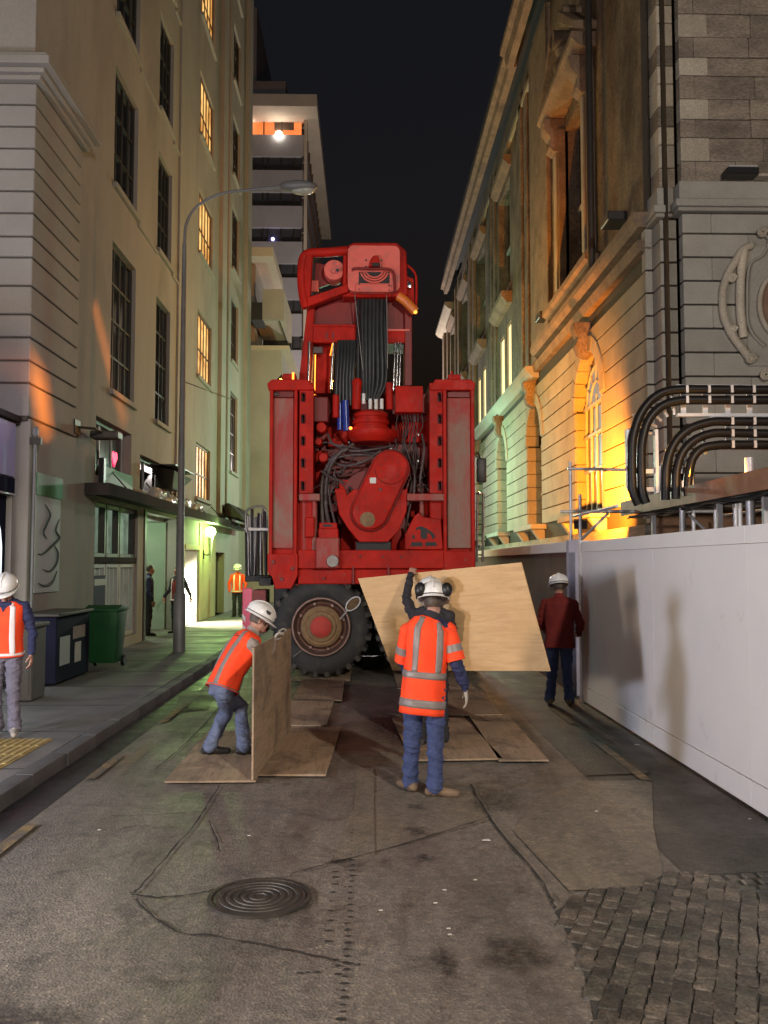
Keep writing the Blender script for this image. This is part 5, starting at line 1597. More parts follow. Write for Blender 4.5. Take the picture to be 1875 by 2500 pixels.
# --- valve box, dirty towards the bottom
vb_ = mbox('valve_box', 777, 1290, 826, 1342, MY - .05, .5, M['red'], .015)
mbox('valve_base', 771, 1312, 829, 1388, MY - .1, .5, M['red_dirty'], .02, parent=vb_)
mbox('valve_cap', 779, 1276, 823, 1291, MY - .02, .4, M['red'], .012, parent=vb_)
mbox('handle_slot', 789, 1280, 810, 1286, MY - .025, .01, M['machine_black'], 0, parent=vb_)
mlathe('oil_filter', 812, 1370, MY - .14, [(0, -.02), (.10, -.02), (.11, .05)], M['steel'], n=16, parent=vb_)

# --- winch: horseshoe plate and obround gear case
hs_ = mpoly('winch_plate', [c2(580, 785), c2(648, 783), c2(660, 830), c2(700, 790), c2(1000, 790), c2(1058, 785), c2(1052, 930), c2(1000, 1060), c2(930, 1132), c2(740, 1132), c2(664, 1040), c2(610, 950)], MY + .08, .25, M['red'], .012)
p0, p1 = mp(*c2(945, 655)), mp(*c2(812, 935))
def stadium(a, b, r_, n=18):
    d = (b - a).normalized(); s = V((-d.z, 0, d.x))
    pts = []
    for k in range(n + 1):
        t = math.pi * k / n
        pts.append(a + s * r_ * math.cos(t) - d * r_ * math.sin(t))
    for k in range(n + 1):
        t = math.pi * k / n
        pts.append(b - s * r_ * math.cos(t) + d * r_ * math.sin(t))
    return pts
def at_y(pts, Y): return [V((p.x, Y, p.z)) for p in pts]
bm = nbm(); bm_poly_extrude(bm, at_y(stadium(p0, p1, .345), MY + .03), (0, .05, 0)); obj('gear_case_rim', bm, M['red_dark'], RM, .01)
bm = nbm(); bm_poly_extrude(bm, at_y(stadium(p0, p1, .325), MY - .02), (0, .05, 0)); gcse = obj('gear_case_back', bm, M['red'], RM, .015)
bm = nbm(); bm_poly_extrude(bm, at_y(stadium(p0, p1, .30), MY - .10), (0, .08, 0)); gcf = obj('gear_case', bm, M['red'], RM, .025, 2, 40)
pm = p0 + (p1 - p0) * .18
bm = nbm(); bm_tube(bm, [V((p0.x + math.cos(a) * .275, MY - .102, p0.z + math.sin(a) * .275)) for a in [math.pi * 1.02 + math.pi * k / 16 for k in range(17)]], .008, 6); obj('case_seam', bm, M['red_dark'], gcf)
for k in range(9):
    a = 2 * math.pi * k / 9
    for (pc, rr) in ((p0, .17), (p1, .26)):
        bm = nbm(); bm_lathe(bm, [(0, -.012), (.012, -.012), (.014, 0)], (pc.x + math.cos(a) * rr, MY - .10, pc.z + math.sin(a) * rr), (0, 1, 0), 6)
        obj('case_bolt', bm, M['red_dark'], gcf)
mbox('white_tag', 903, 1166, 918, 1180, MY - .112, .008, M['white_fit'], 0, parent=gcf)
mlathe('oil_plug', *c2(880, 790), MY - .10, [(0, -.015), (.03, -.015), (.035, 0)], M['red_dark'], n=12, parent=gcf)
mlathe('grease_patch', *c2(795, 985), MY - .102, [(0, -.003), (.12, -.003), (.13, 0)], M['hub'], n=20, parent=gcf)
mbox('winch_foot', 868, 1322, 955, 1345, MY + .2, .5, M['machine_black'], .01)
mtube('winch_drum', [(895, 1205, MY + .36), (895, 1205, MY + 1.2)], MY, .40, M['red_dark'], n=28, k=1)
mbox('winch_frame', 828, 1172, 862, 1240, MY + .4, .4, M['red'], .01)

# --- emblem bracket plate
ep = mpoly('emblem_plate', [c2(1040, 1182), c2(1042, 1085), c2(1100, 965), c2(1130, 940), c2(1160, 968), c2(1275, 985), c2(1290, 1182)], MY - .01, .3, M['red'], .012)
def cE(x_, y_): return (960 + x_ / 10.369, 1220 + y_ / 10.369)
em = M['machine_black']
for pts in ([(560, 740), (640, 680), (720, 675), (830, 720), (950, 800), (1040, 870), (1060, 940), (1040, 990), (990, 985), (960, 900), (900, 840), (860, 850), (850, 990), (720, 990), (690, 900), (690, 760), (620, 740), (580, 800)],
            [(470, 920), (500, 880), (540, 900), (550, 980), (500, 1000)],
            [(455, 1075), (735, 1075), (740, 1180), (450, 1180)],
            [(820, 1070), (1080, 1070), (1110, 1175), (815, 1175)]):
    mpoly('emblem', [cE(*p) for p in pts], MY - .016, .005, em, 0, parent=ep)

# --- swivel with stacked rings
mlathe('swivel_flange', 909, 1068, MY + .42, [(0, -.10), (.34, -.10), (.43, -.02), (.455, .04), (.455, .10), (.0, .10)], M['red'], (0, 0, 1), 40)
mlathe('swivel_body', 905, 1054, MY + .42, [(.34, 0), (.34, .07), (.30, .08), (.30, .12), (.33, .13), (.33, .19), (.29, .20), (.29, .24), (.31, .25), (.31, .31), (.24, .36), (0, .36)], M['red'], (0, 0, 1), 40)
for (px_, py_) in ((888, 972), (904, 985), (918, 986), (932, 985)):
    mtube('hose_coupling', [(px_, py_ - 11), (px_, py_ + 14)], MY + .3, .034, M['white_fit'], k=1)
mbox('control_box', 965, 942, 1033, 1006, MY + .1, .4, M['red'], .02, 2)
for i in range(9):
    px_ = 972 + i * 7
    mtube('cable', [(px_, 1006), (px_ + random.uniform(-8, 8), 1040), (px_ + random.uniform(-18, 10), 1085), (px_ + random.uniform(-10, 10), 1120 + random.uniform(0, 60))], MY + .35, .011, M['hose_grey'], 6, 4)

# --- hose bundle up the mast
for i, px_ in enumerate((874, 884, 893, 903, 912, 921, 931, 940)):
    r_ = 0.042 if i not in (0, 7) else 0.03
    w = random.uniform(-3, 3)
    mtube('mast_hose', [(888 + (px_ - 905) * .55 + 14, 978, MY + .32), (px_ + w, 930, MY + .36), (px_ + w * .5, 850, MY + .38), (px_, 780, MY + .42), (px_ + 2, 712, MY + .5)], MY, r_, M['hose'], 10, 5)
for (px0, py0, px1, py1, r_) in ((866, 720, 886, 905, .01), (944, 720, 946, 900, .01)):
    mtube('guide_rod', [(px0, py0, MY + .3), (px1, py1, MY + .3)], MY, r_, M['steel'], k=1)
mtube('mast_post', [(872, 935), (870, 1000)], MY + .35, .085, M['red'], 16, 1)
mtube('mast_post', [(950, 935), (952, 1000)], MY + .35, .07, M['red'], 16, 1)
mlathe('post_cap', 872, 930, MY + .35, [(0, .05), (.06, .04), (.095, -.02), (.095, -.1)], M['red'], (0, 0, 1), 20)

# --- mast
mpoly('mast_side', [(752, 735), (770, 735), (756, 940), (728, 940)], MY + .5, .6, M['red'], .012)
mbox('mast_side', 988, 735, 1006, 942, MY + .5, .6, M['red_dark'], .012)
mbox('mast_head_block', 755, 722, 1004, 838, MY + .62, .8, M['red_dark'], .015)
mbox('mast_cross_beam', 757, 796, 870, 836, MY + .52, .1, M['red'], .012)
mbox('mast_cross_beam', 946, 804, 1000, 838, MY + .52, .1, M['red'], .012)
mbox('beam_lip', 757, 792, 870, 797, MY + .49, .04, M['red'], .004)
mbox('beam_lip', 946, 803, 1000, 808, MY + .49, .04, M['red_lit'], .004)
for px_ in (796, 812):
    mbox('latch_bar', px_, 812, px_ + 2.5, 826, MY + .505, .015, M['chrome'], 0)
mpoly('mast_back_plate', [(768, 838), (815, 838), (806, 960), (764, 960)], MY + .8, .05, M['red'], .004)
mtube('chrome_rod', [(756, 835), (753, 930)], MY + .46, .028, M['chrome'], 12, 1)
mtube('chrome_rod', [(814, 836), (807, 950)], MY + .46, .03, M['chrome'], 12, 1)
mtube('led_strip', [(770, 866), (768, 964)], MY + .44, .011, M['lit_led'], 6, 1)
mtube('led_strip', [(812, 838), (806, 868)], MY + .43, .008, M['lit_led'], 6, 1)
for i, px_ in enumerate((963, 970, 977)):
    mtube('chrome_rod', [(px_ + 2, 836), (px_ - 3, 965)], MY + .46, .018, M['chrome'], 10, 1)
mbox('hose_clamp', 764, 846, 788, 862, MY + .55, .1, M['hose_grey'], .01)
# dark hose drum left of the bundle and the blue cylinder under it
for i, px_ in enumerate((824, 832, 840, 848, 856, 863)):
    mtube('bundle_hose', [(px_ + 4, 832, MY + .5), (px_ + 1, 880, MY + .42), (px_ - 2, 930, MY + .4), (px_ - 4 + i, 990, MY + .4)], MY, .036, M['hose'], 10, 5)
mtube('blue_cylinder', [(843, 978), (846, 1052)], MY + .24, .062, M['blue'], 18, 1)
mtube('blue_cylinder', [(830, 985), (830, 1050)], MY + .35, .05, M['blue'], 18, 1)
mbox('side_tank', 765, 968, 802, 1030, MY + .2, .4, M['red_dark'], .02)
mtube('accumulator', [(820, 965), (820, 1020)], MY + .3, .06, M['red'], 16, 1)
mlathe('rear_reflector', 856, 1045, MY + .2, [(0, -.02), (.025, -.02), (.03, .02)], M['lit_led'], n=10)
mtube('bright_pin', [(1049, 952), (1047, 985)], MY + .1, .012, M['chrome'], 8, 1)

# --- head
hdp = nbm()
a, b = mp(849, 711, MY + .15), mp(976, 600, MY + .15)
bm_box(hdp, a.x, b.x, MY + .15, MY + .75, a.z, b.z)
es = [e for e in hdp.edges if abs(e.verts[0].co.y - e.verts[1].co.y) > .1]
bmesh.ops.bevel(hdp, geom=es, offset=.11, segments=5, affect='EDGES', profile=.5)
hd_ = obj('mast_head', hdp, M['red_lit'], RM, 0, 1, 30)
mpoly('head_cover', [(838, 606), (862, 592), (968, 592), (992, 612), (996, 720), (985, 724), (836, 724)], MY + .30, .9, M['red'], .02)
mpoly('head_lug', [c1(806, 238), c1(815, 195), c1(835, 168), c1(862, 165), c1(872, 195), c1(880, 238)], MY + .02, .14, M['red'], .02, parent=hd_)
mbox('lug_hole', 908, 641, 927, 650, MY + .01, .02, M['machine_black'], .006, parent=hd_)
# sheave seen through the slot
mbox('sheave_slot', 876, 664, 951, 691, MY + .138, .02, M['machine_black'], .002, parent=hd_)
bm = nbm()
pc = mp(914, 655, MY + .1)
for rr in (.245, .20, .155):
    bm_tube(bm, [V((pc.x + math.cos(a_) * rr * 1.02, MY + .125, pc.z + math.sin(a_) * rr)) for a_ in [math.pi * 1.10 + math.pi * .80 * k / 18 for k in range(19)]], .018, 8)
obj('sheave', bm, M['red_lit'], hd_, smooth=60)
mtube('head_handle', [(860, 658), (870, 655), (900, 656), (945, 657), (960, 665), (964, 690), (964, 716)], MY + .09, .022, M['red_dark'], 8, 4, parent=hd_)
for (x_, y_) in ((785, 205), (785, 245), (888, 205), (888, 250), (740, 360), (740, 395), (937, 370), (937, 400)):
    mlathe('bolt', *c1(x_, y_), MY + .15, [(0, -.03), (.016, -.03), (.02, 0)], M['chrome'], n=8, parent=hd_)
mbox('head_sill', 868, 694, 955, 712, MY + .12, .03, M['red_lit'], .006, parent=hd_)
# frame left of the head
mtube('head_guard', [(848, 612), (800, 616), (760, 618), (744, 626), (738, 645), (737, 690), (742, 730), (748, 752)], MY + .3, .085, M['red'], 10, 5)
mpoly('head_guard_plate', [(733, 620), (764, 618), (758, 726), (744, 735), (735, 700)], MY + .24, .12, M['red'], .02)
mpoly('head_lower_beam', [(750, 726), (850, 692), (850, 712), (752, 748)], MY + .2, .2, M['red'], .012)
mlathe('rope_drum', 816, 660, MY + .42, [(0, -.06), (.07, -.06), (.075, -.03), (.18, -.03), (.19, 0), (.19, .3)], M['red_lit'], n=30)
mlathe('drum_bolt', 824, 662, MY + .34, [(0, -.05), (.03, -.05), (.035, .03)], M['chrome'], n=10)
mpoly('drum_bracket', [(770, 640), (812, 650), (806, 692), (766, 706)], MY + .6, .1, M['red_dark'], .01)
mbox('bracket_pad', 760, 684, 778, 712, MY + .5, .05, M['red_lit'], .01)
# frame right of the head
mtube('head_rail', [(985, 640), (1012, 665), (1017, 700), (1016, 745)], MY + .4, .022, M['red'], 8, 4)
mpoly('head_side_plate', [(978, 668), (1010, 680), (1012, 745), (978, 725)], MY + .42, .15, M['red'], .01)
for (x_, y_) in ((1030, 330), (1065, 365), (1045, 350)):
    mlathe('head_lamp', *c1(x_, y_), MY + .38, [(0, -.04), (.05, -.03), (.07, .0), (.06, .06)], M['chrome'], n=16)
mtube('beacon_tube', [(972, 722), (990, 735), (1014, 760)], MY + .34, .085, M['orange_lens'], 14, 1, smooth=30)
mlathe('beacon_glow', 1014, 761, MY + .28, [(0, -.01), (.03, -.01), (.035, .02)], M['lit_led'], n=10)

# --- tangle of hoses around the winch
random.seed(21)
tang = [[(770, 1090), (800, 1080), (850, 1100), (905, 1098), (960, 1088)], [(790, 1110), (830, 1135), (880, 1130), (930, 1100)], [(775, 1130), (810, 1120), (870, 1110), (940, 1115)],
        [(862, 1085), (825, 1110), (800, 1160), (795, 1230), (806, 1290)], [(850, 1095), (812, 1120), (786, 1180), (788, 1285)], [(838, 1100), (806, 1140), (802, 1200), (818, 1280)],
        [(1010, 1070), (1020, 1120), (1006, 1180), (1000, 1210)], [(985, 1075), (1000, 1120), (1012, 1160), (1010, 1215)], [(1030, 1060), (1036, 1100), (1026, 1170), (1030, 1205)],
        [(800, 1060), (815, 1085), (860, 1092), (900, 1106), (945, 1102)], [(1003, 1225), (996, 1260), (990, 1300), (994, 1340)], [(785, 1150), (815, 1170), (845, 1180), (860, 1200)]]
for i, t in enumerate(tang):
    mtube('hydraulic_hose', [(x_, y_, MY + .30 + .12 * math.sin(k * 1.7 + i)) for k, (x_, y_) in enumerate(t)], MY, .022 if i not in (3, 4) else .036, M['hose_grey'], 8, 5)
for i in range(26):
    x_, y_ = random.uniform(770, 1045), random.uniform(1075, 1200)
    if 890 < x_ < 1000 and y_ > 1100: x_ = random.choice((random.uniform(770, 870), random.uniform(1005, 1045)))
    pts = [(x_ + random.uniform(-26, 26) * k * .6, y_ + k * random.uniform(8, 24), MY + .42 + random.uniform(-.1, .1)) for k in range(4)]
    mtube('thin_cable', pts, MY, .010, M['hose_grey'], 6, 4)
for (px_, py_, r_) in ((785, 1045, .10), (790, 1118, .09), (778, 1080, .07)):
    mlathe('hydraulic_motor', px_, py_, MY + .3, [(0, -.1), (r_ * .8, -.1), (r_, -.06), (r_, .2)], M['red'], n=20)
for (x0, y0, x1, y1) in ((770, 1030, 800, 1075), (800, 1205, 826, 1250), (1005, 1180, 1048, 1204), (1012, 1090, 1046, 1150)):
    mbox('hydraulic_block', x0, y0, x1, y1, MY + .5, .5, M['red_dark'], .02)
for i in range(14):
    mlathe('hose_fitting', random.uniform(775, 1045), random.uniform(1040, 1130), MY + .4, [(0, -.03), (.018, -.03), (.02, .02)], M['chrome'], n=8)

# --- added spots, box and slit plate that streak the cream wall orange
BK = V((-1.50, 16.2, 5.37))
bk = mbox('spot_box', 700, 918, 716, 934, 16.17, .08, M['black_plastic'], .008)
mtube('spot_stem', [(708, 930, 16.2), (708, 960, 16.2)], MY, .012, M['steel'], 6, 1, parent=bk)
tgt = on_x(270, 885, LX)
lamp('streak_spot', 'SPOT', tuple(BK), 1000, (1.0, 0.25, 0.03), 0.006, target=tuple(tgt), angle=42, blend=.3)
light_mask(BK, tgt, ((224, 735), (238, 735), (318, 1035), (298, 1035)), .12, .085, bk)
lamp('streak_side_spot', 'SPOT', tuple(BK + V((0, .05, 0))), 230, (1.0, 0.25, 0.03), 0.02, target=tuple(on_x(362, 955, LX)), angle=11, blend=1.0)
# --- wheels
def wheel(x, y, z, name='wheel'):
    bm = nbm()
    bm_lathe(bm, [(.50, .03), (.56, -.015), (.68, -.03), (.78, .0), (.82, .05), (.835, .12), (.835, .42), (.78, .52), (.5, .5)], (x, y, z), (0, 1, 0), 56)
    t = obj(name, bm, M['rubber'], RM, smooth=40)
    n = 26
    for k in range(n):
        a = 2 * math.pi * k / n
        bm = nbm()
        ca, sa = math.cos(a), math.sin(a)
        rad, tan_ = V((ca, 0, sa)), V((-sa, 0, ca))
        o3 = V((x, y, z))
        for (h0, h1, sk) in ((-.005, .22, .05), (.26, .5, -.05)):
            pts = [o3 + rad * .74 + tan_ * -.045 + V((0, h0, 0)), o3 + rad * .80 + tan_ * .045 + V((0, h0, 0)), o3 + rad * .885 + tan_ * .035 + V((0, h0 + .05, 0)), o3 + rad * .885 + tan_ * -.04 + V((0, h0 + .05, 0))]
            q = [p + V((0, h1 - h0, 0)) + tan_ * sk for p in pts]
            va = [bm.verts.new(p) for p in pts]; vb2 = [bm.verts.new(p) for p in q]
            bm.faces.new(va); bm.faces.new(list(reversed(vb2)))
            for i in range(4):
                bm.faces.new((va[i], vb2[i], vb2[(i + 1) % 4], va[(i + 1) % 4]))
        obj('tread_lug', bm, M['lug'] if k % 3 else M['rubber'], t, .012)
    bm = nbm(); bm_lathe(bm, [(.50, .08), (.515, -.02), (.50, -.045), (.478, -.045), (.462, -.01), (.45, .07), (.42, .14)], (x, y, z), (0, 1, 0), 56)
    obj('rim', bm, M['rim_lip'], t, smooth=35)
    bm = nbm(); bm_lathe(bm, [(.46, .12), (.40, .13), (.37, .10), (.36, .05), (.33, .05)], (x, y, z), (0, 1, 0), 56)
    obj('rim_disc', bm, M['rim'], t, smooth=35)
    bm = nbm(); bm_lathe(bm, [(.355, .10), (.35, .02), (.30, -.01), (.27, .0), (.255, -.03), (.20, -.04), (.19, -.06), (0, -.06)], (x, y, z), (0, 1, 0), 48)
    obj('hub', bm, M['hub'], t, smooth=30)
    bm = nbm(); bm_lathe(bm, [(.185, -.05), (.18, -.075), (.15, -.09), (.11, -.11), (0, -.115)], (x, y, z), (0, 1, 0), 40)
    obj('hub_cap', bm, M['hub_red'], t, smooth=30)
    for k in range(8):
        a = 2 * math.pi * k / 8 + .3
        bm = nbm(); bm_lathe(bm, [(0, -.0), (.026, -.0), (.03, .05)], (x + math.cos(a) * .405, y + .08, z + math.sin(a) * .405), (0, 1, 0), 8)
        obj('wheel_nut', bm, M['rim_lip'], t)
    bm = nbm(); bm_tube(bm, [(x - .30, y - .03, z - .38), (x - .46, y - .08, z - .50)], .012, 6); obj('valve_stem', bm, M['steel'], t)
    return t
wc = on_y(784, 1531, 15.3)
wheel(wc.x, 15.3, 0.905)
wheel(1.02, 15.3, 0.905)
wheel(wc.x, 20.6, 0.905)
wheel(1.02, 20.6, 0.905)
# wire mesh step by the wheel
bm = nbm()
pc = mp(862, 1474, 15.22)
el = [V((pc.x + .15 * math.cos(a) * math.cos(.75) - .085 * math.sin(a) * math.sin(.75), 15.2, pc.z + .15 * math.cos(a) * math.sin(.75) + .085 * math.sin(a) * math.cos(.75))) for a in [2 * math.pi * k / 24 for k in range(25)]]
bm_tube(bm, el, .014, 8)
ms = obj('mesh_step', bm, M['galv'], RM, smooth=60)
bm = nbm()
ca, sa = math.cos(.75), math.sin(.75)
for k in range(-4, 5):
    t = k / 5
    h_ = math.sqrt(1 - t * t)
    for (A, B) in (((.15 * t, -.085 * h_), (.15 * t, .085 * h_)), ((-.15 * h_, .085 * t), (.15 * h_, .085 * t))):
        P = [V((pc.x + a_[0] * ca - a_[1] * sa, 15.2, pc.z + a_[0] * sa + a_[1] * ca)) for a_ in (A, B)]
        bm_cyl(bm, P[0], P[1], .004, n=5)
obj('step_wire', bm, M['hub'], ms)
bm = nbm(); bm_tube(bm, [V((pc.x - .10, 15.2, pc.z - .12)), V((pc.x - .22, 15.3, pc.z - .26)), V((pc.x - .25, 15.6, pc.z - .3))], .014, 6); obj('step_bracket', bm, M['galv'], ms)
mbox('mud_guard', 705, 1424, 852, 1440, 15.35, .7, M['red_dark'], .01)
for px_ in (762, 800, 830, 738):
    mbox('guard_clip', px_ - 4, 1428, px_ + 4, 1446, 15.33, .03, M['hub'], .006)

# --- pink marker plate and gear on the left flank
pk = mbox('marker_plate', 591, 1436, 616, 1545, 15.9, .05, M['pink'], .01)
mbox('marker_plate_side', 617, 1440, 650, 1545, 15.92, .6, M['red_dark'], .01, parent=pk)
for (y0, y1) in ((1498, 1516), (1524, 1540)):
    mpoly('white_chevron', [(592, y0), (599, y0 + 8), (599, y1 + 4), (592, y1 - 6)], 15.89, .008, M['white_fit'], 0, parent=pk)
mbox('side_frame', 632, 1410, 662, 1430, 15.6, 1.2, M['machine_black'], .01)
# drill rods in a rack on the flank
rk = mbox('rod_rack', 598, 1405, 656, 1420, 16.2, .7, M['machine_black'], .01)
mbox('rack_bar', 596, 1288, 656, 1296, 16.15, .08, M['steel'], .006, parent=rk)
random.seed(5)
for i in range(11):
    px_ = 600 + i * 5.2
    yy = 16.25 + (i % 3) * .22
    mtube('drill_rod', [(px_, 1250 + random.uniform(-8, 14), yy), (px_ + random.uniform(-3, 3), 1410, yy)], 16.2, .020 + .008 * (i % 2), M['steel'] if i % 3 else M['machine_black'], 10, 1, parent=rk)
mtube('rod_hook', [(602, 1300, 16.1), (600, 1255, 16.1), (612, 1240, 16.1), (640, 1236, 16.1), (652, 1250, 16.1)], 16.1, .02, M['steel'], 8, 4, parent=rk)
# --- mirror and ladder on the right flank
mr = mbox('side_mirror', 1164, 1118, 1188, 1178, 15.5, .07, M['black_plastic'], .03, 2)
mtube('mirror_arm', [(1158, 1110), (1166, 1105), (1174, 1122)], 15.53, .014, M['black_plastic'], 8, 3, parent=mr)
for px_ in (1166, 1180):
    mtube('flank_ladder', [(px_, 1205), (px_ - 2, 1372)], 15.6, .022, M['steel'], 8, 1)
for k in range(6):
    mtube('ladder_rung', [(1166, 1230 + k * 25), (1180, 1230 + k * 25)], 15.6, .014, M['steel'], 6, 1)
mlathe('ladder_lamp', 1171, 1204, 15.55, [(0, -.03), (.03, -.02), (.04, .03)], M['chrome'], n=12)

# ------------------------------------------------------------------ plywood
def ply(name, lab, M4, L_, W_, t, m, group=None):
    """sheet centred at local origin, long axis local x, thickness local z"""
    bm = nbm()
    bm_box(bm, -L_ / 2, L_ / 2, -W_ / 2, W_ / 2, -t / 2, t / 2)
    me = mesh_from(bm, name, 0.0015, 1)
    me.materials.append(m)
    o = place(name, me, None, None, M4)
    return set_tags(o, lab, 'plywood', group)
def flat(name, lab, x, y, z, rot, L_, W_, m, t=.018, grp='plywood mats on the road', tilt=0.0):
    return ply(name, lab, Matrix.Translation((x, y, z)) @ Matrix.Rotation(rot, 4, 'Z') @ Matrix.Rotation(tilt, 4, 'X'), L_, W_, t, m, grp)
H90 = math.pi / 2
flat('plywood_mat', 'plywood mat under the bending worker, outermost of the road mats', -1.43, 9.32, .027, H90 + .015, 2.4, .82, M['ply_used'])
flat('plywood_mat', 'muddy plywood mat lying beside the upright sheet', -.69, 9.55, .027, H90 - .03, 2.4, .70, M['ply_used'])
flat('plywood_mat', 'plywood mat between the muddy mat and the wheel mat', -.80, 11.85, .030, H90 - .01, 2.0, .66, M['ply_used'])
flat('plywood_mat', 'short plywood mat in front of the big wheel', -.72, 13.95, .030, H90 + .01, 2.3, .72, M['ply_used'])
flat('plywood_mat', 'plywood mat directly under the big wheel', -.78, 16.3, .012, H90, 2.3, 1.0, M['ply_used'])
flat('plywood_mat', 'wide plywood mat beside the dark wedge gap', .85, 10.15, .030, H90 + .055, 2.4, .92, M['ply_used'])
flat('plywood_mat', 'narrow plywood mat on the far side of the wedge gap', 1.58, 10.2, .030, H90 - .005, 2.6, .50, M['ply_used'])
flat('plywood_mat', 'plywood mat behind the wedge gap pair', 1.15, 12.75, .030, H90, 2.4, 1.22, M['ply_used'])
flat('plywood_mat', 'plywood mat running under the far wheel', 1.10, 15.2, .030, H90, 2.4, 1.22, M['ply_used'])

# sheet on edge, held by the bending worker
A, B = V((-1.03, 8.12, .04)), V((-.90, 10.5, .04))
d = (B - A).normalized()
n_ = V((0, 0, 1)).cross(d)
mid = (A + B) / 2 + V((0, 0, .595))
M4 = Matrix((( d.x, 0, n_.x, mid.x), (d.y, 0, n_.y, mid.y), (0, 1, 0, mid.z), (0, 0, 0, 1)))
M4 = Matrix(((d.x, 0, -n_.x, mid.x), (d.y, 0, -n_.y, mid.y), (d.z, 1, 0, mid.z), (0, 0, 0, 1)))
ply('plywood_sheet', 'scuffed plywood sheet standing on edge, gripped by the bending worker', M4, 2.4, 1.19, .018, M['ply_used'])

# sheet carried across the road
TL, TR, BR, BL = (876, 1412), (1272, 1373), (1345, 1638), (958, 1637)
pTR, pBR = on_y(*TR, 9.40), on_y(*BR, 9.30)
pTL, pBL = on_y(*TL, 10.85), on_y(*BL, 10.60)
bm = nbm()
ex = ((pTR - pTL) + (pBR - pBL)).normalized()
nz = ex.cross(((pTL - pBL) + (pTR - pBR)).normalized()).normalized()
ey = nz.cross(ex)
mid = (pTL + pTR + pBL + pBR) / 4
M4 = Matrix(((ex.x, ey.x, nz.x, mid.x), (ex.y, ey.y, nz.y, mid.y), (ex.z, ey.z, nz.z, mid.z), (0, 0, 0, 1)))
inv = M4.inverted()
loc = [inv @ p for p in (pBL, pBR, pTR, pTL)]
loc = [V((p.x, p.y, -.009)) for p in loc]
bm_poly_extrude(bm, loc, (0, 0, .018))
cs = obj('plywood_sheet', bm, M['ply_new'], None, .0015, M=M4)
set_tags(cs, 'clean tan plywood sheet being carried across the road', 'plywood')
CARRY = (pBL, pBR, pTR, pTL)
# ================================================================== PEOPLE
TMPS = bpy.data.scenes.new('body_workshop')      # evaluated apart from the big scene, removed at the end
def lerp(a, b, t): return a + (b - a) * t

def limb(bm, pts, rad, n=12, sq=1.0):
    bm_tube(bm, pts, rad, n)
    for p, r_ in zip(pts, rad):
        bm_ball(bm, p, r_ * .995, n=n, m=8)

def hand(bm, bones, wrist, d, palm_n, thumb_dir, curl=0.5, tag='hand', s=1.0):
    """d: towards the fingers, palm_n: out of the palm, thumb_dir: sideways towards the thumb"""
    d = V(d).normalized(); pn = V(palm_n); pn = (pn - d * pn.dot(d)).normalized()
    td = d.cross(pn)
    if td.dot(V(thumb_dir)) < 0: td = -td
    wrist = V(wrist)
    for k in range(4):
        t = (k - 1.5) / 1.5
        limb(bm, [wrist + td * .016 * t * s, wrist + d * .085 * s + td * .030 * t * s], [.017 * s, .0145 * s], 8)
    for k, (L_, off) in enumerate(((.062, -.033), (.074, -.011), (.078, .011), (.068, .032))):
        p = wrist + d * .088 * s + td * off * s
        dirv = d.copy()
        pts, rad = [p - d * .02 * s], [.0105 * s]
        a = 0
        for j, fr in enumerate((.42, .33, .25)):
            a += curl * (.55 if j == 0 else .75)
            dirv = (d * math.cos(a) + pn * math.sin(a)) + td * off * 1.2
            p = p + dirv.normalized() * L_ * fr * 1.15 * s
            pts.append(p); rad.append((.0100, .0095, .0085)[j] * s)
        limb(bm, pts, rad, 8)
        bones += [(a_, b_, .009, tag) for a_, b_ in zip(pts, pts[1:])]
    t0 = wrist + d * .022 * s + td * .026 * s
    t1 = t0 + (d * .5 + td * .75 + pn * .35).normalized() * .038 * s
    t2 = t1 + (d * .8 + td * .25 + pn * (.3 + curl * .4)).normalized() * .034 * s
    t3 = t2 + (d * .9 - td * .05 + pn * (.3 + curl * .5)).normalized() * .024 * s
    limb(bm, [t0, t1, t2, t3], [.016 * s, .0125 * s, .0115 * s, .009 * s], 8)
    bones += [(t0, t1, .013, tag), (t1, t3, .010, tag), (wrist, wrist + d * .09 * s, .03, tag)]

STAND = dict(pel=(0, 0, .93), waist=(0, .01, 1.08), chest=(0, .0, 1.28), sh=(0, -.01, 1.43), nb=(0, .0, 1.50), nt=(0, .02, 1.57), head=(0, .035, 1.66),
             hipL=(-.095, 0, .90), hipR=(.095, 0, .90), kneeL=(-.10, .02, .49), kneeR=(.10, .02, .49), ankL=(-.105, -.02, .09), ankR=(.105, -.02, .09),
             shL=(-.195, -.01, 1.415), shR=(.195, -.01, 1.415), elL=(-.25, -.03, 1.13), elR=(.25, -.03, 1.13), wrL=(-.26, .07, .90), wrR=(.26, .07, .90),
             toeL=(-.25, 1), toeR=(.25, 1), hdL=(-.05, .15, -1), hdR=(.05, .15, -1), pnL=(1, 0, 0), pnR=(-1, 0, 0), thL=(0, 1, 0), thR=(0, 1, 0),
             look=(0, 1, -.08), curl=.55, latH=(1, 0, 0), latS=(1, 0, 0))

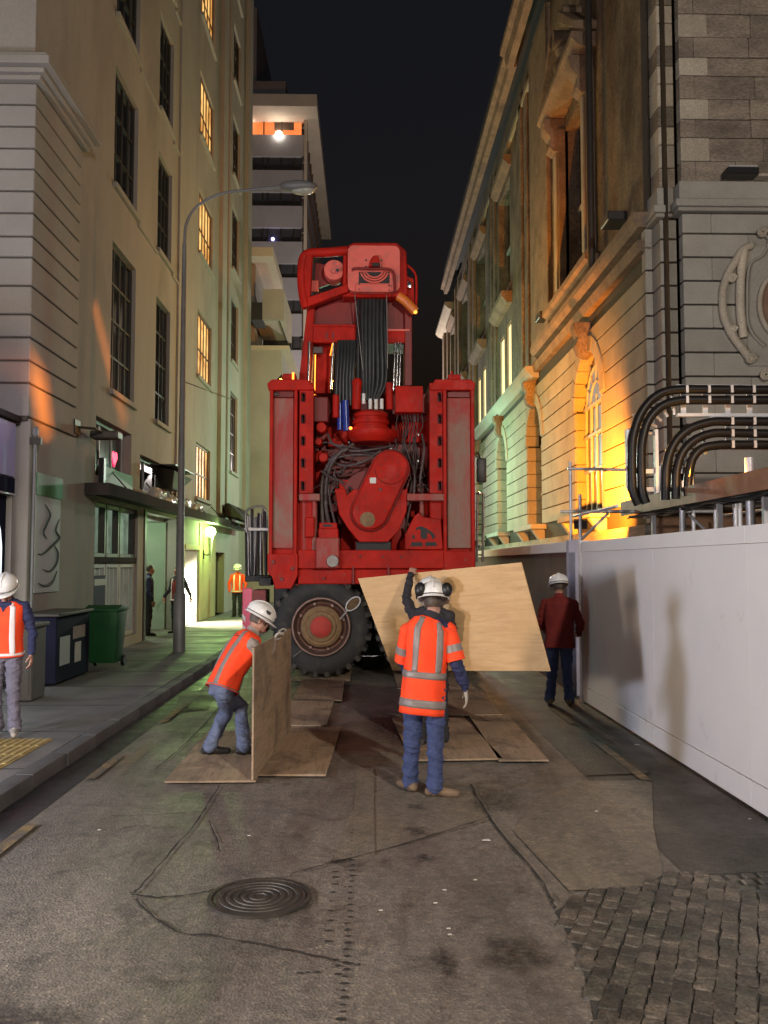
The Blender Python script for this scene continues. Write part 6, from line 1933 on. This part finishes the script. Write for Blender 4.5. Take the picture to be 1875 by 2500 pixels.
def person(label, loc, rot, pose=None, mats=None, voxel=.009, scale=1.0, helmet=True, muffs=False, vest=None, vest_hem=.80, stripes='tape', sleeve_vest=(), front_v=False,
           hands=True, face=True, collar=None, bulk=1.0, group=None, logo=False):
    J = dict(STAND); J.update(pose or {})
    W4 = Matrix.Translation(V(loc)) @ Matrix.Rotation(rot, 4, 'Z') @ Matrix.Scale(scale, 4)
    J = {k: (V(v) if isinstance(v, tuple) and len(v) == 3 else v) for k, v in J.items()}
    mt = dict(top='jacket_dark', legs='jeans', boots='boot_dark', skin='skin', hand='skin'); mt.update(mats or {})
    root = thing('person', label, 'person', tuple(loc), group)
    bm = nbm(); bones = []
    latH, latS = J['latH'].normalized(), J['latS'].normalized()
    # torso loft
    keys = ['pel', 'pel', 'waist', 'chest', 'sh', 'nb', 'nt']
    dims = [(.135, .10), (.172, .125), (.160, .115), (.178, .125), (.170, .105), (.080, .078), (.058, .060)]
    lv = [0, .12, .35, .65, .88, .97, 1.0]
    cen = [J[k].copy() for k in keys]
    up0 = (J['waist'] - J['pel']).normalized()
    cen[0] = J['pel'] - up0 * .10
    lats = [latH, latH, latH.lerp(latS, .4).normalized(), latS, latS, latS, latS]
    rings = []
    NU = 28
    def ring_pts(c_, lat, tan_, hw, hd, off=0.0, us=None):
        lat = (lat - tan_ * lat.dot(tan_)).normalized()
        fwd = tan_.cross(lat)
        out = []
        for u in (us if us is not None else [2 * math.pi * k / NU for k in range(NU)]):
            cx, sx = math.cos(u), math.sin(u)
            e = .82
            out.append(c_ + lat * ((hw + off) * math.copysign(abs(cx) ** e, cx)) + fwd * ((hd + off) * math.copysign(abs(sx) ** e, sx)))
        return out
    tans = []
    for i in range(len(cen)):
        tans.append((cen[min(i + 1, 6)] - cen[max(i - 1, 0)]).normalized())
    for i in range(7):
        b_ = bulk if i < 5 else 1.0
        rings.append([bm.verts.new(p) for p in ring_pts(cen[i], lats[i], tans[i], dims[i][0] * b_, dims[i][1] * b_)])
    for a, b in zip(rings, rings[1:]):
        for k in range(NU):
            bm.faces.new((a[k], a[(k + 1) % NU], b[(k + 1) % NU], b[k]))
    bm.faces.new(list(reversed(rings[0]))); bm.faces.new(rings[-1])
    bones += [(cen[1], J['waist'], .12, 'legs' if vest_hem < .5 else 'top'), (J['waist'], J['chest'], .15, 'top'), (J['chest'], J['sh'], .15, 'top'), (J['pel'] - up0 * .12, J['pel'] - up0 * .02, .15, 'legs'), (J['nb'], J['nt'] , .055, 'skin')]
    # shoulder yoke
    limb(bm, [J['shL'], J['nb'] - V((0, 0, .03)), J['shR']], [.066 * bulk, .075, .066 * bulk], 12)
    bones += [(J['shL'], J['shR'], .07, 'top')]
    for s in 'LR':
        hip, kn, an = J['hip' + s], J['knee' + s], J['ank' + s]
        mid = lerp(hip, kn, .5)
        limb(bm, [hip, mid, kn, lerp(kn, an, .4), lerp(kn, an, .8), an - (kn - an).normalized() * .012], [.098, .084, .072, .066, .066, .070], 14)
        bones += [(hip, kn, .085, 'legs'), (kn, an - (kn - an).normalized() * .004, .066, 'legs')]
        t2 = J['toe' + s]; td = V((t2[0], t2[1], 0)).normalized()
        heel, ball, toe = an + td * -.055 + V((0, 0, -.045)), an + td * .11 + V((0, 0, -.05)), an + td * .185 + V((0, 0, -.056))
        limb(bm, [an, an + V((0, 0, -.045))], [.052, .046], 10)
        limb(bm, [heel, an + td * .03 + V((0, 0, -.038)), ball, toe], [.036, .042, .040, .033], 10)
        bones += [(heel, toe, .045, 'boots'), (an, an + V((0, 0, -.04)), .045, 'boots')]
        shp, el, wr = J['sh' + s], J['el' + s], J['wr' + s]
        limb(bm, [shp, lerp(shp, el, .5), el, lerp(el, wr, .4), wr], [.066 * bulk, .058 * bulk, .052 * bulk, .049 * bulk, .038], 12)
        bones += [(shp, el, .055, 'top'), (el, wr, .045, 'top')]
        if hands:
            hd_ = V(J['hd' + s]).normalized()
            hand(bm, bones, wr + hd_ * .02, hd_, J['pn' + s], J['th' + s], J['curl'])
        else:
            bm_ball(bm, wr + V(J['hd' + s]).normalized() * .07, .042, 1, 1, 1.5); bones += [(wr, wr + V(J['hd' + s]).normalized() * .13, .035, 'hand')]
    # head
    look = J['look'].normalized()
    hc = J['head']
    hup = (V((0, 0, 1)) - look * look.z).normalized() if abs(look.z) < .95 else (hc - J['nt']).normalized()
    hl = look.cross(hup).normalized()
    Mh = Matrix(((hl.x, look.x, hup.x, hc.x), (hl.y, look.y, hup.y, hc.y), (hl.z, look.z, hup.z, hc.z), (0, 0, 0, 1)))
    def ell(cl, r3, n=16, m=12):
        b2 = nbm(); bm_ball(b2, (0, 0, 0), 1, n=n, m=m)
        T = Mh @ Matrix.Translation(cl) @ Matrix.Diagonal((*r3, 1))
        vs = {v: bm.verts.new(T @ v.co) for v in b2.verts}
        for f in b2.faces: bm.faces.new([vs[v] for v in f.verts])
        b2.free()
    ell((0, -.012, .018), (.076, .096, .100)); ell((0, .018, -.045), (.060, .070, .072)); ell((0, .078, -.085), (.026, .020, .022))
    ell((0, .098, -.022), (.013, .020, .026), 8, 6); ell((0, .088, -.052), (.026, .014, .016), 10, 6); ell((0, .082, .012), (.055, .016, .014), 10, 6)
    for s in (-1, 1):
        ell((s * .078, -.008, -.015), (.010, .020, .032), 8, 6)
    limb(bm, [J['nb'], J['nt'], hc - hup * .05], [.062, .056, .055], 12)
    bones += [(hc - hup * .06 + look * .02, hc + hup * .04, .085, 'skin')]
    bmesh.ops.recalc_face_normals(bm, faces=bm.faces)
    me0 = bpy.data.meshes.new('body_src'); bm.to_mesh(me0); bm.free()
    tmp = bpy.data.objects.new('body_src', me0); TMPS.collection.objects.link(tmp)
    rm = tmp.modifiers.new('r', 'REMESH'); rm.mode = 'VOXEL'; rm.voxel_size = voxel; rm.use_smooth_shade = True
    sm = tmp.modifiers.new('s', 'SMOOTH'); sm.factor = .5; sm.iterations = 2
    with bpy.context.temp_override(scene=TMPS, view_layer=TMPS.view_layers[0]):
        dg = bpy.context.evaluated_depsgraph_get()
        me = bpy.data.meshes.new_from_object(tmp.evaluated_get(dg))
    bpy.data.objects.remove(tmp); bpy.data.meshes.remove(me0)
    me.name = 'body'
    # materials by nearest bone
    tags = ['top', 'legs', 'boots', 'skin', 'hand']
    for t in tags: me.materials.append(M[mt[t]])
    npoly = len(me.polygons)
    cen_ = np.empty(npoly * 3); me.polygons.foreach_get('center', cen_); cen_ = cen_.reshape(-1, 3)
    best = np.full(npoly, 1e9); idx = np.zeros(npoly, dtype=np.int32)
    for (a, b, r_, tg_) in bones:
        A = np.array(a); D = np.array(b) - A
        t = np.clip(((cen_ - A) @ D) / max(1e-9, D @ D), 0, 1)
        dist = np.linalg.norm(cen_ - (A + t[:, None] * D), axis=1) - r_
        m_ = dist < best
        best[m_] = dist[m_]; idx[m_] = tags.index(tg_)
    hinv = np.array(Mh.inverted())
    loc_h = cen_ @ hinv[:3, :3].T + hinv[:3, 3]
    hair = (idx == 3) & (np.abs(loc_h[:, 0]) < .1) & (np.abs(loc_h[:, 1]) < .14) & (loc_h[:, 2] > -.045) & ((loc_h[:, 1] < -.012) | (loc_h[:, 2] > .065))
    me.materials.append(M['hair']); idx[hair] = 5
    me.polygons.foreach_set('material_index', idx)
    # cloth folds
    nv = len(me.vertices)
    lab_v = np.full(nv, 3)
    loops = np.empty(len(me.loops), dtype=np.int32); me.loops.foreach_get('vertex_index', loops)
    starts = np.empty(npoly, dtype=np.int32); me.polygons.foreach_get('loop_start', starts)
    tot = np.empty(npoly, dtype=np.int32); me.polygons.foreach_get('loop_total', tot)
    for j in range(4):
        sel = tot > j
        lab_v[loops[starts[sel] + j]] = idx[sel]
    co = np.empty(nv * 3); me.vertices.foreach_get('co', co); co = co.reshape(-1, 3)
    nr = np.empty(nv * 3); me.vertex_normals.foreach_get('vector', nr); nr = nr.reshape(-1, 3)
    amp = np.zeros(nv)
    for i in np.nonzero(lab_v < 2)[0]:
        x, y, z_ = co[i]
        w_ = 1.0 - min(1.0, abs(noise.noise((x * 5 + 1.7 * z_, y * 5, z_ * 15 + x * 4))) * 3.2)
        amp[i] = .010 * noise.noise((x * 9, y * 9, z_ * 14)) + .006 * noise.noise((x * 22, y * 22 + 3, z_ * 34)) + .012 * w_ * w_
    me.vertices.foreach_set('co', (co + nr * amp[:, None]).ravel())
    me.update()
    me.polygons.foreach_set('use_smooth', [True] * npoly)
    place('body', me, None, root, W4)
    # ---------------------------------------------------------------- vest as a shell on the torso loft
    def S(u, v, off):
        # v: 0 = hem .. 1 = neck base
        spine = [cen[1] - up0 * max(.02, (J['pel'].z - vest_hem) if abs(up0.z) > .8 else .16), cen[1], cen[2], cen[3], cen[4], cen[4] + (cen[5] - cen[4]) * .55, cen[5]]
        dd = [(.190, .155), (.186, .148), (.176, .140), (.190, .148), (.192, .130), (.150, .108), (.092, .092)]
        ll = [latH, latH, lats[2], latS, latS, latS, latS]
        x = v * 6
        i = min(5, int(x)); f = x - i
        f = f * f * (3 - 2 * f) * .5 + f * .5
        c_ = spine[i].lerp(spine[i + 1], f)
        hw, hd2 = lerp(dd[i][0], dd[i + 1][0], f) * bulk, lerp(dd[i][1], dd[i + 1][1], f) * bulk
        lat = ll[i].lerp(ll[i + 1], f).normalized()
        tan_ = (spine[min(i + 1, 6)] - spine[max(i - 1, 0)]).normalized().lerp((spine[min(i + 2, 6)] - spine[i]).normalized(), f).normalized()
        p = ring_pts(c_, lat, tan_, hw, hd2, off, [u])[0]
        w = .016 * noise.noise(V((math.cos(u) * 2.6 + loc[0], math.sin(u) * 2.6, v * 3.5))) + .009 * noise.noise(V((math.cos(u) * 6, math.sin(u) * 6 + loc[1], v * 3)))
        d_ = (p - c_)
        return p + (d_.normalized() * w if d_.length > 1e-6 else d_)
    def shell(name, m, urange, vrange, off, nu, nvv, parent, closed=False, ufun=None, thick=.004):
        b2 = nbm(); g_ = []
        for j in range(nvv + 1):
            v = lerp(vrange[0], vrange[1], j / nvv)
            if ufun: us = ufun(v, nu)
            else: us = [lerp(urange[0], urange[1], k / nu) for k in range(nu + (0 if closed else 1))]
            g_.append([b2.verts.new(W4 @ S(u, v, off)) for u in us])
        for a, b in zip(g_, g_[1:]):
            n = len(a)
            for k in range(n if closed else n - 1):
                b2.faces.new((a[k], a[(k + 1) % n], b[(k + 1) % n], b[k]))
        o2 = obj(name, b2, M[m], parent, smooth=60)
        sd = o2.modifiers.new('t', 'SOLIDIFY'); sd.thickness = thick; sd.offset = 1
        return o2
    if vest and stripes is None:
        shell('jacket_skirt', vest, (0, 2 * math.pi), (0, .93), .0, 40, 30, root, closed=True)
    elif vest:
        vs = shell('vest', vest, (0, 2 * math.pi), (0, .985), .0, 40, 30, root, closed=True)
        def rel(z):     # height above ground -> v (upright torso)
            return None
        st = stripes
        for (v0, v1) in ((.048, .088), (.245, .305)) if vest_hem < .75 else ((.06, .14),):
            shell('reflective_stripe', st, (0, 2 * math.pi), (v0, v1), .0075, 40, 3, vs, closed=True, thick=.002)
        vb0 = .305 if vest_hem < .75 else .14
        for back in (0, 1):
            for s in (-1, 1):
                def uf(v, nu, s=s, back=back):
                    x0 = lerp(.115, .085, v)
                    out = []
                    for k in range(nu + 1):
                        x = s * (x0 + (k / nu - .5) * .052)
                        hw = .19 if v < .8 else lerp(.19, .11, (v - .8) / .2)
                        cc = max(-.99, min(.99, x / hw))
                        cc = math.copysign(abs(cc) ** (1 / .82), cc)
                        a_ = math.acos(cc)
                        out.append(-a_ if back else a_)
                    return out
                shell('reflective_stripe', st, None, (vb0, .93), .0075, 3, 22, vs, ufun=uf, thick=.002)
        if front_v:
            def uv2(v, nu):
                w = max(.02, (v - .60) / .40 * .75)
                return [math.pi / 2 + w * (k / nu * 2 - 1) for k in range(nu + 1)]
            shell('shirt_front', collar or mt['top'], None, (.60, .99), .010, 6, 10, vs, ufun=uv2, thick=.002)
        if logo:
            rr = random.Random(4)
            for k in range(9):
                u0 = -math.pi / 2 + rr.uniform(-.5, .4); v0 = .66 + rr.uniform(-.035, .035)
                shell('printed_mark', 'boot_dark', (u0, u0 + rr.uniform(.1, .3)), (v0, v0 + rr.uniform(.012, .028)), .006, 3, 1, vs, thick=.001)
        for s in sleeve_vest:
            shp, el = J['sh' + s], J['el' + s]
            b2 = nbm()
            pts = [lerp(shp, el, t) for t in (-.02, .2, .45, .7, .95)]
            bm_tube(b2, [W4 @ p for p in pts], [r_ * scale for r_ in (.074, .077, .080, .083, .086)], 18)
            bm_ball(b2, W4 @ (shp + (shp - el).normalized() * .002), .0765 * scale, n=18, m=12)
            sl_ = obj('vest_sleeve', b2, M[vest], vs, smooth=60)
            b2 = nbm()
            pts = [lerp(shp, el, t) for t in (.46, .68)]
            bm_tube(b2, [W4 @ p for p in pts], [r_ * scale for r_ in (.0850, .0865)], 18)
            obj('reflective_stripe', b2, M[st], sl_, smooth=60)
    if collar and not front_v:
        b2 = nbm()
        bm_lathe(b2, [(.072, -.035), (.080, .0), (.076, .045), (.066, .048)], (0, 0, 0), (0, 0, 1), 20)
        t_ = (J['nt'] - J['nb']).normalized().to_track_quat('Z', 'Y').to_matrix().to_4x4()
        obj('collar', b2, M[collar], root, smooth=50, M=W4 @ Matrix.Translation(J['nb'] + V((0, 0, .01))) @ t_)
    # face details
    if face:
        for s in (-1, 1):
            b2 = nbm(); bm_ball(b2, (s * .030, .082, .0), .010, n=8, m=6); obj('eye', b2, M['boot_dark'], root, M=W4 @ Mh)
        b2 = nbm(); bm_box(b2, -.022, .022, .094, .100, -.055, -.049); obj('mouth', b2, M['jacket_red'], root, M=W4 @ Mh)
    if helmet:
        b2 = nbm()
        bm_lathe(b2, [(.118, .030), (.122, .055), (.118, .095), (.100, .130), (.070, .155), (.035, .168), (0, .171)], (0, -.012, 0), (0, 0, 1), 28)
        for v in b2.verts: v.co.y = -.012 + (v.co.y + .012) * 1.16
        Mt = W4 @ Mh @ Matrix.Rotation(R(-6), 4, 'X') @ Matrix.Diagonal((1.13, 1.13, 1.10, 1))
        hl_ = obj('helmet', b2, M['helmet'], root, smooth=60, M=Mt)
        hl_.modifiers.new('t', 'SOLIDIFY').thickness = .004
        b2 = nbm()
        n = 28; inn, out = [], []
        for k in range(n):
            a = 2 * math.pi * k / n
            ca, sa = math.cos(a), math.sin(a)
            ext = .016 + .042 * max(0, sa) ** 2
            inn.append(b2.verts.new((ca * .115, -.012 + sa * .133, .034)))
            out.append(b2.verts.new((ca * (.118 + ext * .7), -.012 + sa * (.137 + ext), .026 - .010 * max(0, sa))))
        for k in range(n): b2.faces.new((inn[k], inn[(k + 1) % n], out[(k + 1) % n], out[k]))
        br = obj('brim', b2, M['helmet'], hl_, M=Mt, smooth=60); br.modifiers.new('t', 'SOLIDIFY').thickness = .005
        b2 = nbm(); bm_tube(b2, [(0, -.012 + .142 * math.cos(a), .05 + .126 * math.sin(a)) for a in [math.pi * (k + 1.5) / 15 for k in range(13)]], .010, 8)
        obj('ridge', b2, M['helmet'], hl_, M=Mt, smooth=60)
        b2 = nbm(); bm_tube(b2, [(math.cos(a) * .121, -.012 + math.sin(a) * .140, .046) for a in [2 * math.pi * k / 28 for k in range(29)]], .005, 6)
        obj('helmet_band', b2, M['hose_grey'], hl_, M=Mt)
        if logo:
            b2 = nbm(); bm_box(b2, .108, .1165, .0, .05, .085, .115); obj('helmet_sticker', b2, M['boot_dark'], hl_, M=Mt)
        if muffs:
            for s in (-1, 1):
                b2 = nbm(); bm_lathe(b2, [(0, .045), (.022, .045), (.038, .030), (.044, .008), (.040, -.01), (0, -.01)], (0, 0, 0), (0, 0, 1), 18)
                for v in b2.verts: v.co.y *= 1.35
                axis = V((s * .80, -.62, .12)).normalized()
                q = axis.to_track_quat('Z', 'Y').to_matrix().to_4x4()
                obj('ear_muff', b2, M['black_plastic'], hl_, smooth=50, M=Mt @ Matrix.Translation(V((s * .098, -.100, .085))) @ q)
            b2 = nbm(); bm_tube(b2, [(s * .135, -.012, .03 + abs(0)) for s in (-1, 1)][:1] + [(-.135, -.05, .06), (-.12, -.09, .085)], .006, 6); obj('muff_arm', b2, M['black_plastic'], hl_, M=Mt)
    else:
        b2 = nbm(); bm_ball(b2, (0, -.020, .030), 1, .080, .098, .098, 16, 10)
        for v in b2.verts:
            if v.co.y > .03 and v.co.z < .06: v.co.y = .03
            v.co += v.co.normalized() * .006 * noise.noise(v.co * 40)
        obj('hair', b2, M['hair'], root, smooth=60, M=W4 @ Mh)
    return root

# near worker seen from behind
person('worker with black ear muffs on a white helmet seen from behind, orange vest', (0.50, 7.76, 0.0), 0.0,
       dict(pel=(0, 0, .93), waist=(.015, .01, 1.08), chest=(.03, 0, 1.28), sh=(.04, -.01, 1.43), nb=(.07, .01, 1.50), nt=(.085, .04, 1.57), head=(.095, .06, 1.65),
            hipL=(-.09, 0, .90), hipR=(.10, 0, .90), kneeL=(-.10, .03, .49), kneeR=(.10, -.01, .49), ankL=(-.11, .10, .09), ankR=(.09, -.09, .09), toeL=(-.5, .9), toeR=(.95, -.15),
            shL=(-.135, .02, 1.40), shR=(.215, -.02, 1.41), elL=(-.17, .12, 1.12), elR=(.28, -.06, 1.14), wrL=(-.10, .30, 1.0), wrR=(.36, -.01, .92), hdR=(.16, .1, -1), pnR=(-1, .2, 0), thR=(0, 1, 0),
            hdL=(.4, .8, -.3), look=(.10, 1, -.16), curl=.45),
       dict(top='jacket_navy', legs='jeans', boots='boot_tan', hand='glove'), .0075, 1.0, muffs=True, vest='hivis', vest_hem=.69, stripes='tape', sleeve_vest=('R', 'L'), collar='jacket_dark')

# worker hidden behind him, gripping the carried sheet
pBL, pBR, pTR, pTL = CARRY
gt = pTL.lerp(pTR, .385)
gx, gy = .71, gt.y - .52
person('dark sleeved worker in dark trousers reaching up to the carried plywood', (gx, gy, 0.0), 0.0,
       dict(shL=(-.19, .02, 1.43), elL=(gt.x - gx - .13, .20, 1.60), wrL=(gt.x - gx - .07, .44, gt.z - .03), hdL=(.25, .55, .55), pnL=(0, .6, -.8), thL=(1, 0, 0),
            elR=(.27, .12, 1.16), wrR=(.22, .36, 1.12), hdR=(-.1, 1, .1), pnR=(0, .3, 1), ankR=(.13, .02, .09), kneeR=(.12, .05, .49), ankL=(-.12, -.05, .09), look=(.1, 1, -.1), curl=.9),
       dict(top='jacket_dark', legs='trousers_dark', boots='boot_dark'), .011, 1.0, helmet=True, face=False)

# bending worker with the upright sheet
person('crouching worker in orange vest bending over the upright plywood sheet', (-1.36, 9.16, 0.036), 0.0,
       dict(pel=(-.10, -.10, .70), waist=(-.045, -.04, .86), chest=(.05, .02, 1.03), sh=(.125, .06, 1.16), nb=(.165, .09, 1.23), nt=(.19, .11, 1.29), head=(.235, .13, 1.37),
            latH=(.45, -.89, 0), latS=(.50, -.86, 0), hipL=(-.15, -.01, .69), hipR=(-.07, -.18, .68), kneeL=(.04, .22, .47), kneeR=(-.10, .17, .43), ankL=(.10, .02, .09), ankR=(-.25, .04, .09),
            toeL=(.9, .35), toeR=(.85, .2), shL=(.08, .24, 1.14), shR=(.19, -.10, 1.13), elL=(.26, .34, 1.02), elR=(.33, -.05, .95), wrL=(.38, .42, 1.14), wrR=(.375, .13, 1.12),
            hdL=(.35, .1, .75), hdR=(.35, .15, .75), pnL=(1, 0, -.3), pnR=(1, 0, -.3), thL=(0, -1, 0), thR=(0, 1, 0), look=(.92, .25, -.42), curl=1.0),
       dict(top='shirt_grey', legs='jeans_pale', boots='boot_dark', hand='glove'), .008, 1.0, vest='hivis', vest_hem=.80, stripes='tape', face=True, logo=True)

# worker on the footpath
person('worker in orange vest and navy collar standing on the tactile paving', (-3.92, 9.72, 0.148), math.pi + .10,
       dict(head=(0, .075, 1.615), nt=(0, .04, 1.555), look=(0, 1, -.42), ankL=(-.12, .02, .09), ankR=(.10, -.10, .09), kneeR=(.10, .02, .49), elL=(-.28, -.02, 1.15), wrL=(-.30, .08, .92)),
       dict(top='jacket_navy', legs='jeans_grey', boots='boot_pale', hand='skin'), .009, .965, vest='hivis', vest_hem=.88, stripes='tape_white', front_v=True, collar='jacket_navy')

# far worker by the machine
person('small far worker in orange jacket standing on the footpath past the lit doorway', (-4.50, 30.9, 0.13), math.pi,
       dict(elL=(-.29, .02, 1.15), elR=(.29, .02, 1.15)), dict(top='hivis', legs='trousers_dark', boots='boot_dark'), .014, 1.0, vest='hivis', vest_hem=.86, stripes='tape_white', front_v=True, hands=True)

# worker in the red jacket by the hoarding
person('worker in a dark red jacket and white helmet beside the hoarding', (2.74, 12.55, 0.0), -.25,
       dict(elL=(-.27, .08, 1.16), wrL=(-.20, .26, 1.02), hdL=(.3, .9, 0), elR=(.29, .02, 1.14), wrR=(.27, .2, .98), hdR=(-.1, 1, -.1), ankL=(-.14, 0, .09), ankR=(.13, .02, .09), look=(-.3, 1, -.15)),
       dict(top='jacket_red', legs='jeans', boots='boot_tan', hand='skin'), .010, 1.0, bulk=1.10, face=False, vest='jacket_red', vest_hem=.80, stripes=None)

# two people in the lobby entrance
person('bare headed person in a red vest with pale stripes behind the street lamp', (-5.02, 23.6, 0.137), 2.6,
       dict(elR=(.32, -.06, 1.16), wrR=(.42, .06, .98), elL=(-.34, .0, 1.18), wrL=(-.50, .04, 1.0), hdL=(-.3, .2, -1)), dict(top='jacket_dark', legs='trousers_dark', boots='boot_dark'), .014, 1.0, helmet=False, vest='jacket_red', vest_hem=.86, stripes='tape_white', front_v=True)
person('dark clothed person leaning in the lobby entrance', (-5.62, 22.9, 0.137), -1.2,
       dict(), dict(top='jacket_navy', legs='trousers_dark', boots='boot_dark'), .014, 1.02, helmet=False)

bpy.data.scenes.remove(TMPS)
